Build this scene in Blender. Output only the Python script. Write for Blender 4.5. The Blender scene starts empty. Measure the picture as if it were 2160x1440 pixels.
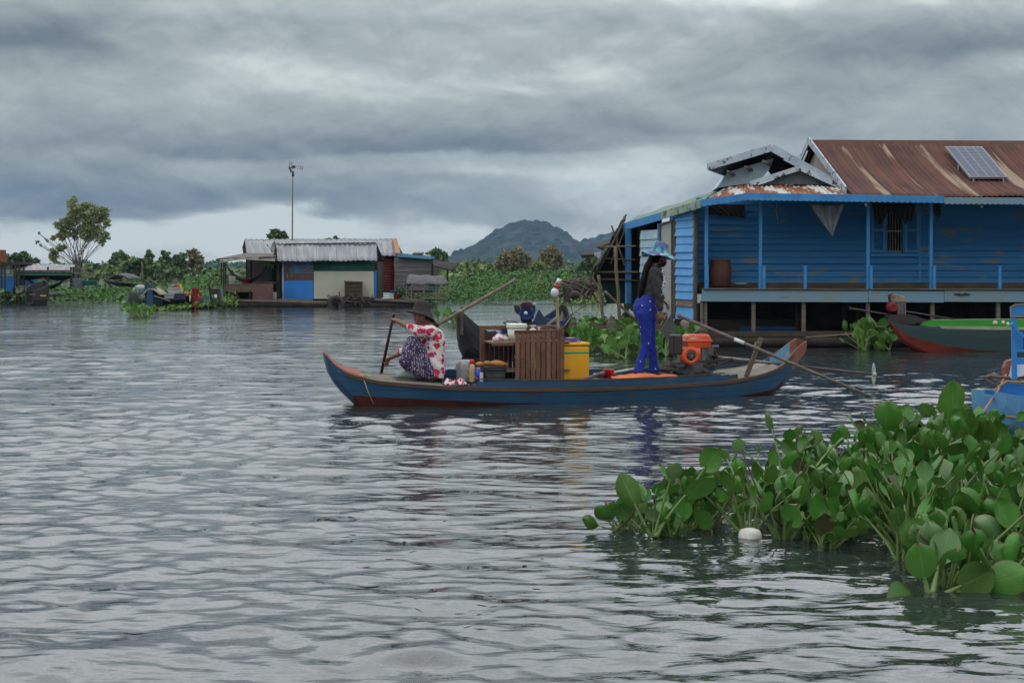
import bpy, bmesh, math, random
import numpy as np
from mathutils import Vector, Matrix
random.seed(7); RNG = np.random.default_rng(7)
S = bpy.context.scene
COL = S.collection
R = math.radians
# ------------------------------------------------------------------ camera
CH, FPX, CX, HZ = 1.56, 3000.0, 1080.0, 562.0
cam = bpy.data.objects.new('camera', bpy.data.cameras.new('camera')); COL.objects.link(cam)
cam.location = (0, 0, CH); cam.rotation_euler = (R(90), 0, 0)
cam.data.sensor_width = 36; cam.data.lens = 36 * FPX / 2160
cam.data.shift_y = -(720 - HZ) / 2160
cam.data.clip_start = 0.1; cam.data.clip_end = 12000
S.camera = cam
S.view_settings.view_transform = 'Standard'; S.view_settings.look = 'None'
S.view_settings.gamma = 1; S.view_settings.use_curve_mapping = False
S.view_settings.exposure = 0.0
# ------------------------------------------------------------------ node helper
class NT:
    def __init__(s, tree): s.t = tree; s.n = tree.nodes; s.l = tree.links
    def node(s, typ, **kw):
        n = s.n.new(typ)
        for k, v in kw.items():
            if k == 'inp':
                for a, b in v.items(): s.put(n.inputs[a], b)
            else: setattr(n, k, v)
        return n
    def put(s, sock, v):
        if hasattr(v, 'is_output'): s.l.new(v, sock)
        elif hasattr(v, 'outputs'): s.l.new(v.outputs[0], sock)
        else: sock.default_value = v
    def m(s, op, a, b=0.0, c=0.0, clamp=False):
        n = s.n.new('ShaderNodeMath'); n.operation = op; n.use_clamp = clamp
        s.put(n.inputs[0], a); s.put(n.inputs[1], b); s.put(n.inputs[2], c)
        return n.outputs[0]
    def vm(s, op, a, b=(0, 0, 0)):
        n = s.n.new('ShaderNodeVectorMath'); n.operation = op
        s.put(n.inputs[0], a); s.put(n.inputs[1], b); return n.outputs[0]
    def noise(s, vec, scale=5, detail=4, rough=.55, dist=0, w=None):
        n = s.n.new('ShaderNodeTexNoise'); s.put(n.inputs['Vector'], vec)
        n.inputs['Scale'].default_value = scale; n.inputs['Detail'].default_value = detail
        n.inputs['Roughness'].default_value = rough; n.inputs['Distortion'].default_value = dist
        return n.outputs[0]
    def ramp(s, fac, stops, interp='LINEAR'):
        n = s.n.new('ShaderNodeValToRGB'); s.put(n.inputs[0], fac)
        cr = n.color_ramp; cr.interpolation = interp
        while len(cr.elements) < len(stops): cr.elements.new(0.5)
        for e, (p, c) in zip(cr.elements, stops):
            e.position = p; e.color = (c[0], c[1], c[2], 1) if hasattr(c, '__len__') else (c, c, c, 1)
        return n.outputs[0]
    def mix(s, f, a, b, mode='MIX'):
        n = s.n.new('ShaderNodeMix'); n.data_type = 'RGBA'; n.blend_type = mode
        s.put(n.inputs[0], f)
        for i, v in ((6, a), (7, b)):
            if hasattr(v, '__len__') and len(v) == 3: v = (*v, 1)
            s.put(n.inputs[i], v)
        return n.outputs[2]
    def sstep(s, x, a, b):
        n = s.n.new('ShaderNodeMapRange'); n.interpolation_type = 'SMOOTHSTEP'; s.put(n.inputs[0], x)
        n.inputs[1].default_value = a; n.inputs[2].default_value = b; return n.outputs[0]
# ------------------------------------------------------------------ world: overcast monsoon sky
SUN_EL, SUN_AZ = R(52), R(-40)          # azimuth from +Y, negative = to the left
w = bpy.data.worlds.new('World'); S.world = w; w.use_nodes = True
T = NT(w.node_tree); w.node_tree.nodes.clear()
out = T.node('ShaderNodeOutputWorld'); bg = T.node('ShaderNodeBackground')
T.l.new(bg.outputs[0], out.inputs[0]); bg.inputs[1].default_value = 0.1
sky = T.node('ShaderNodeTexSky'); sky.sky_type = 'NISHITA'; sky.sun_disc = False
sky.sun_elevation = SUN_EL; sky.sun_rotation = SUN_AZ; sky.altitude = 10
tc = T.node('ShaderNodeTexCoord'); d = T.vm('NORMALIZE', tc.outputs['Generated'])
sp = T.node('ShaderNodeSeparateXYZ'); T.l.new(d, sp.inputs[0])
dx, dy, dz = sp.outputs
az = T.m('ARCTAN2', dx, dy); el = T.m('ABSOLUTE', dz)
def aniso(sx, sz, off=(0, 0, 0)):
    return T.vm('ADD', T.vm('MULTIPLY', d, (sx, sx, sz)), off)
warp = T.noise(aniso(7, 16, (3, 1, 0)), 1, 3, .5)
warp2 = T.noise(aniso(24, 44, (5, 1, 0)), 1, 5, .6)
wo = T.m('ADD', T.m('MULTIPLY', T.m('SUBTRACT', warp, .5), .075), T.m('MULTIPLY', T.m('SUBTRACT', warp2, .5), .030))
elw = T.m('ADD', el, wo)
wa = T.m('ADD', az, T.m('MULTIPLY', wo, 2.2))
n1 = T.noise(T.vm('ADD', T.vm('MULTIPLY', d, (5, 5, 11)), (1.3, 2.2, 7)), 1, 6, .5, .6)
n2 = T.noise(T.vm('ADD', T.vm('MULTIPLY', d, (18, 18, 36)), (4.3, 0.2, 3)), 1, 7, .58, .4)
bright = T.ramp(T.m('MULTIPLY', elw, 2.5),
    [(0.0, .92), (.05, .90), (.085, .80), (.12, .66), (.16, .62), (.22, .64), (.28, .67), (.33, .68), (.38, .68), (.45, .68), (.6, .75), (1, .9)])
els = T.m('ADD', el, T.m('MULTIPLY', wo, .45))
def blob(u, v, su, sup, sdn, amp):
    a0 = (u - CX) / FPX; e0 = (HZ - v) / FPX; y = T.m('SUBTRACT', els, e0)
    ys = T.m('ADD', T.m('MULTIPLY', T.m('MAXIMUM', y, 0), FPX / sup), T.m('MULTIPLY', T.m('MINIMUM', y, 0), FPX / sdn))
    q = T.m('ADD', T.m('POWER', T.m('ABSOLUTE', T.m('MULTIPLY', T.m('SUBTRACT', wa, a0), FPX / su)), 2), T.m('MULTIPLY', ys, ys))
    return T.m('MULTIPLY', T.m('EXPONENT', T.m('MULTIPLY', q, -1)), amp * (1.45 if amp < 0 else 1.2))
acc = bright
for b in [(100, 462, 430, 110, 10, -.36), (480, 440, 260, 60, 12, -.16), (980, 318, 340, 48, 9, -.30), (380, 310, 360, 60, 20, -.20), (770, 458, 270, 60, 14, -.18), (1180, 466, 170, 30, 8, -.14),
          (120, 120, 200, 75, 45, -.30), (2000, 120, 240, 60, 28, -.28), (1130, 60, 260, 40, 26, -.12), (1500, 292, 260, 32, 12, -.10), (1700, 210, 300, 40, 16, -.08),
          (545, 446, 70, 18, 26, .42), (430, 468, 70, 14, 16, .30), (630, 478, 80, 14, 16, .22), (990, 492, 120, 14, 14, .14), (150, 525, 420, 40, 40, .12), (640, 190, 330, 60, 60, .12), (1330, 395, 220, 80, 80, .20), (1150, 180, 150, 42, 40, .12), (1800, 2, 350, 60, 26, .26), (450, 130, 200, 42, 30, .14), (1000, 365, 420, 16, 12, .14)]:
    acc = T.m('ADD', acc, blob(*b))
up1 = T.vm('ADD', d, (0, 0, .014)); n1u = T.noise(T.vm('ADD', T.vm('MULTIPLY', up1, (5, 5, 11)), (1.3, 2.2, 7)), 1, 6, .5, .6)
n2u = T.noise(T.vm('ADD', T.vm('MULTIPLY', T.vm('ADD', d, (.002, 0, .006)), (18, 18, 36)), (4.3, 0.2, 3)), 1, 7, .58, .4)
n3 = T.noise(T.vm('ADD', T.vm('MULTIPLY', d, (3.2, 3.2, 9)), (8.3, 5.2, 1)), 1, 3, .5, .3)
acc = T.m('ADD', acc, T.m('MULTIPLY', T.m('SUBTRACT', n3, .5), .30))
acc = T.m('ADD', acc, T.m('MULTIPLY', T.m('SUBTRACT', n1, .5), .50))
acc = T.m('ADD', acc, T.m('MULTIPLY', T.m('SUBTRACT', n1, n1u), .55))
acc = T.m('ADD', acc, T.m('MULTIPLY', T.m('SUBTRACT', n2, n2u), .38))
acc = T.m('ADD', acc, T.m('MULTIPLY', T.m('SUBTRACT', n2, .5), .32), clamp=True)
cloud = T.ramp(acc, [(0, (.108, .140, .168)), (.22, (.163, .200, .225)), (.5, (.285, .325, .332)), (.75, (.43, .480, .470)), (1, (.68, .735, .71))])
hi = T.node('ShaderNodeMapRange', inp={0: el, 1: .15, 2: .36, 3: 1.0, 4: 2.6})
cloud = T.vm('MULTIPLY', cloud, (10, 10, 10))
n = T.n.new('ShaderNodeVectorMath'); n.operation = 'SCALE'; T.l.new(cloud, n.inputs[0]); T.l.new(hi.outputs[0], n.inputs['Scale'])
tint = T.mix(T.sstep(el, .16, .34), (1, 1, 1), (1.03, .985, 1.05))
T.l.new(T.mix(.95, sky.outputs[0], T.vm('MULTIPLY', n.outputs[0], tint)), bg.inputs[0])
# ------------------------------------------------------------------ sun (soft, behind cloud)
sl = bpy.data.lights.new('sun', 'SUN'); sl.energy = 0.5; sl.angle = R(25); sl.color = (1, .96, .9)
so = bpy.data.objects.new('sun', sl); COL.objects.link(so)
sd = Vector((math.sin(SUN_AZ) * math.cos(SUN_EL), -abs(math.cos(SUN_AZ)) * math.cos(SUN_EL) * 0.35, math.sin(SUN_EL)))
sky.sun_rotation = math.atan2(sd.x, sd.y); sky.sun_elevation = math.asin(sd.normalized().z)
so.rotation_euler = sd.to_track_quat('Z', 'Y').to_euler()
# ------------------------------------------------------------------ placement helpers
def W(u, v, Y):                       # point seen at picture column u, row v, Y metres away
    return Vector(((u - CX) / FPX * Y, Y, CH - (v - HZ) / FPX * Y))
def ZV(v, Y): return CH - (v - HZ) / FPX * Y
def XU(u, Y): return (u - CX) / FPX * Y
class Frame:                          # vertical frame along a boat or a wall
    def __init__(s, ua, Ya, ub, Yb):
        s.o = Vector((XU(ua, Ya), Ya, 0)); e = Vector((XU(ub, Yb), Yb, 0)) - s.o
        s.L = e.length; s.a = e.normalized(); s.b = Vector((-s.a.y, s.a.x, 0))
    def s_of(s, u, w=0):
        k = (u - CX) / FPX
        return (k * (s.o.y + s.b.y * w) - s.o.x - s.b.x * w) / (s.a.x - k * s.a.y)
    def at(s, t, w, z): p = s.o + s.a * t + s.b * w; return Vector((p.x, p.y, z))
    def J(s, u, v, w=0):
        p = s.o + s.a * s.s_of(u, w) + s.b * w
        return Vector((p.x, p.y, ZV(v, p.y)))
# ------------------------------------------------------------------ objects
def tag(o, label=None, cat=None, group=None, kind=None):
    if label: o['label'] = label
    if cat: o['category'] = cat
    if group: o['group'] = group
    if kind: o['kind'] = kind
    return o
def thing(name, loc, label, cat, group=None):
    o = bpy.data.objects.new(name, None); COL.objects.link(o); o.location = loc
    o.empty_display_size = .1
    return tag(o, label, cat, group)
def copy_tree(o, parent=None):
    c = o.copy(); COL.objects.link(c); c.parent = parent
    for ch in list(o.children): copy_tree(ch, c)
    return c
def wloc(o):
    v = Vector((0, 0, 0))
    while o: v += Vector(o.location); o = o.parent
    return v
def link_mesh(name, me, mats, parent=None, org=None, smooth=False):
    base = wloc(parent) if parent else (Vector(org) if org is not None else Vector((0, 0, 0)))
    if base.length > 0: me.transform(Matrix.Translation(-base))
    o = bpy.data.objects.new(name, me); COL.objects.link(o)
    if parent: o.parent = parent
    else: o.location = base
    for m in (mats if isinstance(mats, (list, tuple)) else [mats]): me.materials.append(m)
    if smooth: me.polygons.foreach_set('use_smooth', [True] * len(me.polygons))
    return o
def orth(d):
    d = d.normalized(); up = Vector((0, 0, 1)) if abs(d.z) < .9 else Vector((1, 0, 0))
    a = d.cross(up).normalized(); return a, d.cross(a).normalized()
class MB:
    def __init__(s): s.v = []; s.f = []; s.mi = []; s.uv = {}
    def add(s, vs, fs, mi=0):
        k = len(s.v); s.v += [tuple(x) for x in vs]
        s.f += [tuple(i + k for i in f) for f in fs]; s.mi += [mi] * len(fs); return s
    def box(s, c, size, ax=None, mi=0):      # centre, size, optional axes
        c = Vector(c); ax = ax or (Vector((1, 0, 0)), Vector((0, 1, 0)), Vector((0, 0, 1)))
        h = [x / 2 for x in size]; vs = []
        for z in (-1, 1):
            for y in (-1, 1):
                for x in (-1, 1): vs.append(c + ax[0] * x * h[0] + ax[1] * y * h[1] + ax[2] * z * h[2])
        return s.add(vs, [(0, 2, 3, 1), (4, 5, 7, 6), (0, 1, 5, 4), (2, 6, 7, 3), (0, 4, 6, 2), (1, 3, 7, 5)], mi)
    def bx(s, u0, v0, u1, v1, Y, dep=.05, mi=0):   # box whose front face covers these picture bounds at Y
        x0, x1 = sorted((XU(u0, Y), XU(u1, Y))); z0, z1 = sorted((ZV(v0, Y), ZV(v1, Y)))
        return s.box(((x0 + x1) / 2, Y + dep / 2, (z0 + z1) / 2), (x1 - x0, dep, z1 - z0), None, mi)
    def bar(s, p, q, wd, th, side=None, mi=0):     # plank from p to q; wd in 'side' direction
        p, q = Vector(p), Vector(q); d = q - p
        if side is None: a, b = orth(d)
        else:
            a = Vector(side); a = (a - d.normalized() * a.dot(d.normalized())).normalized(); b = d.normalized().cross(a)
        return s.box((p + q) / 2, (d.length, wd, th), (d.normalized(), a, b), mi)
    def tube(s, pts, r, n=8, mi=0, cap=True, rb=None):
        pts = [Vector(p) for p in pts]; m = len(pts)
        rs = r if hasattr(r, '__len__') else [r] * m
        vs = []; a = None
        for i, p in enumerate(pts):
            d = (pts[min(i + 1, m - 1)] - pts[max(i - 1, 0)]).normalized()
            if a is None: a, b = orth(d)
            else: a = (a - d * a.dot(d)).normalized(); b = d.cross(a)
            for k in range(n):
                t = 2 * math.pi * k / n; vs.append(p + (a * math.cos(t) + b * math.sin(t) * (rb or 1)) * rs[i])
        fs = [(i * n + k, i * n + (k + 1) % n, (i + 1) * n + (k + 1) % n, (i + 1) * n + k) for i in range(m - 1) for k in range(n)]
        if cap: fs += [tuple(range(n))[::-1], tuple((m - 1) * n + k for k in range(n))]
        return s.add(vs, fs, mi)
    def lathe(s, prof, o, ax=(0, 0, 1), n=20, mi=0, closed=False):   # prof [(r, h)]
        o = Vector(o); ax = Vector(ax).normalized(); a, b = orth(ax); vs = []
        for r, h in prof:
            for k in range(n):
                t = 2 * math.pi * k / n; vs.append(o + ax * h + (a * math.cos(t) + b * math.sin(t)) * max(r, 1e-4))
        m = len(prof)
        fs = [(i * n + k, i * n + (k + 1) % n, (i + 1) * n + (k + 1) % n, (i + 1) * n + k) for i in range(m - 1) for k in range(n)]
        return s.add(vs, fs, mi)
    def ell(s, c, rad, ax=None, nu=12, nv=8, mi=0):
        c = Vector(c); ax = ax or (Vector((1, 0, 0)), Vector((0, 1, 0)), Vector((0, 0, 1))); vs = []
        for j in range(nv + 1):
            ph = math.pi * j / nv - math.pi / 2
            cr = max(math.cos(ph), 1e-3)
            for k in range(nu):
                t = 2 * math.pi * k / nu
                vs.append(c + ax[0] * rad[0] * cr * math.cos(t) + ax[1] * rad[1] * cr * math.sin(t) + ax[2] * rad[2] * math.sin(ph))
        fs = [(j * nu + k, j * nu + (k + 1) % nu, (j + 1) * nu + (k + 1) % nu, (j + 1) * nu + k) for j in range(nv) for k in range(nu)]
        fs += [tuple(range(nu))[::-1], tuple(nv * nu + k for k in range(nu))]
        return s.add(vs, fs, mi)
    def caps(s, p, q, r0, r1, n=12, mi=0):     # tapered capsule
        p, q = Vector(p), Vector(q); d = (q - p)
        if d.length < 1e-5: return s.ell(p, (r0,) * 3)
        u = d.normalized(); pts = []; rs = []
        for k in range(4):
            t = R(90 - k * 30 - .5) if k == 0 else R(90 - k * 30); pts.append(p - u * r0 * math.sin(t)); rs.append(max(r0 * math.cos(t), 1e-3))
        for k in range(4):
            t = R(k * 30) if k < 3 else R(89.5); pts.append(q + u * r1 * math.sin(t)); rs.append(max(r1 * math.cos(t), 1e-3))
        return s.tube(pts, rs, n, mi)
    def loft(s, rings, mi=0, n=16):          # rings: (centre, axisA*ra, axisB*rb) closed solid
        vs = []
        for c, A, B in rings:
            for k in range(n):
                t = 2 * math.pi * k / n; vs.append(Vector(c) + Vector(A) * math.cos(t) + Vector(B) * math.sin(t))
        m = len(rings)
        fs = [(i * n + k, i * n + (k + 1) % n, (i + 1) * n + (k + 1) % n, (i + 1) * n + k) for i in range(m - 1) for k in range(n)]
        fs += [tuple(range(n))[::-1], tuple((m - 1) * n + k for k in range(n))]
        return s.add(vs, fs, mi)
    def poly(s, pts, thick, mi=0):           # planar polygon extruded by vector thick
        n = len(pts); t = Vector(thick); a = [Vector(p) for p in pts]
        return s.add(a + [p + t for p in a], [tuple(range(n))[::-1], tuple(range(n, 2 * n))] + [(i, (i + 1) % n, n + (i + 1) % n, n + i) for i in range(n)], mi)
    def ppoly(s, uv, Y, dep, mi=0): return s.poly([W(u, v, Y) for u, v in uv], (0, dep, 0), mi)
    def grid(s, fn, nu, nv, mi=0):
        vs = [fn(i / nu, j / nv) for j in range(nv + 1) for i in range(nu + 1)]; k0 = len(s.v)
        for j in range(nv + 1):
            for i in range(nu + 1): s.uv[k0 + j * (nu + 1) + i] = (i / nu, j / nv)
        return s.add(vs, [(j * (nu + 1) + i, j * (nu + 1) + i + 1, (j + 1) * (nu + 1) + i + 1, (j + 1) * (nu + 1) + i) for j in range(nv) for i in range(nu)], mi)
    def build(s, name, mats, parent=None, org='auto', smooth=False, bevel=0, solid=0, fix=True, sub=0):
        me = bpy.data.meshes.new(name); me.from_pydata(s.v, [], s.f); me.polygons.foreach_set('material_index', s.mi)
        if s.uv and not fix:
            lay = me.uv_layers.new(name='UVMap'); li = np.empty(len(me.loops), dtype=np.int32); me.loops.foreach_get('vertex_index', li)
            tab = np.full((len(s.v), 2), .5); ks = list(s.uv); tab[ks] = [s.uv[k] for k in ks]; lay.data.foreach_set('uv', tab[li].ravel())
        if fix:
            bm = bmesh.new(); bm.from_mesh(me); bmesh.ops.recalc_face_normals(bm, faces=bm.faces); bm.to_mesh(me); bm.free()
        if parent is None and isinstance(org, str):
            a = np.array(s.v); org = Vector(((a[:, 0].min() + a[:, 0].max()) / 2, (a[:, 1].min() + a[:, 1].max()) / 2, a[:, 2].min()))
        o = link_mesh(name, me, mats, parent, org, smooth)
        if solid: m = o.modifiers.new('s', 'SOLIDIFY'); m.thickness = solid; m.offset = 0
        if bevel: m = o.modifiers.new('b', 'BEVEL'); m.width = bevel; m.segments = 2; m.limit_method = 'ANGLE'
        if sub: m = o.modifiers.new('u', 'SUBSURF'); m.levels = sub; m.render_levels = sub
        return o
def fuse(mb, name, mats, parent, voxel=.006, smooth=2, disp=None):   # weld overlapping solids into one continuous skin
    me = bpy.data.meshes.new(name); me.from_pydata(mb.v, [], mb.f)
    bm = bmesh.new(); bm.from_mesh(me); bmesh.ops.recalc_face_normals(bm, faces=bm.faces); bm.to_mesh(me); bm.free()
    tmp = bpy.data.objects.new('tmp', me); COL.objects.link(tmp)
    m = tmp.modifiers.new('r', 'REMESH'); m.mode = 'VOXEL'; m.voxel_size = voxel; m.use_smooth_shade = True
    if smooth: q = tmp.modifiers.new('s', 'SMOOTH'); q.iterations = smooth; q.factor = .5
    dg = bpy.context.evaluated_depsgraph_get(); me2 = bpy.data.meshes.new_from_object(tmp.evaluated_get(dg))
    me2.materials.clear()
    bpy.data.objects.remove(tmp); me2.name = name
    if disp:
        n = len(me2.vertices); co = np.empty(n * 3); me2.vertices.foreach_get('co', co); co = co.reshape(-1, 3)
        co = disp(co); me2.vertices.foreach_set('co', co.ravel()); me2.update()
    return link_mesh(name, me2, mats, parent, None, True)
def quads(P, U, V):       # P,U,V arrays (n,3): leaf cards around P spanned by U,V -> mesh
    n = len(P); co = np.empty((n, 4, 3)); co[:, 0] = P - U - V * .3; co[:, 1] = P + U * .1 - V; co[:, 2] = P + U + V * .2; co[:, 3] = P - U * .1 + V
    me = bpy.data.meshes.new('leaves'); me.vertices.add(4 * n); me.vertices.foreach_set('co', co.ravel())
    me.loops.add(4 * n); me.loops.foreach_set('vertex_index', np.arange(4 * n, dtype=np.int32))
    me.polygons.add(n); me.polygons.foreach_set('loop_start', np.arange(0, 4 * n, 4, dtype=np.int32))
    me.update(calc_edges=True); return me
def rand_dirs(n, flat=1.0):
    a = RNG.normal(size=(n, 3)); a[:, 2] *= flat; return a / np.linalg.norm(a, axis=1, keepdims=True)
def leafcards(P, size, up=0.0):
    n = len(P); N = rand_dirs(n); N[:, 2] += up; N /= np.linalg.norm(N, axis=1, keepdims=True)
    t = rand_dirs(n); U = np.cross(N, t); U /= np.linalg.norm(U, axis=1, keepdims=True); V = np.cross(N, U)
    s = (size * RNG.uniform(.6, 1.3, n))[:, None]
    return quads(P, U * s, V * s * .6)
# ------------------------------------------------------------------ materials
MT = {}
def M(name, c, c2=None, rough=.7, sc=4, amt=1.0, bump=0.0, bsc=60, metal=0, spec=.25, st=(1, 1, 1), wear=None, wlo=.55, whi=.62, wsc=6, wst=(1, 1, 1), island=0, trans=None, coat=0, extra=None):
    if name in MT: return MT[name]
    m = bpy.data.materials.new(name); m.use_nodes = True; t = NT(m.node_tree)
    p = m.node_tree.nodes['Principled BSDF']; o = m.node_tree.nodes['Material Output']
    tcn = t.node('ShaderNodeTexCoord').outputs['Object']; vec = t.vm('MULTIPLY', tcn, st)
    col = (*c, 1)
    if c2:
        nf = t.noise(vec, sc, 5, .6); f = t.sstep(nf, .3, .7)
        col = t.mix(t.m('MULTIPLY', f, amt), c, c2)
    if wear:
        wn = t.noise(t.vm('MULTIPLY', tcn, wst), wsc, 8, .65, .4)
        col = t.mix(t.sstep(wn, wlo, whi), col, wear)
    if island:
        g = t.node('ShaderNodeNewGeometry').outputs['Random Per Island']
        hsv = t.node('ShaderNodeHueSaturation', inp={'Color': col if not isinstance(col, tuple) else col,
            'Value': t.m('ADD', 1 - island / 2, t.m('MULTIPLY', g, island)), 'Hue': t.m('ADD', .5 - island * .03, t.m('MULTIPLY', g, island * .06))})
        col = hsv.outputs[0]
    if extra: col = extra(t, tcn, col)
    t.put(p.inputs['Base Color'], col)
    p.inputs['Roughness'].default_value = rough; p.inputs['Metallic'].default_value = metal
    p.inputs['Specular IOR Level'].default_value = spec; p.inputs['Coat Weight'].default_value = coat
    if bump:
        b = t.node('ShaderNodeBump', inp={'Strength': min(1, bump), 'Distance': .01 * max(1, bump), 'Height': t.noise(vec, bsc, 4, .6)})
        t.l.new(b.outputs[0], p.inputs['Normal'])
    if trans:
        tr = t.node('ShaderNodeBsdfTranslucent'); t.put(tr.inputs[0], col)
        mx = t.node('ShaderNodeMixShader', inp={0: trans}); t.l.new(p.outputs[0], mx.inputs[1]); t.l.new(tr.outputs[0], mx.inputs[2]); t.l.new(mx.outputs[0], o.inputs[0])
    MT[name] = m; return m
# ================================================================== SETTING
# water: one wave-shaped sheet, finer near the camera, and the wide river round it
def build_water():
    cols = np.arange(-520, 2700, 4.6); dv = np.concatenate([np.arange(1120, 560, -1.5), np.arange(560, 240, -1.0), np.arange(240, 60, -.75), np.arange(60, 3.2, -.6)])
    Yr = CH * FPX / dv; nr, nc = len(Yr), len(cols)
    Y = np.repeat(Yr[:, None], nc, 1); X = (cols[None, :] - CX) / FPX * Y
    dy = np.abs(np.gradient(Yr))[:, None]; Z = np.zeros_like(X)
    rg = np.random.default_rng(21)
    groups = [(3.4, .004, 6), (1.7, .0040, 9), (.95, .0044, 14), (.55, .0046, 24), (.33, .0039, 30), (.20, .0023, 30)]
    # slow patches that calm or roughen the ripples
    patch = .85 + .6 * (np.sin(X * .55 + 1.3 * np.sin(Y * .21)) * np.sin(Y * .33 + 1.1 * np.sin(X * .27) + 1)) 
    for lam, amp, k in groups:
        acc = np.zeros_like(X)
        for i in range(k):
            l = lam * rg.uniform(.75, 1.3); th = rg.normal(0, .5 if lam > .4 else .8) + math.pi / 2 + (.15 if i % 3 else -.45)
            kx, ky = 2 * math.pi / l * math.cos(th), 2 * math.pi / l * math.sin(th); ph = rg.uniform(0, 6.28)
            acc += np.sin(kx * X + ky * Y + ph + .4 * np.sin(.7 * kx * Y * .3 + ph))
        att = np.clip(1.5 - 4.2 * dy / lam, 0, 1)
        Z += acc * amp / math.sqrt(k) * 1.25 * att * (patch if lam < 1 else 1)
    co = np.stack([X, Y, Z], -1).reshape(-1, 3)
    idx = np.arange(nr * nc).reshape(nr, nc)
    f = np.stack([idx[:-1, :-1], idx[:-1, 1:], idx[1:, 1:], idx[1:, :-1]], -1).reshape(-1, 4)
    # frame of flat water round the wave sheet: left, right, near, far
    ex = []; n0 = len(co)
    yn, yf = Yr[0], Yr[-1]; a = (cols[0] - CX) / FPX; b = (cols[-1] - CX) / FPX; B = 2800
    pts = [(a * yn, yn), (b * yn, yn), (b * yf, yf), (a * yf, yf), (-B, -B), (B, -B), (B, 2800), (-B, 2800)]
    co = np.concatenate([co, np.array([(x, y, -.004) for x, y in pts])])
    f = np.concatenate([f, n0 + np.array([(4, 5, 1, 0), (5, 6, 2, 1), (6, 7, 3, 2), (7, 4, 0, 3)])]).astype(np.int32)
    me = bpy.data.meshes.new('water'); me.vertices.add(len(co)); me.vertices.foreach_set('co', co.ravel())
    me.loops.add(f.size); me.loops.foreach_set('vertex_index', f.ravel()); me.polygons.add(len(f))
    me.polygons.foreach_set('loop_start', np.arange(0, f.size, 4, dtype=np.int32)); me.update(calc_edges=True)
    m = bpy.data.materials.new('river_water'); m.use_nodes = True; t = NT(m.node_tree); p = m.node_tree.nodes['Principled BSDF']
    p.inputs['Base Color'].default_value = (.020, .025, .026, 1); p.inputs['Roughness'].default_value = .02; p.inputs['IOR'].default_value = 1.9
    p.inputs['Specular IOR Level'].default_value = .62
    tcn = t.node('ShaderNodeTexCoord').outputs['Object']
    h = t.m('ADD', t.noise(t.vm('MULTIPLY', tcn, (.55, 1.25, 1)), 1.9, 3, .5, .3), t.m('MULTIPLY', t.noise(t.vm('MULTIPLY', tcn, (.6, 1.2, 1)), 9, 3, .5), .12))
    bp = t.node('ShaderNodeBump', inp={'Strength': .8, 'Distance': .065, 'Height': h}); t.l.new(bp.outputs[0], p.inputs['Normal'])
    o = link_mesh('water', me, m, None, None, True); tag(o, kind='structure')
build_water()
leaf_far = M('marsh_green', (.075, .135, .03), (.11, .15, .04), .6, .25, island=.7)
leaf_dk = M('dark_foliage', (.06, .115, .04), (.10, .14, .05), .65, .4, island=.7)
leaf_ol = M('olive_foliage', (.21, .27, .09), (.20, .22, .09), .65, .4, island=.6, trans=.25)
leaf_br = M('brown_foliage', (.23, .19, .10), (.14, .16, .07), .7, .4, island=.6, trans=.2)
leaf_md = M('green_foliage', (.06, .11, .03), (.09, .12, .035), .6, .4, island=.7)
bark = M('bark', (.12, .10, .08), (.07, .06, .05), .9, 3, bump=.6)
hill_m = M('forested_hill', (.010, .024, .022), (.017, .033, .026), .9, .02, bump=0)
# far shore ground
def ground_sheet(name, pts, z, mat):
    mb = MB(); mb.add([(x, y, z) for x, y in pts], [tuple(range(len(pts)))])
    mb.build(name, mat, fix=False); o = bpy.context.scene.collection.objects[-1]
    return tag(o, kind='structure')
gm = M('marsh_ground', (.05, .085, .03), (.07, .08, .035), .9, .1)
ground_sheet('far_shore', [(-600, 330), (-60, 300), (60, 210), (130, 205), (600, 280), (2790, 900), (2790, 2790), (-2790, 2790), (-2790, 500)], .05, gm)
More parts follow.
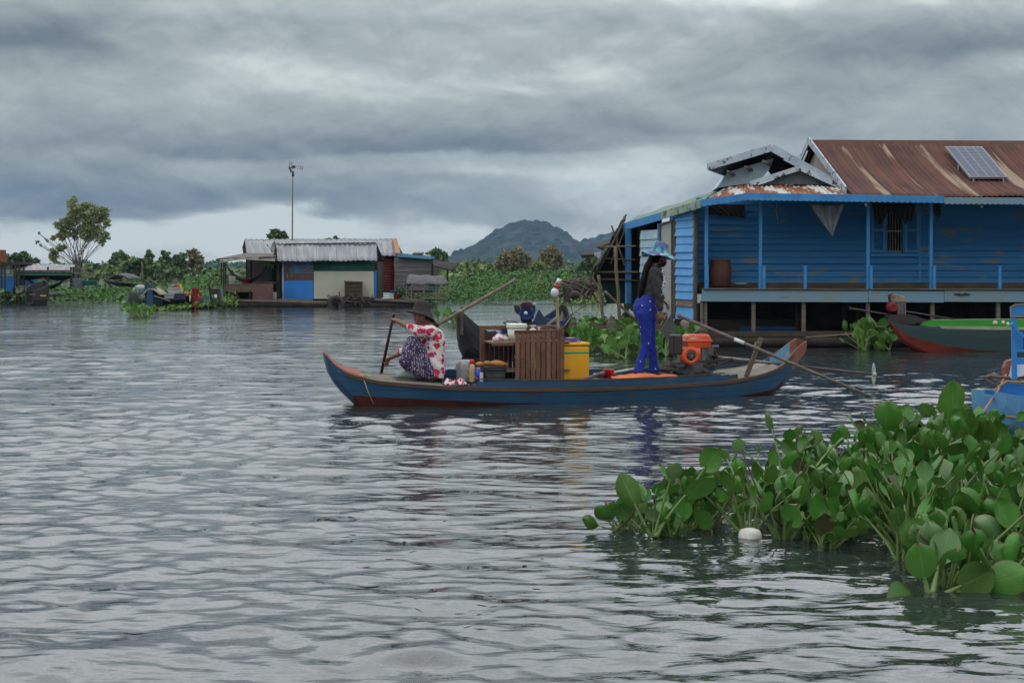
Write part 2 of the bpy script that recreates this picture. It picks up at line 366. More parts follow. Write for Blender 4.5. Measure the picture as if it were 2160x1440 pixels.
# wooded hills
def hill(name, prof, Yr, depth, seed):
    rg = np.random.default_rng(seed); us = [p[0] for p in prof]; hs = [(HZ - p[1]) / FPX * Yr for p in prof]
    x0, x1 = XU(us[0], Yr), XU(us[-1], Yr); st = 3.0
    xs = np.arange(x0, x1, st); ys = np.arange(Yr - depth, Yr + depth * .5, st * 1.6)
    Xg, Yg = np.meshgrid(xs, ys); base = np.interp(Xg, [XU(u, Yr) for u in us], hs)
    tt = (Yg - Yr) / np.where(Yg < Yr, depth, depth * .5)
    Z = base * np.clip(1 - np.abs(tt) ** 1.6, 0, 1) * (1 + .04 * np.sin(Xg / 37 + Yg / 50) * (np.abs(tt) > .05)) 
    Z += 1.5 * np.sin(Xg / 22 + np.sin(Yg / 31)) * np.sin(Yg / 27) * (1 - np.abs(tt)) * (base > 12)
    D = np.zeros_like(Z)
    for k in range(int(len(xs) * len(ys) / 9)):
        i = rg.integers(0, len(ys)); j = rg.integers(0, len(xs)); r = rg.uniform(3.5, 7); h = rg.uniform(1.5, 4.5) * (1.7 if rg.random() < .06 else 1)
        a, b = int(r / (st * 1.6)) + 1, int(r / st) + 1
        i0, i1, j0, j1 = max(0, i - a), min(len(ys), i + a + 1), max(0, j - b), min(len(xs), j + b + 1)
        dd = ((Xg[i0:i1, j0:j1] - xs[j]) ** 2 + (Yg[i0:i1, j0:j1] - ys[i]) ** 2) / r ** 2
        D[i0:i1, j0:j1] = np.maximum(D[i0:i1, j0:j1], h * np.sqrt(np.clip(1 - dd, 0, 1)))
    Z = Z + D * np.clip(base / 8, .3, 1) - 2.5
    nr, nc = Z.shape; idx = np.arange(nr * nc).reshape(nr, nc)
    me = bpy.data.meshes.new(name)
    me.from_pydata(np.stack([Xg, Yg, Z], -1).reshape(-1, 3).tolist(), [], np.stack([idx[:-1, :-1], idx[:-1, 1:], idx[1:, 1:], idx[1:, :-1]], -1).reshape(-1, 4).tolist())
    tag(link_mesh(name, me, hill_m), kind='structure')
hill('hill', [(860, 561), (900, 556), (930, 548), (962, 535), (1000, 518), (1035, 494), (1058, 481), (1072, 470), (1090, 467), (1102, 463), (1128, 466), (1150, 468), (1180, 482), (1205, 500), (1226, 514), (1250, 527), (1300, 548), (1350, 560)], 1750, 420, 3)
hill('hill', [(1150, 561), (1185, 535), (1215, 515), (1235, 506), (1262, 496), (1290, 490), (1330, 486), (1390, 492), (1480, 505), (1620, 530), (1800, 555)], 2150, 420, 4)
# far-off woods along the horizon
def woods(name, Y, u0, u1, hfun, n, size, mat, label=None):
    u = RNG.uniform(u0, u1, n); y = Y + RNG.uniform(-.06, .06, n) * Y; h = hfun(u) / FPX * y
    P = np.stack([(u - CX) / FPX * y, y, h * RNG.uniform(0, 1, n) ** .8 + .3], -1)
    o = link_mesh(name, leafcards(P, size), mat); tag(o, label, 'woods', None, 'stuff'); return o
hf = lambda u: 9 + 3.5 * np.sin(u / 23.) + 3 * np.sin(u / 9. + 1) + 2 * np.sin(u / 57.)
woods('distant_woods', 900, -700, 2900, hf, 26000, 1.7, leaf_dk, 'long low line of bluish trees along the far horizon')
# shrubby marsh belts (read as one mass)
def belt(name, u0, u1, Ya, Yb, hpx, n, size, mat, label, cat='marsh plants'):
    u = RNG.uniform(u0, u1, n); y = RNG.uniform(Ya, Yb, n)
    nz = .55 + .3 * np.sin(u / 31. + y * .11) + .25 * np.sin(u / 13. + y * .23 + 2)
    hh = np.interp(u, [p[0] for p in hpx], [p[1] for p in hpx]) / FPX * (Ya + Yb) / 2
    P = np.stack([(u - CX) / FPX * y, y, np.maximum(hh * nz, .1) * RNG.uniform(0, 1, n) ** .7 + .04], -1)
    o = link_mesh(name, leafcards(P, size, .5), mat); return tag(o, label, cat, None, 'stuff')
belt('marsh_scrub', -500, 470, 150, 215, [(-500, 30), (0, 22), (150, 26), (280, 44), (360, 42), (430, 24), (470, 14)], 15000, .34, leaf_md, 'dense green scrub on the far marsh to the left, behind the open shelter and boats')
belt('marsh_scrub', 400, 1000, 160, 260, [(400, 16), (560, 14), (800, 14), (1000, 22)], 6000, .45, leaf_far, 'green reed marsh seen through and behind the hammock shelter')
belt('marsh_scrub', 930, 1330, 170, 240, [(930, 30), (1010, 32), (1060, 16), (1200, 14), (1330, 20)], 8000, .4, leaf_far, 'low green marsh scrub at the foot of the wooded hill')
belt('marsh_scrub', 1300, 2900, 200, 260, [(1300, 20), (1500, 26), (2900, 26)], 5000, .6, leaf_md, 'green marsh scrub on the far shore behind the blue house')
# ------------------------------------------------------------------ trees
def tree(name, label, cat, u, vb, Y, blobs, nleaf, lsz, mats, trunk_r=.12, trunks=None, group=None, Zb=0.0, sparse=1.0):
    base = W(u, vb, Y); base.z = Zb
    t = thing(name, base, label, cat, group); k = Y / FPX
    mb = MB()
    for (bu, bv, br) in blobs:
        tip = W(bu, bv + br * .3, Y) + Vector((0, random.uniform(-.5, .5) * br * k, 0))
        mid = base.lerp(tip, .45) + Vector(((tip.x - base.x) * -.30 + random.uniform(-1, 1) * br * k * .6, 0, (tip.z - base.z) * .06))
        q = base + (tip - base).normalized() * .05
        mb.tube([base, base.lerp(mid, .6), mid, mid.lerp(tip, .55), tip], [trunk_r, trunk_r * .75, trunk_r * .5, trunk_r * .35, trunk_r * .12], 6)
        for j in range(3):
            s0 = mid.lerp(tip, random.uniform(.1, .8)); e = tip + Vector((random.uniform(-1, 1), random.uniform(-1, 1), random.uniform(-.7, 1))) * br * k
            mb.tube([s0, s0.lerp(e, .5) + Vector((0, 0, .05 * br * k)), e], [trunk_r * .3, trunk_r * .18, trunk_r * .07], 5)
    mb.build('trunk', bark, t, smooth=True)
    tot = sum(b[2] ** 2 for b in blobs); Ps = []
    for (bu, bv, br) in blobs:
        m = max(6, int(nleaf * br ** 2 / tot)); c = np.array(W(bu, bv, Y)); r = br * k
        nc = max(4, int(9 * sparse)); cl = rand_dirs(nc) * (RNG.uniform(.35, 1, nc) ** .6)[:, None] * r * .85
        P = c + cl[RNG.integers(0, nc, m)] + rand_dirs(m) * (RNG.uniform(0, 1, m) ** .6 * r * .50)[:, None]
        P[:, 2] = c[2] + (P[:, 2] - c[2]) * .85; Ps.append(P)
    P = np.concatenate(Ps); P = P[P[:, 2] > Zb + .05]
    me = leafcards(P, lsz); link_mesh('crown', me, mats, t)
    return t
tree('tree', 'tall loose-crowned tree on several bare stems, left of the huts', 'tree', 165, 600, 118,
     [(165, 435, 22), (185, 446, 24), (205, 452, 22), (222, 446, 12), (150, 462, 22), (172, 470, 24), (198, 476, 22), (218, 470, 16), (135, 477, 16), (122, 474, 9),
      (145, 488, 18), (128, 500, 11), (112, 503, 8), (208, 498, 16), (226, 497, 9), (183, 495, 18), (98, 507, 3.5), (80, 511, 4.5), (84, 517, 3.5), (120, 527, 13), (132, 522, 9), (108, 540, 8), (116, 548, 10), (216, 512, 9), (82, 492, 3), (160, 497, 12)],
     7500, .115, leaf_ol, .06, sparse=1.8)
tree('bushy_tree', 'bushy dark tree behind the shelter at the far left', 'tree', 38, 590, 150, [(30, 543, 11), (45, 540, 12), (58, 546, 10), (38, 553, 12), (52, 556, 12), (76, 553, 8)], 900, .3, leaf_dk, .1)
tree('bushy_tree', 'dark crown standing just behind the rust brown roof at the left edge', 'tree', 8, 590, 150, [(10, 546, 12), (2, 552, 14), (18, 555, 9)], 500, .3, leaf_dk, .1)
tree('bushy_tree', 'small dark tree with a tufted top, right of the tall tree', 'tree', 255, 600, 165, [(252, 538, 11), (245, 545, 10), (264, 545, 10), (256, 556, 14), (236, 552, 7), (270, 558, 10)], 900, .28, leaf_dk, .1)
tree('round_bush', 'wide bright green bush between two dark trees on the left marsh', 'bush', 295, 602, 150, [(290, 552, 15), (306, 556, 16), (276, 564, 16), (322, 566, 14), (295, 572, 22), (318, 580, 16)], 1500, .25, leaf_md, .06)
tree('bushy_tree', 'small ragged tree rising from the middle of the left scrub', 'tree', 315, 602, 160, [(314, 533, 7), (308, 541, 8), (320, 540, 6), (313, 552, 9)], 400, .22, leaf_dk, .07)
tree('bushy_tree', 'dark round tree with a thin spike on top, left of the brownish bush', 'tree', 352, 602, 155, [(344, 532, 4), (350, 541, 9), (345, 553, 12), (358, 552, 12), (352, 566, 15), (372, 545, 7)], 900, .27, leaf_dk, .1)
tree('bushy_tree', 'dark tree in the middle of the clump left of the hammock shelter', 'tree', 380, 602, 152, [(374, 545, 9), (385, 543, 9), (380, 556, 14), (390, 568, 12), (376, 574, 12)], 800, .27, leaf_dk, .1)
tree('bushy_tree', 'brownish thin-leaved tree ending the clump left of the hammock shelter', 'tree', 408, 602, 154, [(398, 533, 6), (412, 533, 8), (405, 542, 10), (420, 546, 9), (413, 556, 14), (400, 560, 12), (422, 562, 8)], 800, .24, leaf_br, .08)
tree('round_tree', 'dark tree crown showing above the grey roof beside the wind turbine', 'tree', 585, 560, 175, [(585, 492, 13), (575, 497, 9), (596, 495, 10), (568, 499, 6), (602, 500, 6), (588, 508, 14)], 1000, .24, leaf_dk, .16)
tree('tree', 'treetop barely showing over the middle of the long grey roof', 'tree', 706, 560, 180, [(695, 508, 8), (710, 507, 8), (722, 510, 6)], 300, .24, leaf_md, .12)
tree('round_tree', 'dense round dark tree between the huts and the wooded hill', 'tree', 920, 570, 150, [(920, 533, 12), (908, 540, 13), (931, 541, 12), (920, 548, 18), (938, 552, 8)], 1500, .25, leaf_dk, .15)
tree('round_bush', 'hazy green bush at the left foot of the wooded hill', 'bush', 985, 580, 200, [(985, 562, 13), (1000, 566, 12), (970, 568, 12), (1015, 570, 10)], 900, .3, leaf_md, .06)
tree('bushy_tree', 'brown thin-leaved tree in front of the hill, left of the pair', 'tree', 1080, 590, 170, [(1090, 532, 15), (1070, 542, 17), (1056, 554, 16), (1095, 548, 19), (1080, 560, 20), (1108, 544, 12), (1048, 566, 12), (1115, 560, 15)], 4200, .17, leaf_br, .07, sparse=2.5)
tree('bushy_tree', 'brown and green tree in front of the hill, right of the pair', 'tree', 1160, 590, 168, [(1150, 534, 12), (1165, 530, 14), (1176, 541, 14), (1150, 548, 15), (1168, 556, 18), (1184, 556, 11), (1138, 560, 14)], 3600, .17, [leaf_br], .08, sparse=2.5)
tree('round_bush', 'yellow-green bush between the two brown trees in front of the hill', 'bush', 1135, 600, 140, [(1135, 562, 13), (1120, 568, 9), (1145, 574, 14), (1130, 583, 14), (1152, 566, 8)], 1100, .2, leaf_ol, .05)
tree('bushy_tree', 'small green tree beside the dark lean-to of the blue house', 'tree', 1242, 590, 130, [(1240, 548, 11), (1250, 556, 12), (1235, 562, 12), (1225, 572, 9), (1250, 575, 12)], 1000, .2, leaf_md, .08)
# ------------------------------------------------------------------ water hyacinth
def veins(t, tcn, col):
    uv = t.node('ShaderNodeSeparateXYZ', inp={0: t.node('ShaderNodeUVMap').outputs[0]}); u, v = uv.outputs[0], uv.outputs[1]
    x = t.m('ABSOLUTE', t.m('SUBTRACT', u, .5)); rnd = t.node('ShaderNodeNewGeometry').outputs['Random Per Island']
    st = t.m('MULTIPLY', t.m('SINE', t.m('MULTIPLY', u, 75)), .5)
    col = t.mix(t.m('MULTIPLY', t.m('ADD', st, .5), .22), col, (.02, .07, .012))
    col = t.mix(t.m('MULTIPLY', t.sstep(x, .03, .0), .45), col, (.16, .26, .07))
    nz = t.noise(tcn, 26, 3, .6)
    e = t.m('MAXIMUM', t.sstep(t.m('ADD', x, t.m('MULTIPLY', nz, .18)), .53, .60), t.sstep(t.m('ADD', v, t.m('MULTIPLY', nz, .25)), 1.04, 1.12))
    e = t.m('MULTIPLY', e, t.m('GREATER_THAN', rnd, .45))
    col = t.mix(e, col, (.12, .085, .03))
    return t.mix(t.m('MULTIPLY', t.m('GREATER_THAN', rnd, .92), .5), col, (.20, .22, .04))
hy_leaf = M('hyacinth_leaf', (.038, .135, .016), (.080, .200, .028), .42, 3, island=.6, spec=.4, trans=.16, bump=.3, bsc=30, wear=(.12, .12, .035), wlo=.68, whi=.76, wsc=7, extra=veins)
hy_pale = M('hyacinth_leaf_pale', (.12, .22, .08), (.09, .19, .05), .42, 4, island=.4, spec=.5, trans=.12, extra=veins)
hy_brown = M('withered_leaf', (.06, .055, .022), (.045, .07, .02), .6, 9, island=.3)
hy_stalk = M('hyacinth_stalk', (.12, .19, .045), (.08, .14, .03), .4, 6, island=.4, spec=.5)
hy_dead = M('dead_stalk', (.07, .045, .03), (.04, .03, .02), .8, 9, island=.4)
def hy_leaf_add(LB, SB, base, tip, size, facing, cup=.3, mi=0, stalk_r=.008, bow=.25, droop=.3, ratio=1.0, smi=0, res=(6, 6)):
    # stalk from base bowing up to tip, blade grows on from the tip
    base = Vector(base); tip = Vector(tip)
    side = Vector((facing.x, facing.y, 0)); mid = base.lerp(tip, .5) - side * bow * (tip - base).length * .4
    pts = []
    for i in range(6):
        s = i / 5; pts.append(base * (1 - s) ** 2 + mid * 2 * s * (1 - s) + tip * s * s)
    SB.tube(pts, [stalk_r * (1.5 - .9 * i / 5) for i in range(6)], 6, smi, cap=False)
    up = (pts[-1] - pts[-2]).normalized(); ax = (up * (1 - droop) + facing * droop).normalized()
    nrm = (facing - ax * facing.dot(ax)); nrm = nrm.normalized() if nrm.length > .01 else orth(ax)[0]
    sd = ax.cross(nrm).normalized(); nu, nv = res; curl = random.uniform(-.25, .45); wv = random.uniform(0, 6.28); fold = random.choice((-1, 1)) * cup
    def fn(a, b):
        x = a * 2 - 1; wdt = (math.sin(math.pi * min(1, b * .94 + .035)) ** .62) * (1 - .18 * b) * .56 * ratio
        if b > .93: wdt *= .55
        X = x * wdt; h = fold * (abs(x) ** 1.6) * .32 - curl * b * b * .45 + .025 * math.sin(5 * a + wv + b * 3)
        notch = -.10 * abs(x) * (1 - b) ** 3
        return tip + (sd * X + ax * (b * 1.0 + notch) + nrm * h) * size
    LB.grid(fn, nu, nv, mi)
def hy_plant(c, n, hgt, size, label=None, group=None, spread=.5, lean=(0, 0), name='water_hyacinth', seed=None, mats=None, res=(6, 6)):
    if seed is not None: random.seed(seed)
    t = thing(name, c, label, 'water plant', group); LB, SB = MB(), MB(); c = Vector(c)
    for i in range(n):
        th = random.uniform(0, 6.283); o = Vector((math.cos(th), math.sin(th), 0)); h = hgt * (random.uniform(.45, 1.2) if i > n * .35 else random.uniform(.12, .5))
        r = (h * spread + .05) * random.uniform(.3, 1.7); tip = c + o * r + Vector((lean[0] * h, lean[1] * h, h * random.uniform(.8, 1)))
        f = (o * random.uniform(.3, 1.3) + Vector((random.uniform(-.9, .9), -random.uniform(-.2, .9), random.uniform(.0, 1.3)))).normalized()
        mi = 1 if random.random() < .12 else (2 if random.random() < .04 else 0)
        sz = size * random.uniform(.55, 1.2) * (.8 if h < hgt * .5 else 1)
        hy_leaf_add(LB, SB, c + o * .03 + Vector((0, 0, -.03)), tip, sz, f, random.uniform(.1, .8), mi, .0075 * random.uniform(.8, 1.3), random.uniform(-.1, .5), random.uniform(-.1, .5), random.uniform(.85, 1.1), 0, res)
    LB.build('leaves', [hy_leaf, hy_pale, hy_brown], t, smooth=True, fix=False); SB.build('stalks', [hy_stalk, hy_dead], t, smooth=True, fix=False)
    return t
def inpoly(x, y, P):
    c = False; j = len(P) - 1
    for i in range(len(P)):
        if (P[i][1] > y) != (P[j][1] > y) and x < (P[j][0] - P[i][0]) * (y - P[i][1]) / (P[j][1] - P[i][1]) + P[i][0]: c = not c
        j = i
    return c
def bed(poly_uv, cell):
    P = [(XU(u, CH * FPX / (v - HZ)), CH * FPX / (v - HZ)) for u, v in poly_uv]
    xs = [p[0] for p in P]; ys = [p[1] for p in P]; out = []; y = min(ys)
    while y < max(ys):
        x = min(xs)
        while x < max(xs):
            a, b = x + random.uniform(-.45, .45) * cell, y + random.uniform(-.45, .45) * cell
            if inpoly(a, b, P): out.append((a, b))
            x += cell
        y += cell
    return out
random.seed(11)
main_bed = [(1262, 1110), (1400, 1128), (1560, 1142), (1700, 1158), (1800, 1150), (1890, 1175), (1960, 1235), (2160, 1262), (2420, 1290), (2500, 980), (2160, 960), (1900, 985), (1720, 1012), (1560, 1035), (1470, 1055), (1380, 1082)]
row_front = lambda x, y: not inpoly(x, y - .38, MBP)
MBP = [(XU(u, CH * FPX / (v - HZ)), CH * FPX / (v - HZ)) for u, v in main_bed]
pts = bed(main_bed, .235); G1 = 'water hyacinth plants of the foreground bed'
for i, (x, y) in enumerate(pts):
    u = CX + x / y * FPX
    hg = np.interp(u, [1250, 1350, 1480, 1650, 1800, 1900, 2100, 2500], [.09, .18, .21, .36, .29, .50, .34, .30]) * (.68 if u > 2060 and y > 8.6 else 1) * random.uniform(.65, 1.08)
    if y < 7.6: hg *= .75
    if row_front(x, y): hg *= .62
    if u < 1640 and random.random() < .30: continue
    n = random.randint(7, 12)
    col_ = 'left end' if u < 1430 else 'middle left' if u < 1600 else 'middle' if u < 1780 else 'middle right' if u < 1950 else 'right end'
    row_ = 'nearest edge' if y < 8.1 else 'middle rows' if y < 9.5 else 'far edge'
    hy_plant((x, y, 0), n, hg, float(np.interp(u, [1250, 1900], [.105, .135])), 'water hyacinth among its like at the %s, %s, of the foreground bed' % (col_, row_), G1 + ', %s, %s' % (col_, row_), seed=1000 + i)
def hero(name, label, leaves, c, extra=None):
    t = thing(name, c, label, 'water plant', None); LB, SB = MB(), MB()
    for (bu, bv, bY, tu, tv, tY, sz, fx, fy, fz, cup, mi, r, bow, dr, ra) in leaves:
        hy_leaf_add(LB, SB, c + (W(bu, bv, bY) - c) * .25 - Vector((0, 0, .02)), W(tu, tv, tY), sz, Vector((fx, fy, fz)).normalized(), cup, mi, r, bow, dr, ra, 1 if mi == 2 else 0)
    LB.build('leaves', [hy_leaf, hy_pale, hy_brown], t, smooth=True, fix=False); SB.build('stalks', [hy_stalk, hy_dead], t, smooth=True, fix=False)
random.seed(5)
Yh = 8.2
hero('water_hyacinth', 'water hyacinth whose thick pale stalk arches to one high leaf at the left', [
    (1385, 1122, Yh, 1490, 985, Yh, .155, -.3, -1, .35, -.5, 0, .014, .9, .0, .95),
    (1380, 1122, Yh, 1415, 1010, Yh, .12, .2, -1, .5, .3, 1, .008, .2, .6, .8),
    (1350, 1120, Yh, 1338, 1062, Yh, .19, -.2, -1, .1, .3, 0, .010, -.1, .0, .72), (1400, 1125, Yh, 1450, 1040, Yh, .20, .8, -.6, .5, .4, 0, .009, .3, .6, .8)], W(1380, 1125, Yh))
hero('water_hyacinth', 'small outlying water hyacinth with round leaves at the left tip of the bed', [
    (1300, 1112, 8.4, 1290, 1095, 8.4, .13, .1, -1, .3, .3, 0, .006, .2, .5, 1), (1295, 1112, 8.4, 1278, 1092, 8.4, .09, -.3, -1, .2, .3, 0, .005, .2, .1, 1),
    (1290, 1112, 8.4, 1262, 1108, 8.4, .12, -.6, -1, .7, .5, 0, .005, .1, .8, .7), (1300, 1112, 8.4, 1318, 1075, 8.45, .06, -.4, -1, .1, .5, 0, .003, .1, .2, 1)], W(1300, 1112, 8.4))
hero('water_hyacinth', 'water hyacinth with the biggest and highest leaf, near the light blue boat', [
    (2030, 1050, 10, 2012, 880, 9.9, .27, .35, -1, .3, .25, 0, .011, .1, .0, .9), (2040, 1050, 10, 2068, 935, 9.6, .25, -.5, -1, .1, .3, 0, .010, .2, -.1, .75),
    (1990, 1050, 10, 1985, 930, 9.4, .2, .3, -1, .1, .5, 0, .010, .1, .0, .9)], W(2030, 1050, 10))
hero('water_hyacinth', 'water hyacinth with two pale curved stalks, left of the biggest leaf', [
    (1820, 1060, 9.6, 1868, 905, 9.6, .20, -.5, -1, .3, .6, 0, .012, .8, -.1, .95), (1870, 1060, 9.6, 1898, 935, 9.5, .19, .6, -1, .6, .5, 0, .012, .7, .5, .9),
    (1960, 1060, 9.8, 1955, 905, 9.8, .21, -.9, -1, .1, .5, 2, .010, .3, .8, .8), (1900, 1060, 9.6, 1935, 952, 9.5, .2, -.5, -1, .5, .2, 0, .01, .2, .0, .9)], W(1850, 1060, 9.6))
hero('water_hyacinth', 'water hyacinth with low round leaves in open water at the near right', [
    (1945, 1250, 6.8, 1950, 1215, 6.8, .17, -.1, -1, .2, .2, 0, .012, .2, .0, .9), (1940, 1250, 6.8, 1925, 1262, 6.75, .16, -.2, -1, .3, .3, 0, .010, .2, .1, 1.1),
    (2010, 1260, 6.8, 2028, 1235, 6.8, .17, .2, -1, .2, .1, 0, .013, .2, .0, 1), (1965, 1255, 6.8, 1985, 1180, 6.9, .16, -.2, -1, .4, .2, 1, .012, .4, .2, .9),
    (2060, 1260, 6.8, 2085, 1230, 6.8, .19, .5, -1, .5, .4, 0, .012, .3, .4, .9)], W(1965, 1252, 6.8))
# dead bent stalks standing in the bed
mbd = MB()
for a in [((1565, 950), (1600, 1040), (1625, 1080)), ((1555, 1062), (1590, 1042), (1650, 1110)), ((1300, 1120), (1330, 1090), (1345, 1065)), ((1822, 985), (1818, 1040), (1812, 1080)), ((1680, 1110), (1720, 1075), (1760, 1090)), ((1690, 1020), (1705, 1065), (1735, 1085))]:
    mbd.v and None
    m1 = MB(); m1.tube([W(u, v, 8.3 if u < 1700 else 8.8) for u, v in a], [.004, .0065, .009], 6)
    tag(m1.build('dead_stalk', hy_dead, smooth=True), {1565: 'long straight brown dead stalk leaning left over the middle of the bed', 1555: 'brown dead stalk bent double in the middle of the bed', 1300: 'dark wet dead stalk rising beside the left tip of the bed',
        1822: 'short upright brown dead stalk in the right half of the bed', 1680: 'low brown dead stalk lying across the bed right of the white float', 1690: 'thin brown dead stalk slanting down right of the bent double one'}[a[0][0]], 'plant stalk')
# white foam float
m1 = MB(); m1.lathe([(0, .045), (.035, .047), (.055, .04), (.066, .02), (.068, -.01), (.06, -.04), (0, -.05)], W(1582, 1132, 8.2), n=18)
tag(m1.build('foam_float', M('foam', (.62, .61, .56), (.45, .44, .38), .8, 20, bump=.5), smooth=True), 'small round white foam float at the near edge of the plant bed', 'float')
# low leafy mats further off, uncountable
def mat_bed(name, poly_uv, cell, hg, size, label, Yover=None, res=(3, 3), nl=(3, 5)):
    LB, SB = MB(), MB()
    for (x, y) in bed(poly_uv, cell):
        h0 = hg * random.uniform(.4, 1.1)
        for k in range(random.randint(*nl)):
            th = random.uniform(0, 6.283); o = Vector((math.cos(th), math.sin(th), 0)); c = Vector((x, y, 0))
            tip = c + o * h0 * random.uniform(.1, .7) + Vector((0, 0, h0 * random.uniform(.35, 1)))
            f = Vector((random.uniform(-.8, .8), -random.uniform(.1, .9), random.uniform(.2, 1.5))).normalized()
            hy_leaf_add(LB, SB, c, tip, size * random.uniform(.6, 1.2), f, random.uniform(.1, .6), 1 if random.random() < .08 else 0, .009, .2, random.uniform(0, .4), 1, 0, res)
    SB.v and LB.add(SB.v, SB.f, 2)
    o = LB.build(name, [hy_leaf, hy_pale, hy_stalk], smooth=True, fix=False); tag(o, label, 'water plants', None, 'stuff'); return o
random.seed(31)
mat_bed('hyacinth_mat', [(1188, 738), (1300, 758), (1435, 752), (1450, 722), (1330, 706), (1200, 710)], .25, .36, .17, 'floating hyacinth patch between the yellow cooler and the orange engine, behind the boat', res=(4, 4))
mat_bed('hyacinth_mat', [(1795, 738), (1850, 741), (1885, 740), (1860, 730), (1805, 729)], .25, .42, .18, 'small tuft of hyacinth by the prow of the green decked boat', res=(4, 4))
mat_bed('hyacinth_mat', [(920, 684), (968, 690), (975, 678), (925, 674)], .5, .26, .2, 'small hyacinth patch behind the bamboo pole, right of the paddling woman', nl=(2, 4))
mat_bed('hyacinth_mat', [(277, 670), (318, 671), (322, 661), (282, 660)], .3, .28, .15, 'small bright hyacinth clump adrift in open water at the left')
# broad far mats: many small leaves
def far_mat(name, poly_uv, n, hg, size, label, mat):
    P = [(XU(u, CH * FPX / (v - HZ)), CH * FPX / (v - HZ)) for u, v in poly_uv]; xs = [p[0] for p in P]; ys = [p[1] for p in P]; out = []
    while len(out) < n:
        a = RNG.uniform(min(xs), max(xs)); b = RNG.uniform(min(ys), max(ys))
        if inpoly(a, b, P):
            nz = .55 + .3 * math.sin(a * .9 + b * .33) + .25 * math.sin(a * .37 - b * .7 + 1)
            out.append((a, b, max(.05, hg * nz * random.random() ** .6)))
    # bright rim: extra leaves along the near edge, down to the water
    o = link_mesh(name, leafcards(np.array(out), size, .9), mat); return tag(o, label, 'water plants', None, 'stuff')
farleaf = M('hyacinth_far', (.042, .110, .017), (.062, .13, .026), .6, .6, island=.9, trans=.1)
farleaf2 = M('hyacinth_far_yellow', (.10, .17, .03), (.07, .14, .025), .5, .6, island=.8, trans=.1)
far_mat('hyacinth_mat', [(-600, 636), (60, 642), (190, 641), (290, 640), (300, 615), (0, 607), (-600, 607)], 20000, .7, .095, 'wide green floating mat in front of the tall tree at the left', farleaf)
far_mat('hyacinth_mat', [(255, 655), (300, 657), (450, 652), (505, 650), (520, 625), (270, 622)], 9000, .5, .085, 'green mat round the loaded boats left of the hammock shelter', farleaf2)
far_mat('hyacinth_mat', [(300, 622), (470, 622), (600, 622), (600, 603), (400, 603)], 7000, .8, .11, 'darker green mat behind the loaded boats', farleaf)
far_mat('hyacinth_mat', [(830, 643), (960, 641), (1120, 634), (1190, 630), (1200, 598), (940, 598), (900, 604), (860, 620)], 32000, .75, .075, 'broad green mat between the huts and the blue house, below the hill', farleaf)
far_mat('hyacinth_mat', [(1000, 606), (1200, 606), (1270, 602), (1290, 592), (1100, 590), (1010, 594)], 9000, 1.2, .14, 'farther strip of green mat below the brown trees', farleaf)
far_mat('hyacinth_mat', [(1170, 642), (1262, 646), (1290, 640), (1300, 610), (1250, 606), (1175, 612)], 8000, .55, .085, 'yellow-green mat with a brushwood pile, left of the bamboo poles', farleaf2)
far_mat('hyacinth_mat', [(-600, 606), (1300, 606), (1700, 606), (1900, 588), (600, 586), (-600, 586)], 16000, 1.2, .4, 'thin far strip of green beyond the back channel', farleaf) if False else None
# ------------------------------------------------------------------ paints and timbers
wood_grey = M('weathered_wood', (.17, .145, .12), (.09, .075, .06), .85, 3, bump=.6, bsc=25, st=(1, 1, 8))
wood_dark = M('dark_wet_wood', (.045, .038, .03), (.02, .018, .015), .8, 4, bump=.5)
wood_brown = M('brown_plank', (.16, .075, .042), (.09, .045, .028), .6, 7, bump=.5, st=(1, 1, 1))
wood_mid = M('grey_brown_wood', (.11, .08, .055), (.06, .045, .033), .75, 5, bump=.5, st=(.4, 1, 1))
bamboo = M('bamboo', (.30, .24, .14), (.18, .14, .08), .6, 8, st=(1, 1, 1), bump=.3)
bamboo_dk = M('old_bamboo', (.17, .135, .085), (.09, .07, .05), .7, 8, bump=.3)
blue_wall = M('blue_clapboard', (.033, .18, .385), (.025, .14, .31), .62, 1.2, wear=(.16, .17, .15), wlo=.56, whi=.66, wsc=1.7, wst=(.6, .6, 2.2), bump=.35, bsc=14, st=(.4, .4, 3))
blue_lit = M('lit_blue_clapboard', (.11, .32, .60), (.08, .25, .52), .6, 2, wear=(.16, .20, .22), wlo=.68, whi=.76, wsc=2, bump=.3, bsc=14)  # side-wall blue, made lighter for the light falling on that wall
blue_trim = M('blue_trim_paint', (.05, .22, .46), (.04, .17, .38), .6, 3, wear=(.16, .17, .15), wlo=.62, whi=.72, wsc=2.5, bump=.3)
blue_grey = M('chalky_blue_board', (.13, .235, .31), (.17, .21, .20), .75, 1.6, wear=(.17, .15, .11), wlo=.6, whi=.68, wsc=2.2, wst=(.5, 1, 2), bump=.4)
white_worn = M('worn_white_board', (.42, .47, .50), (.30, .36, .42), .75, 3, wear=(.07, .065, .06), wlo=.56, whi=.62, wsc=7, bump=.4)
grey_panel = M('pale_grey_sheet', (.30, .31, .30), (.24, .25, .25), .6, 2, wear=(.16, .15, .14), wlo=.68, whi=.8, wsc=2)
interior_shade = M('interior_shade_black', (.012, .012, .012), (.02, .018, .015), .9, 3)  # near-black colour that stands in for interior shade
iron = M('dark_iron', (.04, .04, .042), (.07, .05, .04), .5, 20, metal=.6)
steel = M('dull_steel', (.22, .225, .23), (.14, .12, .11), .45, 15, metal=.5)
rust_br = M('rust_brown', (.09, .035, .02), (.055, .025, .017), .8, 6, bump=.4)
tarp_dk = M('dark_tarp', (.013, .012, .012), (.026, .022, .020), .85, 3, bump=.5, bsc=12)
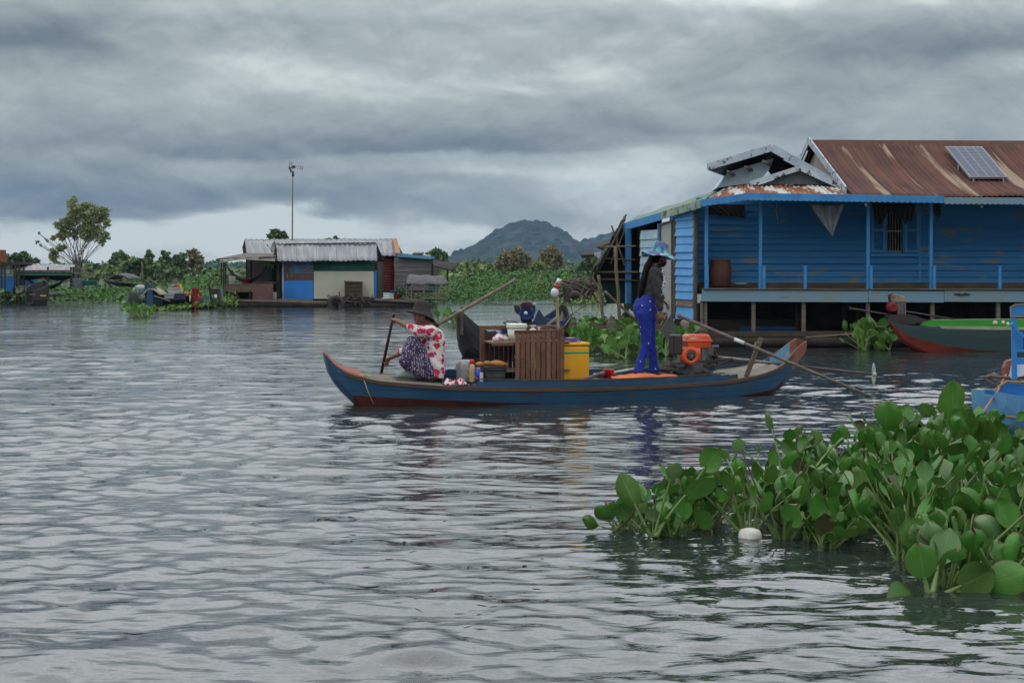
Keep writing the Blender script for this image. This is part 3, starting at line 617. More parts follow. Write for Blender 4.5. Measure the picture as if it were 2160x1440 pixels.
def rust_roof_mat(name, base, base2, streak, slo=.56, shi=.66, u_sc=4.5, v_sc=.22, rough=.75):
    if name in MT: return MT[name]
    m = bpy.data.materials.new(name); m.use_nodes = True; t = NT(m.node_tree); p = m.node_tree.nodes['Principled BSDF']
    uv = t.node('ShaderNodeUVMap').outputs[0]
    a = t.noise(t.vm('MULTIPLY', uv, (u_sc, v_sc, 1)), 1, 5, .6, .25); b = t.noise(t.vm('MULTIPLY', uv, (u_sc * 3.5, v_sc * 1.4, 1)), 1, 6, .65, .2)
    c = t.noise(uv, .9, 3, .5)
    col = t.mix(t.sstep(c, .35, .65), base, base2)
    col = t.mix(t.m('MULTIPLY', t.sstep(b, .45, .62), .55), col, (base[0] * 1.7, base[1] * 1.6, base[2] * 1.4))
    col = t.mix(t.sstep(t.m('ADD', a, t.m('MULTIPLY', t.m('SUBTRACT', b, .5), .35)), slo, shi), col, streak)
    # overlapping sheets: thin dark seams every 0.8 m
    sx = t.node('ShaderNodeSeparateXYZ', inp={0: uv}).outputs[0]
    seam = t.m('LESS_THAN', t.m('FRACT', t.m('MULTIPLY', sx, 1.25)), .02)
    col = t.mix(t.m('MULTIPLY', seam, .6), col, (.03, .02, .02))
    t.put(p.inputs['Base Color'], col); p.inputs['Roughness'].default_value = rough; p.inputs['Metallic'].default_value = 0; p.inputs['Specular IOR Level'].default_value = .12
    MT[name] = m; return m
rust_roof = rust_roof_mat('rusty_corrugated_iron', (.085, .037, .028), (.055, .027, .022), (.25, .185, .13), .55, .62, 2.3, .13)
rust_white = rust_roof_mat('rust_and_white_iron', (.20, .075, .04), (.14, .06, .04), (.42, .42, .38), .48, .54, 2.2, .8)
green_roof = rust_roof_mat('green_corrugated_iron', (.14, .20, .17), (.11, .165, .14), (.24, .25, .21), .6, .7, 4, .3)
grey_roof = rust_roof_mat('grey_corrugated_iron', (.20, .21, .225), (.17, .18, .195), (.23, .23, .235), .6, .8, 1.5, .3, .6)
def corr(name, bl, br, tr, tl, mat, parent, pitch=.076, amp=.012, nv=10, sag=0.0, seg=6, kick=0.0):
    bl, br, tr, tl = map(Vector, (bl, br, tr, tl)); Lw = max((br - bl).length, (tr - tl).length); n = max(2, int(Lw / pitch)); nu = n * seg
    nrm = (br - bl).cross(tl - bl).normalized(); nrm = nrm if nrm.z > 0 else -nrm; Lh = ((tl - bl).length + (tr - br).length) / 2
    vs, uvs = [], []
    for j in range(nv + 1):
        b = j / nv
        for i in range(nu + 1):
            a = i / nu; p = bl.lerp(br, a).lerp(tl.lerp(tr, a), b)
            p = p + nrm * (amp * math.sin(2 * math.pi * a * n) - sag * math.sin(math.pi * b) + .012 * math.sin(a * 17 + b * 3)); vs.append(p); uvs.append((a * Lw, b * Lh))
    fs = [(j * (nu + 1) + i, j * (nu + 1) + i + 1, (j + 1) * (nu + 1) + i + 1, (j + 1) * (nu + 1) + i) for j in range(nv) for i in range(nu)]
    me = bpy.data.meshes.new(name); me.from_pydata(vs, [], fs); lay = me.uv_layers.new(name='UVMap')
    li = np.empty(len(me.loops), dtype=np.int32); me.loops.foreach_get('vertex_index', li); lay.data.foreach_set('uv', np.array(uvs)[li].ravel())
    o = link_mesh(name, me, mat, parent, None, True); m = o.modifiers.new('s', 'SOLIDIFY'); m.thickness = .006; return o
def clap(mb, p0, p1, z0, z1, bh=.15, out=None, lip=.04, mi=0, gap=None):
    # lapped boards on the vertical wall p0->p1 (ground points), out = outward normal; ends slightly uneven
    p0, p1 = Vector((p0[0], p0[1], 0)), Vector((p1[0], p1[1], 0)); d = (p1 - p0); L = d.length; d.normalize()
    out = Vector(out).normalized(); n = max(1, round((z1 - z0) / bh)); bh = (z1 - z0) / n
    for k in range(n):
        za, zb = z0 + k * bh, z0 + (k + 1) * bh; j0, j1 = random.uniform(-.015, .015), random.uniform(-.015, .015); w0, w1 = random.uniform(-.008, .008), random.uniform(-.008, .008)
        a, b = p0 + d * j0, p1 + d * j1; lo = lip * random.uniform(.8, 1.5)
        vs = [a + out * lo + Vector((0, 0, za + w0)), b + out * lo + Vector((0, 0, za + w1)), b + out * .004 + Vector((0, 0, zb + .012)), a + out * .004 + Vector((0, 0, zb + .012))]
        vs += [v - out * (.018 if i > 1 else .03) for i, v in enumerate(vs)]
        mb.add(vs, [(0, 1, 2, 3), (7, 6, 5, 4), (0, 4, 5, 1), (3, 2, 6, 7), (0, 3, 7, 4), (1, 5, 6, 2)], mi)
# ================================================================== BLUE HOUSE
YF, YB = 28.0, 29.3
H = thing('floating_house', W(1800, 725, YF), 'big blue clapboard floating house with a rusty corrugated roof and open verandah', 'house')
H.location.z = 0
XR = 13.5      # right end, outside the frame
# front wall behind the verandah
z0, z1 = ZV(598, YB), ZV(418, YB); xw = XU(1468, YB)
mb = MB(); uW0, uW1, vW0, vW1 = 1868, 1903, 437, 534
wx0, wx1, wz0, wz1 = XU(uW0, YB), XU(uW1, YB), ZV(vW1, YB), ZV(vW0, YB)
bh = (z1 - z0) / 13
def zs(k): return z0 + k * bh
kk0, kk1 = round((wz0 - z0) / bh), 13
random.seed(3)
clap(mb, (xw, YB), (XR, YB), z0, zs(kk0), bh, (0, -1, 0)); clap(mb, (xw, YB), (wx0, YB), zs(kk0), z1, bh, (0, -1, 0)); clap(mb, (wx1, YB), (XR, YB), zs(kk0), z1, bh, (0, -1, 0))
mb.build('front_wall', blue_wall, H)
mb = MB(); mb.ppoly([(1495, 432), (1571, 432), (1571, 459), (1540, 456), (1495, 452)], YB - .10, .03); mb.build('rafter_shade_sheet', interior_shade, H)  # near-black sheet painted for the shade among the rafters
mb = MB()
for a in range(5): mb.bar(W(1500 + a * 16, 434, YB - .16), W(1530 + a * 10, 455, YB - .14), .025, .03)
mb.build('rafters', wood_dark, H)
# near-black block behind the window, coloured as the shade of the room
mb = MB(); mb.box(((wx0 + wx1) / 2, YB + .5, (wz0 + wz1) / 2), (wx1 - wx0 + .3, .9, wz1 - wz0 + .2)); mb.build('window_shade_block', interior_shade, H)
Wn = MB(); fr = .055
wz1b = ZV(437, YB)
for a, b in (((wx0 - .33, wz0 - .04), (wx1 + .33, wz0 - .04)), ((wx0 - .33, wz1b), (wx1 + .33, wz1b))): Wn.bar((a[0], YB - .05, a[1]), (b[0], YB - .05, b[1]), .07, .06, (0, 1, 0))
for x in (wx0 - .02, wx1 + .02, wx0 - .33, wx1 + .33): Wn.bar((x, YB - .052, wz0), (x, YB - .052, wz1b), .05, .045, (0, 1, 0))
wf = Wn.build('window', blue_trim, H)
mb = MB()
for k in range(6): x = wx0 + (wx1 - wx0) * (k + .5) / 6; mb.tube([(x, YB - .02, wz0), (x, YB - .02, wz1)], .008, 6)
mb.bar((wx0, YB - .03, (wz0 + wz1) / 2 - .02), (wx1, YB - .03, (wz0 + wz1) / 2 - .02), .03, .03); mb.build('window_bars', steel, wf)
for sgn, x0s in ((-1, wx0 - .31), (1, wx1 + .035)):
    mb = MB(); x1s = x0s + .275; yy = YB - .09
    for x in (x0s + .02, x1s - .02): mb.bar((x, yy, wz0 + .02), (x, yy, wz1b - .03), .03, .045, (0, 1, 0))
    for z in (wz0 + .04, (wz0 + wz1b) / 2, wz1b - .06): mb.bar((x0s, yy, z), (x1s, yy, z), .028, .06, (0, 1, 0))
    z = wz0 + .09
    while z < wz1b - .1: mb.box(((x0s + x1s) / 2, yy, z), (x1s - x0s - .07, .035, .012), (Vector((1, 0, 0)), Vector((0, .7, .7)), Vector((0, -.7, .7)))); z += .045
    mb.build('shutter', blue_trim, H)
# trim boards round the window panel
mb = MB()
mb.bx(1840, 536, 1942, 541, YB - .05, .05); mb.bx(1937, 440, 1943, 600, YB - .04, .04); mb.build('wall_trim', blue_trim, H)
# verandah deck and edge beam
zd = ZV(607, YF); mb = MB()
x = XU(1482, YF); i = 0
while x < XR:
    w_ = random.uniform(.14, .2); mb.box((x + w_ / 2, (YF + YB) / 2, zd - .03 + random.uniform(-.004, .004)), (w_ - .008, YB - YF + .1, .035)); x += w_
mb.build('verandah_floor', wood_mid, H)
mb = MB(); x = XU(1480, YF)
for xe in (XU(1830, YF), XU(1990, YF), XR):
    dz = random.uniform(-.01, .01); mb.box(((x + xe) / 2, YF - .03, zd - .17 + dz), (xe - x - .006, .045, .225), (Vector((1, 0, -.006)).normalized(), Vector((0, 1, 0)), Vector((.006, 0, 1)))); x = xe
mb.build('edge_beam', blue_grey, H, bevel=.006)
mb = MB(); mb.bar((XU(1482, YF), YF - .07, zd - .015), (XU(1830, YF), YF - .05, zd - .03), .06, .02, (0, 1, 0)); mb.bar((XU(1835, YF), YF - .06, zd - .022), (XR, YF - .06, zd - .03), .06, .02, (0, 1, 0)); mb.build('deck_edge_strip', wood_grey, H)
mb = MB(); mb.box(((XU(1482, YB) + XR) / 2, YB - .06, ZV(600, YB) - .02), (XR - xw, .05, .12)); mb.build('skirting', wood_mid, H)
# long posts
for u in (1490, 1604, 1831, 1964): 
    mb = MB(); mb.bar((XU(u, YF), YF + .04, zd - .05), (XU(u, YF) + .01, YF + .04, ZV(425, YF)), .062, .062, (1, 0, 0)); mb.build('verandah_post', blue_trim, H, bevel=.004)
for u in (1491, 1611, 1698, 1837, 1970, 2108, 2240):
    mb = MB(); x = XU(u, YF); mb.box((x, YF - .005, (zd + ZV(563, YF)) / 2 - .01), (.06, .06, ZV(563, YF) - zd + .05)); mb.box((x, YF - .005, ZV(562, YF) + .008), (.085, .075, .018)); mb.build('rail_post', blue_trim, H, bevel=.004)
# stilts, underside and float logs
for u in (1482, 1488, 1590, 1696, 1832, 1968, 2107):
    mb = MB(); mb.bar((XU(u, YF) + .0, YF + .06, zd - .25), (XU(u - (9 if u == 1604 else 0), YF) , YF + .06, ZV(708, YF)), .075, .07, (1, 0, 0)); mb.build('stilt', wood_grey, H)
for u in (1680, 1808, 1780, 1900, 2050):
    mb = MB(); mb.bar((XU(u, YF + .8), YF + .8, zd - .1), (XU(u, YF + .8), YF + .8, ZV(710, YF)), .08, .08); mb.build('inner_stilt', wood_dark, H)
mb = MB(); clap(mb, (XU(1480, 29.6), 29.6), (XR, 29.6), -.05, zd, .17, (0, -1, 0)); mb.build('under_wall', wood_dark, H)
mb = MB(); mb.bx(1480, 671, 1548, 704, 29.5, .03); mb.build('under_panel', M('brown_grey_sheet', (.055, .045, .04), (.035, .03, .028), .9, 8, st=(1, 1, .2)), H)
mb = MB()
for k in range(9):
    y = YF - .25 + k * .24; z = .09 + (k % 2) * .03; mb.tube([(XU(1475, 28) - random.uniform(0, .5), y, z), (9, y + .02, z + .01), (XR, y, z)], .09, 8)
mb.build('float_log', wood_dark, H, smooth=True)
for a in ((1490, 704, 1830, 703), (1830, 706, 2160, 712)):
    mb = MB(); mb.bar(W(a[0], a[1], YF - .2), W(a[2], a[3], YF - .2), .13, .09, (0, 1, 0)); mb.build('float_beam', M('old_dark_beam', (.06, .048, .036), (.035, .03, .024), .85, 5, bump=.5), H)
mb = MB(); mb.tube([W(1700, 712, YF - .45), W(1885, 697, YF - .45), W(1960, 693, YF - .45)], .022, 7); mb.build('bamboo_rail', bamboo_dk, H, smooth=True)
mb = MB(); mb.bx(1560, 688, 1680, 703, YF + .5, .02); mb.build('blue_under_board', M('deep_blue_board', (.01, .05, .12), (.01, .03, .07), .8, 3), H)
# ---- side wall running back to the left
Cs0, Cs1 = Vector((XU(1467, 28.3), 28.3, 0)), Vector((XU(1318, 32), 32, 0)); sdv = (Cs1 - Cs0).normalized(); son = Vector((-abs(sdv.y), sdv.x * (1 if sdv.x * -1 > 0 else 1), 0)); son = Vector((sdv.y, -sdv.x, 0)); son = son if son.y < 0 else -son
def SP(u, v, o=0.0):
    k = (u - CX) / FPX; a = Cs0 + son * o; t = (k * a.y - a.x) / (sdv.x - k * sdv.y); p = a + sdv * t; return Vector((p.x, p.y, ZV(v, p.y)))
def sg(u): p = SP(u, 600); return (p.x, p.y)
def top_of(u): return np.interp(u, [1318, 1467], [482, 440])
def bot_of(u): return np.interp(u, [1318, 1467], [655, 672])
mb = MB(); za, zb = SP(1464, 668).z, SP(1464, 446).z; clap(mb, sg(1464), sg(1427), za + .34, zb, .165, son, .03); mb.build('side_wall', blue_lit, H)
mb = MB(); clap(mb, sg(1464), sg(1427), za + .20, za + .335, .14, son, .03); clap(mb, sg(1464), sg(1427), za - .12, za + .19, .31, son, .03, 1); mb.build('side_wall_foot', [wood_grey, blue_lit], H)
mb = MB(); za2, zb2 = SP(1380, 655).z, SP(1380, 478).z - .08; clap(mb, sg(1388), sg(1352), za2 + .1, zb2, .17, son, .03); mb.build('side_wall_pale', M('bleached_blue_board', (.33, .42, .46), (.22, .33, .40), .7, 3, wear=(.12, .10, .08), wlo=.62, whi=.7, wsc=4, bump=.3), H)
mb = MB(); p = [SP(1394, 695, .02), SP(1419, 702, .02), SP(1419, 466, .02), SP(1394, 473, .02)]; mb.poly(p, son * -.04); dd = mb.build('door', grey_panel, H)
mb = MB()
for a, b in ((0, 3), (1, 2), (3, 2)): mb.bar(p[a] + son * .012, p[b] + son * .012, .05, .03, son)
mb.build('door_frame', wood_grey, dd)
mb = MB(); mb.bar(SP(1424, 668, .0), SP(1424, 458, .0), .05, .08, son); mb.bar(SP(1467, 705, .02), SP(1467, 445, .02), .05, .07, son); mb.build('corner_board', wood_mid, H)
mb = MB(); mb.bar(SP(1390, 668, .03), SP(1390, 472, .03), .05, .06, son); mb.build('door_post', blue_trim, H)
mb = MB(); mb.bar(SP(1325, 640, .05), SP(1325, 482, .05), .11, .10, son); mb.build('corner_post', blue_trim, H)
mb = MB(); mb.bar(SP(1467, 702, .06), SP(1466, 600, .06), .06, .07, son); mb.build('corner_stilt', wood_mid, H)
# inside of the left bay: board coloured near-black for the shade there
mb = MB(); mb.poly([SP(1352, 655, -.9), SP(1316, 650, -.9), SP(1316, 470, -.9), SP(1392, 460, -.9), SP(1392, 655, -.9)], son * -.05); mb.build('inner_wall', M('shade_green_board', (.015, .025, .02), (.02, .02, .016), .9, 3), H)
mb = MB(); mb.poly([SP(1330, 655, -.05), SP(1466, 706, -.05), SP(1466, 675, -.05), SP(1330, 640, -.05)], son * -2.4); mb.build('side_floor', wood_dark, H)
for u in (1322, 1345, 1390, 1428): mb = MB(); mb.bar(SP(u, 650, -.1), SP(u, 650, -.1) * 1 - Vector((0, 0, .9)), .09, .09); mb.build('side_stilt', wood_dark, H)
# ---- main roof
YE, YRg, YBk = 27.45, 31.0, 34.6; zE = ZV(413, YE); zR = ZV(300, YRg); xL = XU(1712, YRg); xLe = XU(1800, YE)
def mroof(name, y0, zz0, y1, zz1, ends):
    o = corr(name, (ends[0], y0, zz0), (XR, y0, zz0 - .02), (XR, y1, zz1 - .03), (ends[1], y1, zz1), rust_roof, H, .1, .013, 14, .10); return o
mroof('roof', YE, zE, YRg, zR, (xLe, xL)); mroof('back_roof', YBk, zE, YRg, zR, (xL, xL))
mb = MB(); mb.add([(xL - .05, YRg - .28, zR - .16), (XR, YRg - .28, zR - .20), (XR, YRg, zR + .02), (xL - .05, YRg, zR + .05), (XR, YRg + .28, zR - .20), (xL - .05, YRg + .28, zR - .16)], [(0, 1, 2, 3), (3, 2, 4, 5)]); mb.build('ridge_cap', rust_br, H, solid=.006)
mb = MB(); gz = .09
mb.bar((xL - .06, YRg - .01, zR + .03), (xLe - .06, YE + .35, zE + .12), .03, .15, (1, 0, 0)); mb.bar((xL - .06, YRg + .01, zR + .03), (xL - .06, YBk, zE), .03, .15, (1, 0, 0)); mb.build('barge_board', white_worn, H)
mb = MB(); mb.poly([(xL + .12, YE + 1.6, zE + .35), (xL + .12, YBk - .5, zE + .1), (xL + .12, YRg, zR - .14)], (.04, 0, 0)); mb.build('gable_boards', M('pale_gable_board', (.34, .32, .30), (.22, .2, .19), .8, 2, bump=.3), H)
mb = MB(); mb.poly([(xw + .2, YB + .05, zE - .55), (XR, YB + .05, zE - .55), (XR, YBk, zE - .55), (xw, YBk, zE - .55)], (0, 0, .03)); mb.build('ceiling', interior_shade, H)
mb = MB(); clap(mb, (xw, 34.3), (XR, 34.3), .9, zE, .16, (0, 1, 0)); clap(mb, (XR - .2, YB), (XR - .2, 34.3), .9, zE, .16, (1, 0, 0)); mb.build('back_wall', blue_wall, H)
# porch roof left part (shallow, rust + flaking white)
za = ZV(414, YE)
corr('porch_roof', (XU(1578, YE), YE, za + .02), (xLe + .1, YE, za), (XU(1775, 28.8), 28.8, ZV(390, 28.8)), (XU(1575, 28.8), 28.8, ZV(388, 28.8)), rust_white, H, .1, .012, 5)
corr('porch_roof', W(1481, 430, YE + .1), W(1578, 407, YE), W(1575, 388, 28.8), W(1528, 398, 28.6), rust_white, H, .1, .012, 5)
# scalloped blue fascia
def fascia(p, q, hgt, mat, nscal=None, name='fascia'):
    p, q = Vector(p), Vector(q); L = (q - p).length; n = int(L / .105); mb = MB(); k = n * 6; vs = []
    for i in range(k + 1):
        a = i / k; c = p.lerp(q, a); vs += [c, c - Vector((0, 0, hgt + .022 * abs(math.sin(math.pi * a * n))))]
    m = len(vs); nn = Vector((0, .022, 0)); vs += [v + nn for v in vs]
    fs = [(2 * i, 2 * i + 2, 2 * i + 3, 2 * i + 1) for i in range(k)] + [(m + 2 * i, m + 2 * i + 1, m + 2 * i + 3, m + 2 * i + 2) for i in range(k)] + [(2 * i + 1, 2 * i + 3, m + 2 * i + 3, m + 2 * i + 1) for i in range(k)] + [(2 * i, m + 2 * i, m + 2 * i + 2, 2 * i + 2) for i in range(k)]
    mb.add(vs, fs); return mb.build(name, mat, H)
fascia(W(1479, 421, YE + .08), W(1578, 407, YE - .03), .12, blue_trim); fascia(W(1578, 407, YE - .03), W(1991, 413, YE - .03), .125, blue_trim)
fascia(W(1991, 416, YE), (XR, YE, ZV(419, YE)), .115, blue_grey)
# ---- green side roof
g0, g1, g2, g3 = W(1312, 474, 32.1), W(1482, 425, 27.6), W(1530, 397, 30.4), W(1345, 457, 34.6)
corr('side_roof', g1, g0, g3, g2, green_roof, H, .1, .012, 8)
mb = MB(); mb.bar(g0 + Vector((.02, -.05, -.06)), g0.lerp(g1, .52) + Vector((0, -.05, -.06)), .16, .03, (0, 0, 1)); mb.bar(g0.lerp(g1, .525) + Vector((0, -.05, -.05)), g1 + Vector((-.05, -.04, -.05)), .15, .03, (0, 0, 1), 1); mb.build('side_fascia', [blue_trim, M('chalky_green_board', (.25, .32, .27), (.16, .2, .17), .8, 3, wear=(.07, .06, .05), wlo=.55, whi=.6, wsc=6)], H)
corr('patch_sheet', W(1335, 470, 31.6), W(1440, 434, 29.3), W(1455, 428, 29.8), W(1350, 460, 32.6), grey_roof, H, .1, .01, 3) if False else None
# ---- upper vent gablet
Yg = 29.0; ap, lf, rt = W(1627, 312, Yg), W(1493, 352, Yg - .4), W(1772, 392, Yg)
bk = Vector((.75, 2.2, -.02))
for nm, a, b, q in (('gablet_roof_left', lf, ap, None), ('gablet_roof_right', ap, rt, None)):
    mb = MB(); mb.poly([a, b, b + bk, a + bk], (0, 0, -.03)); mb.build(nm, rust_br if nm[-1] == 't' and 'right' in nm else grey_roof, H)
mb = MB(); mb.bar(lf + Vector((0, -.03, 0)), ap + Vector((0, -.03, 0)), .14, .03, (0, 0, 1)); mb.bar(ap + Vector((.0, -.035, 0)), rt + Vector((0, -.035, 0)), .15, .03, (0, 0, 1)); mb.bar(lf, lf + bk, .12, .03, (0, 0, 1)); mb.build('gablet_barge', white_worn, H)
mb = MB(); Yv = Yg + .25; mb.poly([W(1512, 396, Yv), W(1538, 362, Yv), W(1632, 334, Yv + .1), W(1622, 358, Yv), W(1600, 384, Yv)], (.1, 1.6, 0)); mb.build('vent_wall', M('pale_blue_vent_board', (.38, .46, .50), (.30, .39, .44), .7, 2, bump=.2), H)
for q in ((1535, 362), (1572, 352), (1610, 340)): mb = MB(); mb.bar(W(q[0], q[1], Yv - .5), W(q[0] + 16, q[1] + 8, Yv + .1), .05, .05); mb.build('bracket', wood_grey, H)
mb = MB(); mb.poly([W(1622, 360, Yv + .3), W(1630, 326, Yv + .3), W(1745, 385, Yv + .3), W(1640, 385, Yv + .3)], (0, .1, 0)); mb.build('gablet_shade_sheet', interior_shade, H)  # near-black sheet, shade under the gablet roof put into its colour
mb = MB(); Yl = Yg - .45; l0, l1, l2 = W(1582, 388, Yl), W(1688, 354, Yl), W(1770, 392, Yl)
mb.bar(l0, l1, .10, .03, (0, 0, 1)); mb.bar(l1, l2, .11, .03, (0, 0, 1)); mb.build('small_gable_barge', white_worn, H)
mb = MB(); mb.poly([W(1605, 389, Yl + .12), W(1688, 360, Yl + .12), W(1748, 389, Yl + .12)], (0, .04, 0)); mb.build('small_gable_panel', M('dark_louver', (.06, .07, .075), (.12, .14, .15), .8, 9, st=(6, 1, .4)), H)
mb = MB(); mb.poly([l0, l1, l1 + Vector((0, .9, 0)), l0 + Vector((0, .9, 0))], (0, 0, .02)); mb.poly([l1, l2, l2 + Vector((0, .9, 0)), l1 + Vector((0, .9, 0))], (0, 0, .02)); mb.build('small_gable_roof', grey_roof, H)
mb = MB()
for k in range(26): x = l0.lerp(l2, (k + .5) / 26); 
# ---- things on and at the house
def solar():
    Yp = 29.2
    c = [W(2046, 373, 28.6), W(2125, 373, 28.6), W(2071, 309, 30.4), W(1994, 309, 30.4)]
    n = (c[1] - c[0]).cross(c[3] - c[0]).normalized(); 
    t = thing('solar_panel', c[0], 'tilted solar panel on metal legs on the rusty roof slope', 'solar panel')
    mb = MB(); mb.poly([p + n * .0 for p in c], n * -.045); mb.build('frame', M('alu_frame', (.22, .23, .25), None, .5, metal=.4), t)
    nx, ny = 4, 9; mb = MB()
    for i in range(nx):
        for j in range(ny):
            q = lambda a, b: c[0].lerp(c[1], a).lerp(c[3].lerp(c[2], a), b) + n * .004
            a0, a1, b0, b1 = (i + .06) / nx * .96 + .02, (i + .94) / nx * .96 + .02, (j + .05) / ny * .97 + .015, (j + .95) / ny * .97 + .015
            mb.add([q(a0, b0), q(a1, b0), q(a1, b1), q(a0, b1)], [(0, 1, 2, 3)])
    mb.build('cells', M('solar_cell', (.045, .06, .10), (.06, .075, .11), .5, 9, spec=.25), t, fix=False)
    for p in (c[0].lerp(c[1], .1), c[0].lerp(c[1], .9), c[3].lerp(c[0], .55)): mb = MB(); mb.tube([p - n * .04, p - n * .04 - Vector((.03, .1, .3))], .015, 6); mb.build('leg', steel, t)
solar()
def barrel():
    mb = MB(); mb.lathe([(0, 0), (.2, 0), (.21, .02), (.225, .2), (.228, .26), (.222, .42), (.205, .52), (.21, .54), (.19, .545), (.18, .5), (0, .49)], W(1519, 604, 28.75) + Vector((0, 0, 0)), n=24)
    tag(mb.build('water_jar', M('brown_glazed_jar', (.10, .04, .025), (.06, .028, .02), .5, 4, bump=.2), smooth=True), 'rust-brown water drum standing on the verandah by the first blue post', 'drum')
barrel()
def cloth(name, uv_top, tipuv, Y, mat, label, cat='cloth', depth=.06):
    a, b = W(*uv_top[0], Y), W(*uv_top[1], Y); t = W(*tipuv, Y)
    def fn(x, y):
        p = a.lerp(b, x); e = p.lerp(t, y ** 1.1); e = e + Vector((0, depth * math.sin(x * 19 + y * 3) * (1 - y * .6), 0)); 
        return e + Vector((0, 0, -.03 * math.sin(x * 3.1) * (1 - y)))
    mb = MB(); mb.grid(fn, 24, 12); return tag(mb.build(name, mat, smooth=True, fix=False, solid=.006), label, cat)
cloth('hanging_cloth', ((1708, 430), (1782, 430)), (1756, 499), 28.1, M('grey_cloth', (.30, .32, .33), (.2, .22, .23), .9, 6, bump=.3), 'pale grey cloth hanging to a point from the verandah eave')
def garment(uv, Y, mat, label, name='hanging_garment'):
    us = [p[0] for p in uv]; v0 = min(p[1] for p in uv); u0, u1 = min(us), max(us); ph = random.uniform(0, 6)
    low = sorted([(p[0], p[1]) for p in uv if p[1] > v0 + 8]); n = 20
    def fn(x, y):
        u = u0 + (u1 - u0) * x; vb = float(np.interp(u, [a for a, b in low], [b for a, b in low])) + 3.5 * math.sin(x * 17 + ph) + 2 * math.sin(x * 41)
        p = W(u + 1.5 * math.sin(y * 5 + ph), v0 + (vb - v0) * y, Y); return p + Vector((0, .045 * math.sin(x * 22 + ph + y * 2) * (.4 + .6 * y), 0))
    mb = MB(); mb.grid(fn, n * 2, 10); return tag(mb.build(name, mat, fix=False, solid=.012, smooth=True), label, 'garment')
gar = M('dark_cloth', (.025, .025, .028), (.04, .035, .035), .95, 8, bump=.5)
garment([(1842, 420), (1866, 420), (1872, 436), (1868, 456), (1858, 474), (1850, 478), (1846, 462), (1840, 448)], YF + .3, gar, 'dark garment hanging over the left shutter of the window')
garment([(1862, 422), (1912, 422), (1908, 446), (1890, 458), (1878, 448), (1864, 446)], YF + .3, M('black_cloth', (.015, .02, .018), (.02, .03, .025), .95, 8), 'black garment hanging over the middle of the window')
garment([(1900, 422), (1930, 424), (1930, 446), (1922, 466), (1910, 472), (1898, 458), (1896, 440)], YF + .3, gar, 'dark garment hanging over the right shutter of the window')
garment([(1968, 428), (1980, 428), (1985, 440), (1984, 456), (1974, 460), (1969, 446)], YF + .25, M('brown_cloth', (.08, .065, .05), (.05, .045, .04), .95, 8), 'brown rag hanging beside the right tall verandah post')
def bulb(u, v, Y, label):
    t = thing('light_bulb', W(u, v, Y), label, 'light bulb'); p = W(u, v, Y)
    mb = MB(); mb.ell(p - Vector((0, 0, .03)), (.03, .03, .035)); mb.build('glass', M('bulb_glass', (.6, .55, .45), None, .3), t, smooth=True)
    mb = MB(); mb.tube([p, p + Vector((0, 0, .05))], .014, 8); mb.build('socket', M('white_plastic', (.6, .6, .58), (.5, .5, .48), .5, 8), t)
bulb(1826, 428, YF - .1, 'pale light bulb under the eave beside the middle tall post'); bulb(2071, 432, YF + .1, 'small square looking bulb under the eave at the right')
mb = MB(); mb.tube([W(1638, 430, 28.2), W(1637, 445, 28.2), W(1641, 464, 28.2)], .006, 5); tag(mb.build('hanging_string', M('string', (.3, .28, .24), None, .9)), 'thin pale string hanging from the verandah eave', 'string')
mb = MB()
for k in range(5): mb.ell(W(2018 + k * 6, 621 + (k % 3) - 1 , YF - .07), (.05, .012, .014 + .006 * (k % 2)))
mb.v and None
tag(mb.build('dark_rag', gar, smooth=True), 'small dark crumpled rag stuck on the chalky edge beam at the right', 'rag')
mb = MB(); mb.lathe([(0, 0), (.09, .0), (.16, .05), (.17, .052), (.1, .01), (0, .01)], W(1560, 602, 28.9), n=16); tag(mb.build('dish', M('white_enamel', (.5, .5, .48), None, .4), smooth=True), 'shallow white dish lying on the verandah floor beside the brown drum', 'dish')
# ---- dark lean-to and bamboo at the left
LT = thing('lean_to', (XU(1290, 32.5), 32.5, 0), 'dark sloping lean-to of tarpaulin and poles against the left end of the blue house', 'shelter')
a, b, c_, d_ = W(1314, 468, 32), W(1248, 578, 31), W(1262, 552, 36), W(1322, 455, 36)
mb = MB()
def fn(x, y): p = a.lerp(b, y).lerp(d_.lerp(c_, y), x); return p + Vector((0, 0, .05 * math.sin(x * 9 + y * 7) + .03 * math.sin(y * 23)))
mb.grid(fn, 12, 14); mb.build('tarp', tarp_dk, LT, smooth=True, fix=False, solid=.03)
mb = MB(); mb.poly([W(1251, 584, 32.6), W(1310, 474, 33), W(1345, 478, 33), W(1345, 600, 33), W(1262, 600, 33)], (0, .06, 0)); mb.build('back_cover', tarp_dk, LT)
mb = MB(); mb.poly([W(1268, 598, 32.7), W(1345, 598, 32.7), W(1345, 640, 32.7), W(1280, 640, 32.7)], (0, .05, 0)); mb.build('green_skirt', M('green_net', (.015, .05, .04), (.01, .03, .025), .9, 6), LT)
for p, q, r in (((1314, 472), (1258, 578), .03), ((1318, 486), (1288, 556), .02), ((1256, 574), (1345, 574), .03), ((1290, 476), (1318, 560), .02), ((1302, 496), (1300, 592), .025), ((1270, 545), (1340, 548), .02), ((1262, 588), (1345, 592), .02)): mb = MB(); mb.tube([W(*p, 31.6), W(*q, 31.6)], r, 6); mb.build('rafter_pole', wood_mid, LT)
mb = MB(); mb.poly([W(1257, 522, 33), W(1290, 512, 33), W(1310, 516, 33), W(1275, 530, 33)], (0, 1, .1)); mb.build('thatch_flap', wood_dark, LT)
mb = MB(); mb.poly([W(1254, 532, 33), W(1268, 531, 33), W(1266, 546, 33), W(1254, 547, 33)], (0, .05, 0)); mb.build('white_patch', white_worn, LT)
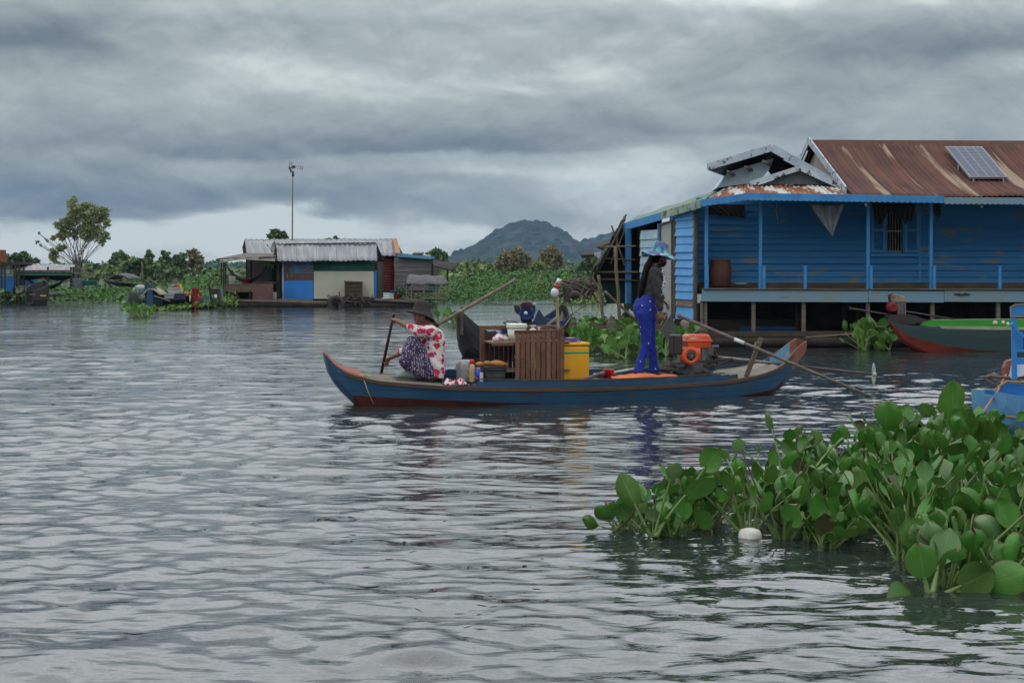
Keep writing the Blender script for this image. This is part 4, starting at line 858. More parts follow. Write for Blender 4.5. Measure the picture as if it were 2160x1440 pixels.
for p, q, r, lb in (((1297, 520), (1310, 712), .034, 'upright bamboo pole carrying the crossbar beside the dark lean-to'), ((1262, 580), (1274, 690), .03, 'shorter upright bamboo pole at the left edge of the dark lean-to'),
                    ((1275, 614), (1345, 678), .028, 'bamboo pole slanting down to the right behind the standing woman'), ((1266, 521), (1342, 519), .016, 'thin horizontal bamboo crossbar in front of the dark lean-to')):
    mb = MB(); A, B = W(*p, 30), W(*q, 30); pts = [A.lerp(B, i / 8) + Vector((.008 * math.sin(i * 2), 0, 0)) for i in range(9)]; mb.tube(pts, [r * (1.0 if i % 2 else 1.12) for i in range(9)], 8); tag(mb.build('bamboo_pole', bamboo_dk, smooth=True), lb, 'pole')
mb = MB(); mb.poly([W(1226, 538, 60), W(1262, 536, 60), W(1262, 541, 60), W(1228, 545, 60)], (0, 2, .2)); mb.tube([W(1240, 544, 60), W(1262, 585, 60)], .04, 6); tag(mb.build('small_awning', tarp_dk), 'small dark awning on a slanted pole left of the lean-to', 'awning')
# ------------------------------------------------------------------ boats
def seams(t, tc, c):
    z = t.node('ShaderNodeSeparateXYZ', inp={0: tc}).outputs[2]; f = t.m('FRACT', t.m('MULTIPLY', t.m('ADD', z, t.m('MULTIPLY', t.noise(tc, .8, 2), .03)), 10.5))
    c = t.mix(t.m('MULTIPLY', t.m('LESS_THAN', f, .07), .6), c, (.008, .012, .015))
    return t.mix(t.m('MULTIPLY', t.sstep(t.noise(t.vm('MULTIPLY', tc, (3, 3, 14)), 2, 6, .7), .52, .7), .5), c, (.03, .085, .12))
boat_blue = M('boat_blue_paint', (.010, .060, .125), (.008, .040, .085), .5, 2.5, wear=(.035, .042, .038), wlo=.57, whi=.68, wsc=5, wst=(.5, .5, 1.8), bump=.35, bsc=25, spec=.4, extra=seams)
boat_red = M('boat_bottom_red', (.085, .018, .013), (.05, .014, .01), .6, 4, wear=(.03, .02, .016), wlo=.58, whi=.7, wsc=4)
boat_salmon = M('faded_salmon_paint', (.25, .085, .062), (.18, .068, .055), .7, 4, wear=(.16, .11, .09), wlo=.6, whi=.66, wsc=12, bump=.3)
boat_lblue = M('faded_light_blue_paint', (.13, .30, .42), (.09, .22, .34), .7, 4, wear=(.3, .3, .27), wlo=.6, whi=.66, wsc=10, bump=.3)
rail_br = M('brown_rail_wood', (.085, .045, .028), (.055, .035, .025), .6, 6, st=(.5, 1, 1), bump=.4)
deck_gr = M('grey_deck_plank', (.22, .20, .165), (.14, .125, .10), .8, 5, st=(.5, 3, 1), bump=.4)
def hull(name, F, st, mats, parent, roll=0.0, thick=.028, floor=.06, inner_mi=0, end_mi=None, smooth=True):
    # st: (s, hb, zg, zk, zp, mi_outer, mi_inner)
    mb = MB(); K = []
    for (s, hb, zg, zk, zp, mo, mi) in st:
        def q(w, z): return F.at(s, w, z + w * roll)
        d = zg - zk; hi = max(hb - thick, hb * .4); fz = max(zk + .03, min(floor, zg - .012))
        o = [(-hb, zg), (-hb * .99, zg - .35 * (zg - zp)), (-hb * .93, zp), (-hb * .68, zk + .22 * (zp - zk)), (-hb * .3, zk), (hb * .3, zk), (hb * .68, zk + .22 * (zp - zk)), (hb * .93, zp), (hb * .99, zg - .35 * (zg - zp)), (hb, zg)]
        i = [(hi, zg), (hi * .92, zg * .5 + fz * .5), (hi * .75, fz), (-hi * .75, fz), (-hi * .92, zg * .5 + fz * .5), (-hi, zg)]
        K.append([q(*p) for p in o + i])
    n = 16; vs = [p for k in K for p in k]; 
    for a in range(len(K) - 1):
        mo, mi = st[a][5], st[a][6]
        for j in range(n):
            j2 = (j + 1) % n
            if j in (0, 1, 7, 8): m_ = mo
            elif j in (2, 3, 4, 5, 6): m_ = 1
            elif j in (9, 15): m_ = 2
            else: m_ = mi
            mb.add([], []); mb.f.append((a * n + j, a * n + j2, (a + 1) * n + j2, (a + 1) * n + j)); mb.mi.append(m_)
    mb.v = [tuple(p) for p in vs]
    for a in (0, len(K) - 1):
        mb.f.append(tuple(a * n + j for j in range(10))); mb.mi.append(st[a][5] if end_mi is None else end_mi)
        mb.f.append(tuple(a * n + j for j in [0, 9, 10, 11, 12, 13, 14, 15])); mb.mi.append(st[a][6])
    o = mb.build(name, mats, parent); 
    return o
FB = Frame(683, 16.0, 1703, 17.6); ROLL = .07
def fbs(u, hb): return FB.s_of(u, -hb)
def fz(u, v, w): return FB.J(u, v, w).z
prof = [(686, 747, 753, .10), (694, 757, 783, .13), (706, 770, 804, .165), (725, 783, 826, .205), (745, 791, 844, .24), (770, 797, 864, .28), (800, 803, None, .31), (850, 808, None, .37), (950, 815, None, .43),
        (1080, 818, None, .46), (1240, 818, None, .47), (1400, 812, None, .45), (1530, 803, None, .40), (1600, 791, None, .33), (1632, 780, 832, .28), (1655, 765, 815, .22), (1672, 745, 797, .18), (1688, 729, 770, .16), (1702, 719, 744, .15)]
SB_ = thing('wooden_boat', FB.at(3, 0, 0), 'long blue wooden boat with a dark red bottom carrying two people and goods', 'boat')
st = []
for (u, vr, vk, hb) in prof:
    s = fbs(u, hb); zg = fz(u, vr, -hb) + hb * ROLL
    if vk: zk = FB.J(u, vk, 0).z
    else: zk = float(np.interp(u, [770, 800, 950, 1240, 1530, 1600, 1640], [-.06, -.12, -.17, -.18, -.14, -.08, 0]))
    zp = float(np.interp(u, [686, 740, 770, 800, 900, 1000, 1100, 1400, 1560, 1640, 1655, 1702], [0, .14, .135, .125, .10, .07, .035, -.02, .03, .10, 0, 0]))
    zp = zk + (zg - zk) * .35 if (u < 745 or u > 1640) else max(zp, zk + .02)
    mo = 0; mi = 3 if (u < 760 or u > 1680) else (4 if u > 1640 else 0)
    if u < 740: pass
    st.append((s, hb, zg, zk, zp, (3 if u >= 1672 else 0), mi))
hl = hull('hull', FB, st, [boat_blue, boat_red, rail_br, boat_salmon, boat_lblue, boat_blue], SB_, ROLL, floor=.05)
# the red only starts past the stem: repaint the stem strip blue
for p in hl.data.polygons:
    c = p.center + SB_.location
    if p.material_index == 1 and (c.x < XU(742, 16.1) or c.x > XU(1648, 17.3)): p.material_index = 0
def gun(s, side=-1, dw=0, dz=0):
    hb = np.interp(s, [x[0] for x in st], [x[1] for x in st]); z = np.interp(s, [x[0] for x in st], [x[2] for x in st])
    return FB.at(s, side * (hb + dw), float(z + side * hb * ROLL + dz))
sA, sB = st[5][0], st[-4][0]
for side in (-1, 1):
    mb = MB(); ss = np.linspace(st[3][0], st[-3][0], 40)
    for a, b in zip(ss[:-1], ss[1:]): mb.bar(gun(a, side, .008, -.02), gun(b + .01, side, .008, -.02), .035, .026, (0, 0, 1))
    mb.build('rub_rail', rail_br, SB_)
# washboards (coaming) amidships
def coam(side, ua, ub, name='washboard'):
    mb = MB(); a = fbs(ua, .4); b = fbs(ub, .4); ss = np.linspace(a, b, 30)
    for i, (p, q) in enumerate(zip(ss[:-1], ss[1:])):
        h = float(np.interp((p - a) / (b - a), [0, .03, .12, .9, .97, 1], [.01, .06, .085, .075, .05, .01]))
        mb.bar(gun(p, side, -.045, h / 2), gun(q + .006, side, -.045, h / 2), h, .02, (0, 0, 1))
    return mb.build(name, boat_blue, SB_)
coam(-1, 985, 1560); coam(1, 905, 1560)
mb = MB(); ss = np.linspace(fbs(1000, .4), fbs(1530, .4), 20)
for p, q in zip(ss[:-1], ss[1:]): mb.bar(gun(p, -1, -.045, .088), gun(q + .005, -1, -.045, .088), .03, .012, FB.b)
mb.build('washboard_cap', rail_br, SB_)
def deck(ua, ub, mat, name, dz=-.005, nst=10, mi=None):
    a, b = fbs(ua, .3), fbs(ub, .3); mb = MB(); ss = np.linspace(a, b, nst + 1)
    for p, q in zip(ss[:-1], ss[1:]):
        A, B = gun(p, -1, -.02, dz), gun(p, 1, -.02, dz); C_, D = gun(q - .004, 1, -.02, dz), gun(q - .004, -1, -.02, dz); mb.poly([A, B, C_, D], (0, 0, -.02))
    return mb.build(name, mat, SB_)
mb = MB(); s_a, s_b = st[0][0] + .01, st[5][0] + .02
mb.grid(lambda x, y: gun(s_a + (s_b - s_a) * x, -1, -.02, .004).lerp(gun(s_a + (s_b - s_a) * x, 1, .0, .045 - .03 * x), y), 24, 3)
mb.build('bow_board', boat_salmon, SB_, smooth=True, fix=False, solid=.014)
deck(765, 935, deck_gr, 'bow_deck', nst=9); deck(1535, 1650, deck_gr, 'stern_deck', nst=6)
mb = MB(); a, b = fbs(935, .4), fbs(1535, .4)
for k in range(15):
    p = a + (b - a) * k / 15; q = a + (b - a) * (k + 1) / 15 - .01; mb.poly([FB.at(p, -.38, .09), FB.at(p, .38, .12), FB.at(q, .38, .12), FB.at(q, -.38, .09)], (0, 0, -.02))
mb.build('floor_board', wood_mid, SB_)
for u in (1010, 1290, 1420): mb = MB(); s = fbs(u, .4); mb.bar(gun(s, -1, -.05, -.01), gun(s, 1, -.05, -.01), .07, .025, FB.a); mb.build('thwart', wood_mid, SB_)
mb = MB(); mb.bar(FB.J(1606, 712, -.24), FB.J(1574, 794, -.3), .05, .035, FB.a); mb.build('oar_post', wood_mid, SB_)
mb = MB(); mb.tube([FB.J(1600, 725, -.27), FB.J(1594, 722, -.31), FB.J(1590, 732, -.32), FB.J(1597, 737, -.28)], .012, 6); mb.build('lashing', bamboo_dk, SB_)
# mooring cord over the bow
mb = MB(); mb.tube([FB.J(765, 794, -.2), FB.J(768, 802, -.29), FB.J(776, 825, -.30), FB.J(788, 852, -.27)], .006, 5); mb.ell(FB.J(762, 793, -.2), (.05, .04, .02)); mb.tube([FB.J(762, 792, -.2), FB.J(800, 797, -.15), FB.J(850, 801, -.1)], .005, 5)
tag(mb.build('cord', M('pale_cord', (.3, .27, .18), (.2, .18, .12), .9), smooth=True), 'thin pale cord tied round the bow and hanging down the hull', 'cord')
# ---- oar resting on the stern post
mb = MB(); P0, P1 = FB.J(1430, 665, -.12), FB.J(1846, 840, -.82); t = thing('oar', P1, 'long oar resting on the stern post with its end in the water', 'oar')
pm = FB.J(1600, 735, -.36)
mb.tube([P0, P0.lerp(P1, .3), P0.lerp(P1, .6), P1], [.021, .021, .019, .017], 8); mb.build('shaft', wood_grey, t, smooth=True)
mb = MB(); a = P0.lerp(P1, .285); b = P0.lerp(P1, .335); mb.tube([a, b], .0235, 10); mb.build('tape', M('white_tape', (.6, .6, .58), None, .6), t, smooth=True)
mb = MB(); mb.tube([P0 - (P1 - P0).normalized() * .0, P0 + (P1 - P0).normalized() * .03], .025, 8); mb.build('grip', boat_salmon, t)
# ---- orange long-tail engine
org = M('orange_paint', (.62, .085, .02), (.5, .06, .015), .35, 6, coat=.3, wear=(.2, .05, .03), wlo=.7, whi=.78, wsc=9)
EG = thing('boat_engine', FB.J(1465, 790, 0), 'orange long-tail boat engine with shaft and propeller on the stern', 'engine')
EGY = FB.J(1465, 770, -.1).y; ax, bx_ = FB.a, FB.b; UP = Vector((0, 0, 1)); AX3 = (ax, bx_, UP)
def ebox(u0, v0, u1, v1, w0, w1, name, mat, bev=.01, par=None):
    p = FB.J(u0, v1, w0); q = FB.J(u1, v0, w0); L = (q - p).dot(ax); Hh = q.z - p.z; c = p + ax * L / 2 + UP * Hh / 2 + bx_ * (w1 - w0) / 2
    mb = MB(); mb.box(c, (L, w1 - w0, Hh), AX3); return mb.build(name, mat, par or EG, bevel=bev)
mb = MB(); c = FB.J(1468, 718, 0); 
for (z0_, z1_, l, wd, off) in ((-.085, -.01, .155, .10, 0), (-.01, .0, .172, .115, 0), (.0, .045, .165, .11, 0), (.045, .07, .14, .09, 0)):
    pass
rings = []
for z_, l, wd in ((-.095, .13, .085), (-.08, .155, .10), (-.012, .165, .11), (-.008, .178, .12), (.004, .178, .12), (.008, .168, .112), (.055, .150, .10), (.078, .125, .08)):
    rings.append((z_, l, wd))
vs = []; 
for z_, l, wd in rings:
    for sx, sy in ((-1, -.75), (-.92, -1), (.92, -1), (1, -.75), (1, .75), (.92, 1), (-.92, 1), (-1, .75)): vs.append(c + ax * sx * l + bx_ * sy * wd + UP * z_)
m_ = MB(); fs = [(i * 8 + k, i * 8 + (k + 1) % 8, (i + 1) * 8 + (k + 1) % 8, (i + 1) * 8 + k) for i in range(len(rings) - 1) for k in range(8)] + [tuple(range(8)), tuple(range(56, 64))]
m_.add(vs, fs); m_.build('fuel_tank', org, EG, bevel=.004)
mb = MB(); mb.box(c + ax * -.085 - bx_ * .1135 + UP * .032, (.085, .004, .028), AX3); mb.build('label_plate', M('pale_sticker', (.55, .5, .45), (.4, .3, .25), .6, 60), EG)
mb = MB(); fc = FB.J(1457, 750, -.13)
mb.lathe([(.05, .0), (.068, -.02), (.104, -.012), (.112, .01), (.114, .10), (.11, .14), (0, .14)], fc, bx_, 28); mb.box(fc + ax * .07 + bx_ * .06 + UP * .01, (.12, .10, .16), AX3); mb.build('fan_housing', org, EG, smooth=True)
mb = MB(); mb.lathe([(.0, -.004), (.03, -.006), (.06, -.003), (.066, .01), (.066, .03), (0, .03)], fc - bx_ * .01, bx_, 24); hub = mb.build('recoil_cover', iron, EG, smooth=True)
mb = MB(); mb.lathe([(0, -.02), (.016, -.018), (.018, 0)], fc - bx_ * .012, bx_, 12)
for k in range(6): th = k * 1.047; mb.bar(fc - bx_ * .018 + (ax * math.cos(th) + UP * math.sin(th)) * .02, fc - bx_ * .018 + (ax * math.cos(th) + UP * math.sin(th)) * .055, .006, .004, bx_)
mb.build('recoil_hub', steel, hub)
mb = MB()
for k in range(7): mb.box(FB.J(1488 + k * 1.8, 748, 0) , (.006, .17, .17), AX3)
mb.box(FB.J(1492, 750, .02), (.08, .13, .19), AX3); mb.build('cylinder', steel, EG)
ebox(1421, 706, 1441, 748, -.12, .06, 'air_filter', iron, .02); ebox(1500, 728, 1517, 733, -.03, .0, 'exhaust_pipe', steel, .004)
mb = MB()
for k in range(7): mb.caps(FB.J(1497 + random.random() * 14, 738 + random.random() * 26, -.1), FB.J(1500 + random.random() * 16, 742 + random.random() * 24, -.04), .014, .018)
mb.build('carburettor', iron, EG, smooth=True)
mb = MB(); mb.tube([FB.J(1488, 690, 0), FB.J(1494, 696, 0), FB.J(1496, 706, 0)], .008, 5); mb.tube([FB.J(1470, 705, 0), FB.J(1478, 699, .02), FB.J(1490, 700, .03)], .008, 5); mb.build('throttle_cable', iron, EG)
mb = MB(); mb.bar(FB.J(1415, 768, -.12), FB.J(1545, 757, -.12), .03, .03); mb.bar(FB.J(1415, 768, .12), FB.J(1545, 757, .12), .03, .03); mb.box(FB.J(1470, 770, 0), (.32, .3, .03), AX3); mb.bar(FB.J(1498, 775, -.1), FB.J(1544, 760, -.1), .02, .02); mb.build('engine_mount', iron, EG)
PS, PE = FB.J(1505, 752, 0), FB.J(1843, 789, 0); mb = MB(); mb.tube([PS, PS.lerp(PE, .5)], .019, 10); mb.tube([PS.lerp(PE, .12), PS.lerp(PE, .135)], .024, 10); mb.tube([PS.lerp(PE, .2), PS.lerp(PE, .215)], .024, 10); mb.build('shaft_tube', steel, EG, smooth=True)
mb = MB(); mb.tube([PS.lerp(PE, .5), PE], [.018, .015], 10); mb.build('shaft', M('rusty_shaft', (.10, .07, .055), (.07, .055, .05), .6, 20), EG, smooth=True)
mb = MB(); pd = (PE - PS).normalized(); mb.ell(PE, (.035, .03, .03))
for sg_ in (1, -1):
    def fn(x, y):
        r = .02 + y * .125; wd = .042 * math.sin(math.pi * min(1, y * .8 + .18)) ** .7; tw = .9 - .5 * y
        return PE + UP * sg_ * r + (bx_ * math.cos(tw) + pd * math.sin(tw) * .8) * (x * 2 - 1) * wd * 1.0 + ax * (x * 2 - 1) * wd * .5
    mb.grid(fn, 6, 8)
mb.build('propeller', M('pale_propeller', (.38, .38, .34), (.26, .26, .22), .5, 20), EG, smooth=True, fix=False, solid=.006)
# cloths and odds in the boat
def drape(name, ua, va, ub, vb, w0, w1, h, mat, label, seed=1, cat='cloth', amp=.02):
    random.seed(seed); ph = [random.uniform(0, 6) for _ in range(6)]; A = FB.J(ua, va, w0); B = FB.J(ub, vb, w0); L = (B - A).dot(ax)
    def fn(x, y):
        z = h * (math.sin(math.pi * min(1, max(0, x))) ** .4) * (math.sin(math.pi * y) ** .5) + amp * (math.sin(11 * x + ph[0] + 3 * y) + .7 * math.sin(19 * y + ph[1] + 5 * x) + .5 * math.sin(29 * x + ph[2])) * math.sin(math.pi * y) ** .3
        e = .03 * math.sin(9 * y + ph[3]); return A + ax * (x * L + e) + bx_ * (y * (w1 - w0) + .03 * math.sin(8 * x + ph[4])) + UP * (x * (B.z - A.z) + max(z, 0))
    mb = MB(); mb.grid(fn, 22, 14); return tag(mb.build(name, mat, smooth=True, fix=False, solid=.008), label, cat)
drape('orange_cloth', 1296, 798, 1436, 796, -.34, -.05, .02, M('orange_fabric', (.52, .15, .04), (.42, .10, .03), .8, 6, bump=.2), 'faded orange cloth spread in the boat at the feet of the standing woman', 3, amp=.012)
drape('dark_cloth', 1438, 792, 1502, 786, -.22, .2, .12, M('black_tarp_cloth', (.018, .018, .022), (.03, .03, .033), .6, 8), 'bunched black cloth under the orange engine', 4, amp=.03)
floral2 = M('red_white_fabric', (.55, .52, .50), None, .8, extra=lambda t, tc, c: t.mix(t.sstep(t.noise(tc, 30, 2, .5), .48, .52), c, (.28, .02, .03)))
drape('small_cloth', 944, 812, 986, 811, -.40, -.22, .045, floral2, 'small crumpled red and white cloth on the near side deck of the boat', 6, amp=.016)
mb = MB(); mb.tube([FB.J(1222, 803, -.3), FB.J(1262, 789, -.2), FB.J(1285, 783, -.1)], [.02, .02, .018], 8); tag(mb.build('wood_stick', wood_grey, smooth=True), 'grey stick lying against the bottom of the yellow cooler', 'stick')
mb = MB(); mb.bar(FB.J(1385, 775, .1), FB.J(1445, 781, .1), .05, .03, FB.b); mb.bar(FB.J(1395, 771, .2), FB.J(1450, 775, .2), .05, .03, FB.b); tag(mb.build('loose_plank', wood_grey), 'grey loose planks lying in the boat beside the black cloth', 'plank')
mb = MB(); mb.tube([FB.J(1292, 786, .30), FB.J(1345, 777, .3)], .018, 8); mb.tube([FB.J(1252, 790, .3), FB.J(1300, 786, .3)], .018, 8); tag(mb.build('pale_pole', M('whitish_pole', (.45, .45, .42), (.3, .3, .28), .6, 5), smooth=True), 'pale pole along the far side of the boat behind the red cup', 'pole')
mb = MB(); c = FB.J(1284, 799, -.12); mb.lathe([(0, 0), (.05, 0), (.066, .105), (.07, .112), (.062, .105), (.046, .01), (0, .01)], c, n=20); mb.tube([c - ax * .06 + UP * .09, c - ax * .10 + UP * .085, c - ax * .105 + UP * .04, c - ax * .055 + UP * .02], .007, 6)
tag(mb.build('red_cup', M('red_plastic', (.45, .012, .015), (.38, .01, .012), .35, 4), smooth=True), 'red plastic measuring cup in the boat left of the orange cloth', 'cup')
# ---- wooden crate shelf
CS = thing('slatted_shelf', FB.J(1100, 800, 0), 'open shelf unit of brown wooden slats in the middle of the boat', 'shelf')
wc0, wc1 = -.30, .12
def cJ(u, v, w): return FB.J(u, v, w)
zb_ = cJ(1130, 804, wc0).z; zt_ = cJ(1130, 699, wc0).z
s0, s1 = FB.s_of(1086, wc0), FB.s_of(1184, wc0); n = 9; random.seed(8)
for k in range(n):
    sa = s0 + (s1 - s0) * k / n; sb = s0 + (s1 - s0) * (k + 1) / n; mb = MB(); p = FB.at((sa + sb) / 2, wc0, 0)
    hh = zt_ - .012 + (sa - s0) / (s1 - s0) * .012; mb.box((p.x, p.y, (zb_ + hh) / 2), (sb - sa - .010, .014, hh - zb_), (ax, bx_, UP)); mb.build('slat', M('brown_plank' if k % 3 else 'brown_plank_b', *( ((.16, .075, .042), (.09, .045, .028)) if k % 3 else ((.20, .10, .06), (.11, .055, .035))), .6, 7, bump=.5, st=(3, 3, .6)), CS, bevel=.003)
mb = MB()
for zz in (zt_ - .02, (zb_ + zt_) / 2, zb_ + .03): a = FB.at(s0, wc0 + .018, zz); b = FB.at(s1, wc0 + .018, zz); mb.bar(a, b, .035, .018, (0, 0, 1))
mb.build('cross_rail', wood_brown, CS)
for (u, w_) in ((1185, wc0), (1185, wc1 + .1), (1017, wc1)):
    s_ = FB.s_of(u, w_); mb = MB(); p = FB.at(s_, w_, 0); top = zt_ + (.02 if u == 1017 else 0); mb.box((p.x, p.y, (zb_ + top) / 2), (.05, .035, top - zb_), (ax, bx_, UP)); mb.build('corner_post', wood_brown, CS, bevel=.003)
sl_ = FB.s_of(1017, wc1); sr = FB.s_of(1183, wc1); 
mb = MB()
k = 0; x = sl_ + .04
while x < sr: mb.box(FB.at(x + .026, wc1 + .02, (zb_ + zt_) / 2 - .01), (.044, .012, zt_ - zb_ - .05), (ax, bx_, UP)); x += .056
mb.build('back_slats', M('dark_brown_slat', (.07, .032, .02), (.045, .022, .015), .65, 7, bump=.4), CS)
mb = MB(); mb.bar(FB.J(1012, 691, wc1), FB.J(1185, 689, wc1), .045, .03, (0, 0, 1)); mb.bar(FB.at(s0, wc0 + .01, zt_ + .005), FB.at(s1, wc0 + .01, zt_ + .012), .04, .02, FB.b); mb.build('top_rail', wood_brown, CS, bevel=.003)
zs1, zs2 = FB.J(1050, 720, 0).z, FB.J(1080, 781, -.15).z
for zz, ua, nm in ((zs1, 1026, 'upper_shelf'), (zs2, 1030, 'lower_shelf')):
    mb = MB(); sa = FB.s_of(ua, .0)
    for k in range(4): w_ = -.24 + k * .095; mb.box(FB.at((sa + sr) / 2 , w_ + .03, zz), (sr - sa, .088, .018), (ax, bx_, UP))
    mb.build(nm, M('pale_shelf_board', (.24, .17, .105), (.15, .10, .065), .7, 6, bump=.4, st=(.5, 3, 1)), CS)
mb = MB(); mb.bar(FB.at(FB.s_of(1026, 0), -.26, zs1 - .02), FB.at(s0, -.26, zs1 - .02), .03, .02, (0, 0, 1)); mb.build('shelf_lip', wood_brown, CS)
# ---- goods
cr_pl = M('white_bucket_plastic', (.60, .60, .52), (.52, .52, .45), .45, 4)
c = FB.J(1090, 718, -.02); c.z = zs1 + .01; B = thing('white_bucket', c, 'white plastic bucket with a lid on the upper shelf', 'bucket')
mb = MB(); mb.lathe([(0, 0), (.098, 0), (.112, .15), (.108, .15), (0, .14)], c, n=28); mb.build('bucket_body', cr_pl, B, smooth=True)
mb = MB(); zt = .15; mb.lathe([(0, zt + .045), (.112, zt + .045), (.122, zt + .038), (.122, zt + .025), (.116, zt + .022), (.124, zt + .018), (.124, zt), (.11, zt)], c, n=28); mb.build('lid', cr_pl, B, smooth=True)
def bag(name, u, v, wd, hgt, w_, mat, label, z=None, seed=1):
    random.seed(seed); c = FB.J(u, v, w_); 
    if z is not None: c.z = z
    mb = MB(); n = 18; prof_ = [(0.02, 0), (.8, .0), (1, .14), (.95, .35), (.62, .6), (.2, .78), (.16, .82), (.42, .93), (.55, 1.0)]; vs = []
    ph = random.uniform(0, 6)
    for r, h in prof_:
        for k in range(n):
            t_ = 2 * math.pi * k / n; rr = r * wd * (1 + .14 * math.sin(3 * t_ + ph + h * 3) + .07 * math.sin(7 * t_ + ph)); vs.append(c + ax * rr * math.cos(t_) + bx_ * rr * .8 * math.sin(t_) + UP * h * hgt)
    mb.add(vs, [(i * n + k, i * n + (k + 1) % n, (i + 1) * n + (k + 1) % n, (i + 1) * n + k) for i in range(len(prof_) - 1) for k in range(n)])
    return tag(mb.build(name, mat, smooth=True, fix=False, solid=.002), label, 'bag')
pk = M('pink_white_plastic', (.60, .52, .54), None, .35, extra=lambda t, tc, c: t.mix(t.sstep(t.noise(tc, 22, 3, .5), .54, .60), c, (.35, .05, .13)))
wp = M('white_bag_plastic', (.58, .58, .54), (.45, .45, .40), .35, 14)
bag('plastic_bag', 1052, 714, .068, .115, -.12, pk, 'pink and white knotted plastic bag on the upper shelf', zs1 + .01, 2)
bag('plastic_bag', 1065, 716, .05, .07, -.02, wp, 'pale knotted plastic bag between the pink bag and the bucket', zs1 + .01, 3)
bag('plastic_bag', 1124, 705, .07, .13, .02, wp, 'white plastic bag sticking up behind the slats, right of the bucket', zs1 + .05, 4)
bag('plastic_bag', 1137, 705, .045, .11, .05, wp, 'smaller white plastic bag tip at the far right of the bucket', zs1 + .05, 5)
# yellow cooler
yel = M('yellow_plastic', (.62, .30, .014), (.54, .25, .012), .45, 3, wear=(.40, .22, .03), wlo=.62, whi=.75, wsc=6, wst=(1, 1, .5))
YC = thing('cooler_box', FB.J(1213, 800, -.05), 'tall yellow cooler box with a green band behind the slatted shelf', 'cooler')
def ybox(v0, v1, grow, name, mat, bev, mi=0):
    w0, w1 = -.22, .12; p = FB.J(1183, v1, w0); q = FB.J(1243.5, v0, w0); L = (q - p).dot(ax); c = p + ax * L / 2 + UP * (q.z - p.z) / 2 + bx_ * (w1 - w0) / 2
    mb = MB(); mb.box(c, (L + grow, w1 - w0 + grow, q.z - p.z - .001), AX3); return mb.build(name, mat, YC, bevel=bev)
ybox(730, 802, 0, 'cooler_body', yel, .018); ybox(722, 730, .012, 'lid', yel, .014); ybox(739, 748.5, .006, 'green_band', M('green_band', (.005, .26, .12), None, .4), .018)
# purple basket on it
def basket():
    c = FB.J(1203, 721, -.08); t = thing('plastic_basket', c, 'shallow purple plastic basket on top of the yellow cooler', 'basket'); mb = MB(); pm_ = M('purple_plastic', (.10, .085, .28), (.08, .06, .22), .4, 6)
    for z_ in (0, .022, .045): 
        P = [c + ax * x * .1 + bx_ * y * .075 + UP * z_ for x, y in ((-1, -1), (1, -1), (1, 1), (-1, 1), (-1, -1))]; mb.tube(P, .005, 5)
    for k in range(9):
        for y in (-1, 1): p = c + ax * (-.1 + .025 * k) + bx_ * y * .075; mb.tube([p, p + UP * .045], .004, 5)
    for k in range(6): mb.bar(c + ax * (-.1) + bx_ * (-.07 + .028 * k), c + ax * .1 + bx_ * (-.07 + .028 * k), .01, .004, (0, 1, 0))
    mb.build('lattice', pm_, t); 
    mb = MB(); mb.ell(c + UP * .035, (.07, .04, .02)); mb.build('contents', M('grey_packet', (.3, .25, .25), (.2, .15, .2), .6, 20), t, smooth=True)
basket()
# vertical bamboo stick with hanging bottle
st0 = FB.J(1183, 802, -.28); st1 = FB.J(1173, 596, -.18)
mb = MB(); mb.tube([st0.lerp(st1, i / 6) for i in range(7)], [.020, .019, .019, .018, .018, .016, .014], 8); tag(mb.build('bamboo_stick', bamboo, smooth=True), 'upright bamboo stick tied to the slatted shelf', 'stick')
c = FB.J(1170, 617, -.22); t = thing('hanging_lamp', c, 'white round lamp with a red ring tied to the top of the bamboo stick', 'lamp')
mb = MB(); mb.ell(c, (.046, .046, .055), nu=16, nv=12); mb.build('globe', M('milky_plastic', (.55, .56, .58), (.45, .46, .5), .3, 9), t, smooth=True)
mb = MB(); p = FB.J(1173, 607, -.22); q = FB.J(1176, 597, -.22); mb.tube([p, p.lerp(q, .6)], .03, 12); mb.build('ring', M('red_ring', (.4, .02, .04), None, .4), t, smooth=True)
mb = MB(); mb.tube([q, FB.J(1180, 588, -.22)], [.027, .02], 12); mb.tube([FB.J(1177, 596, -.24), FB.J(1184, 590, -.22), FB.J(1183, 600, -.2)], .008, 6); mb.build('socket', M('white_plastic', (.6, .6, .58), (.5, .5, .48), .5, 8), t, smooth=True)
mb = MB(); mb.tube([FB.J(1176, 690, -.27), FB.J(1150, 686, -.2), FB.J(1180, 694, -.2), FB.J(1188, 690, -.3), FB.J(1176, 695, -.3)], .008, 5); tag(mb.build('binding', bamboo_dk, smooth=True), 'cord binding that ties the bamboo stick to the shelf top', 'cord')
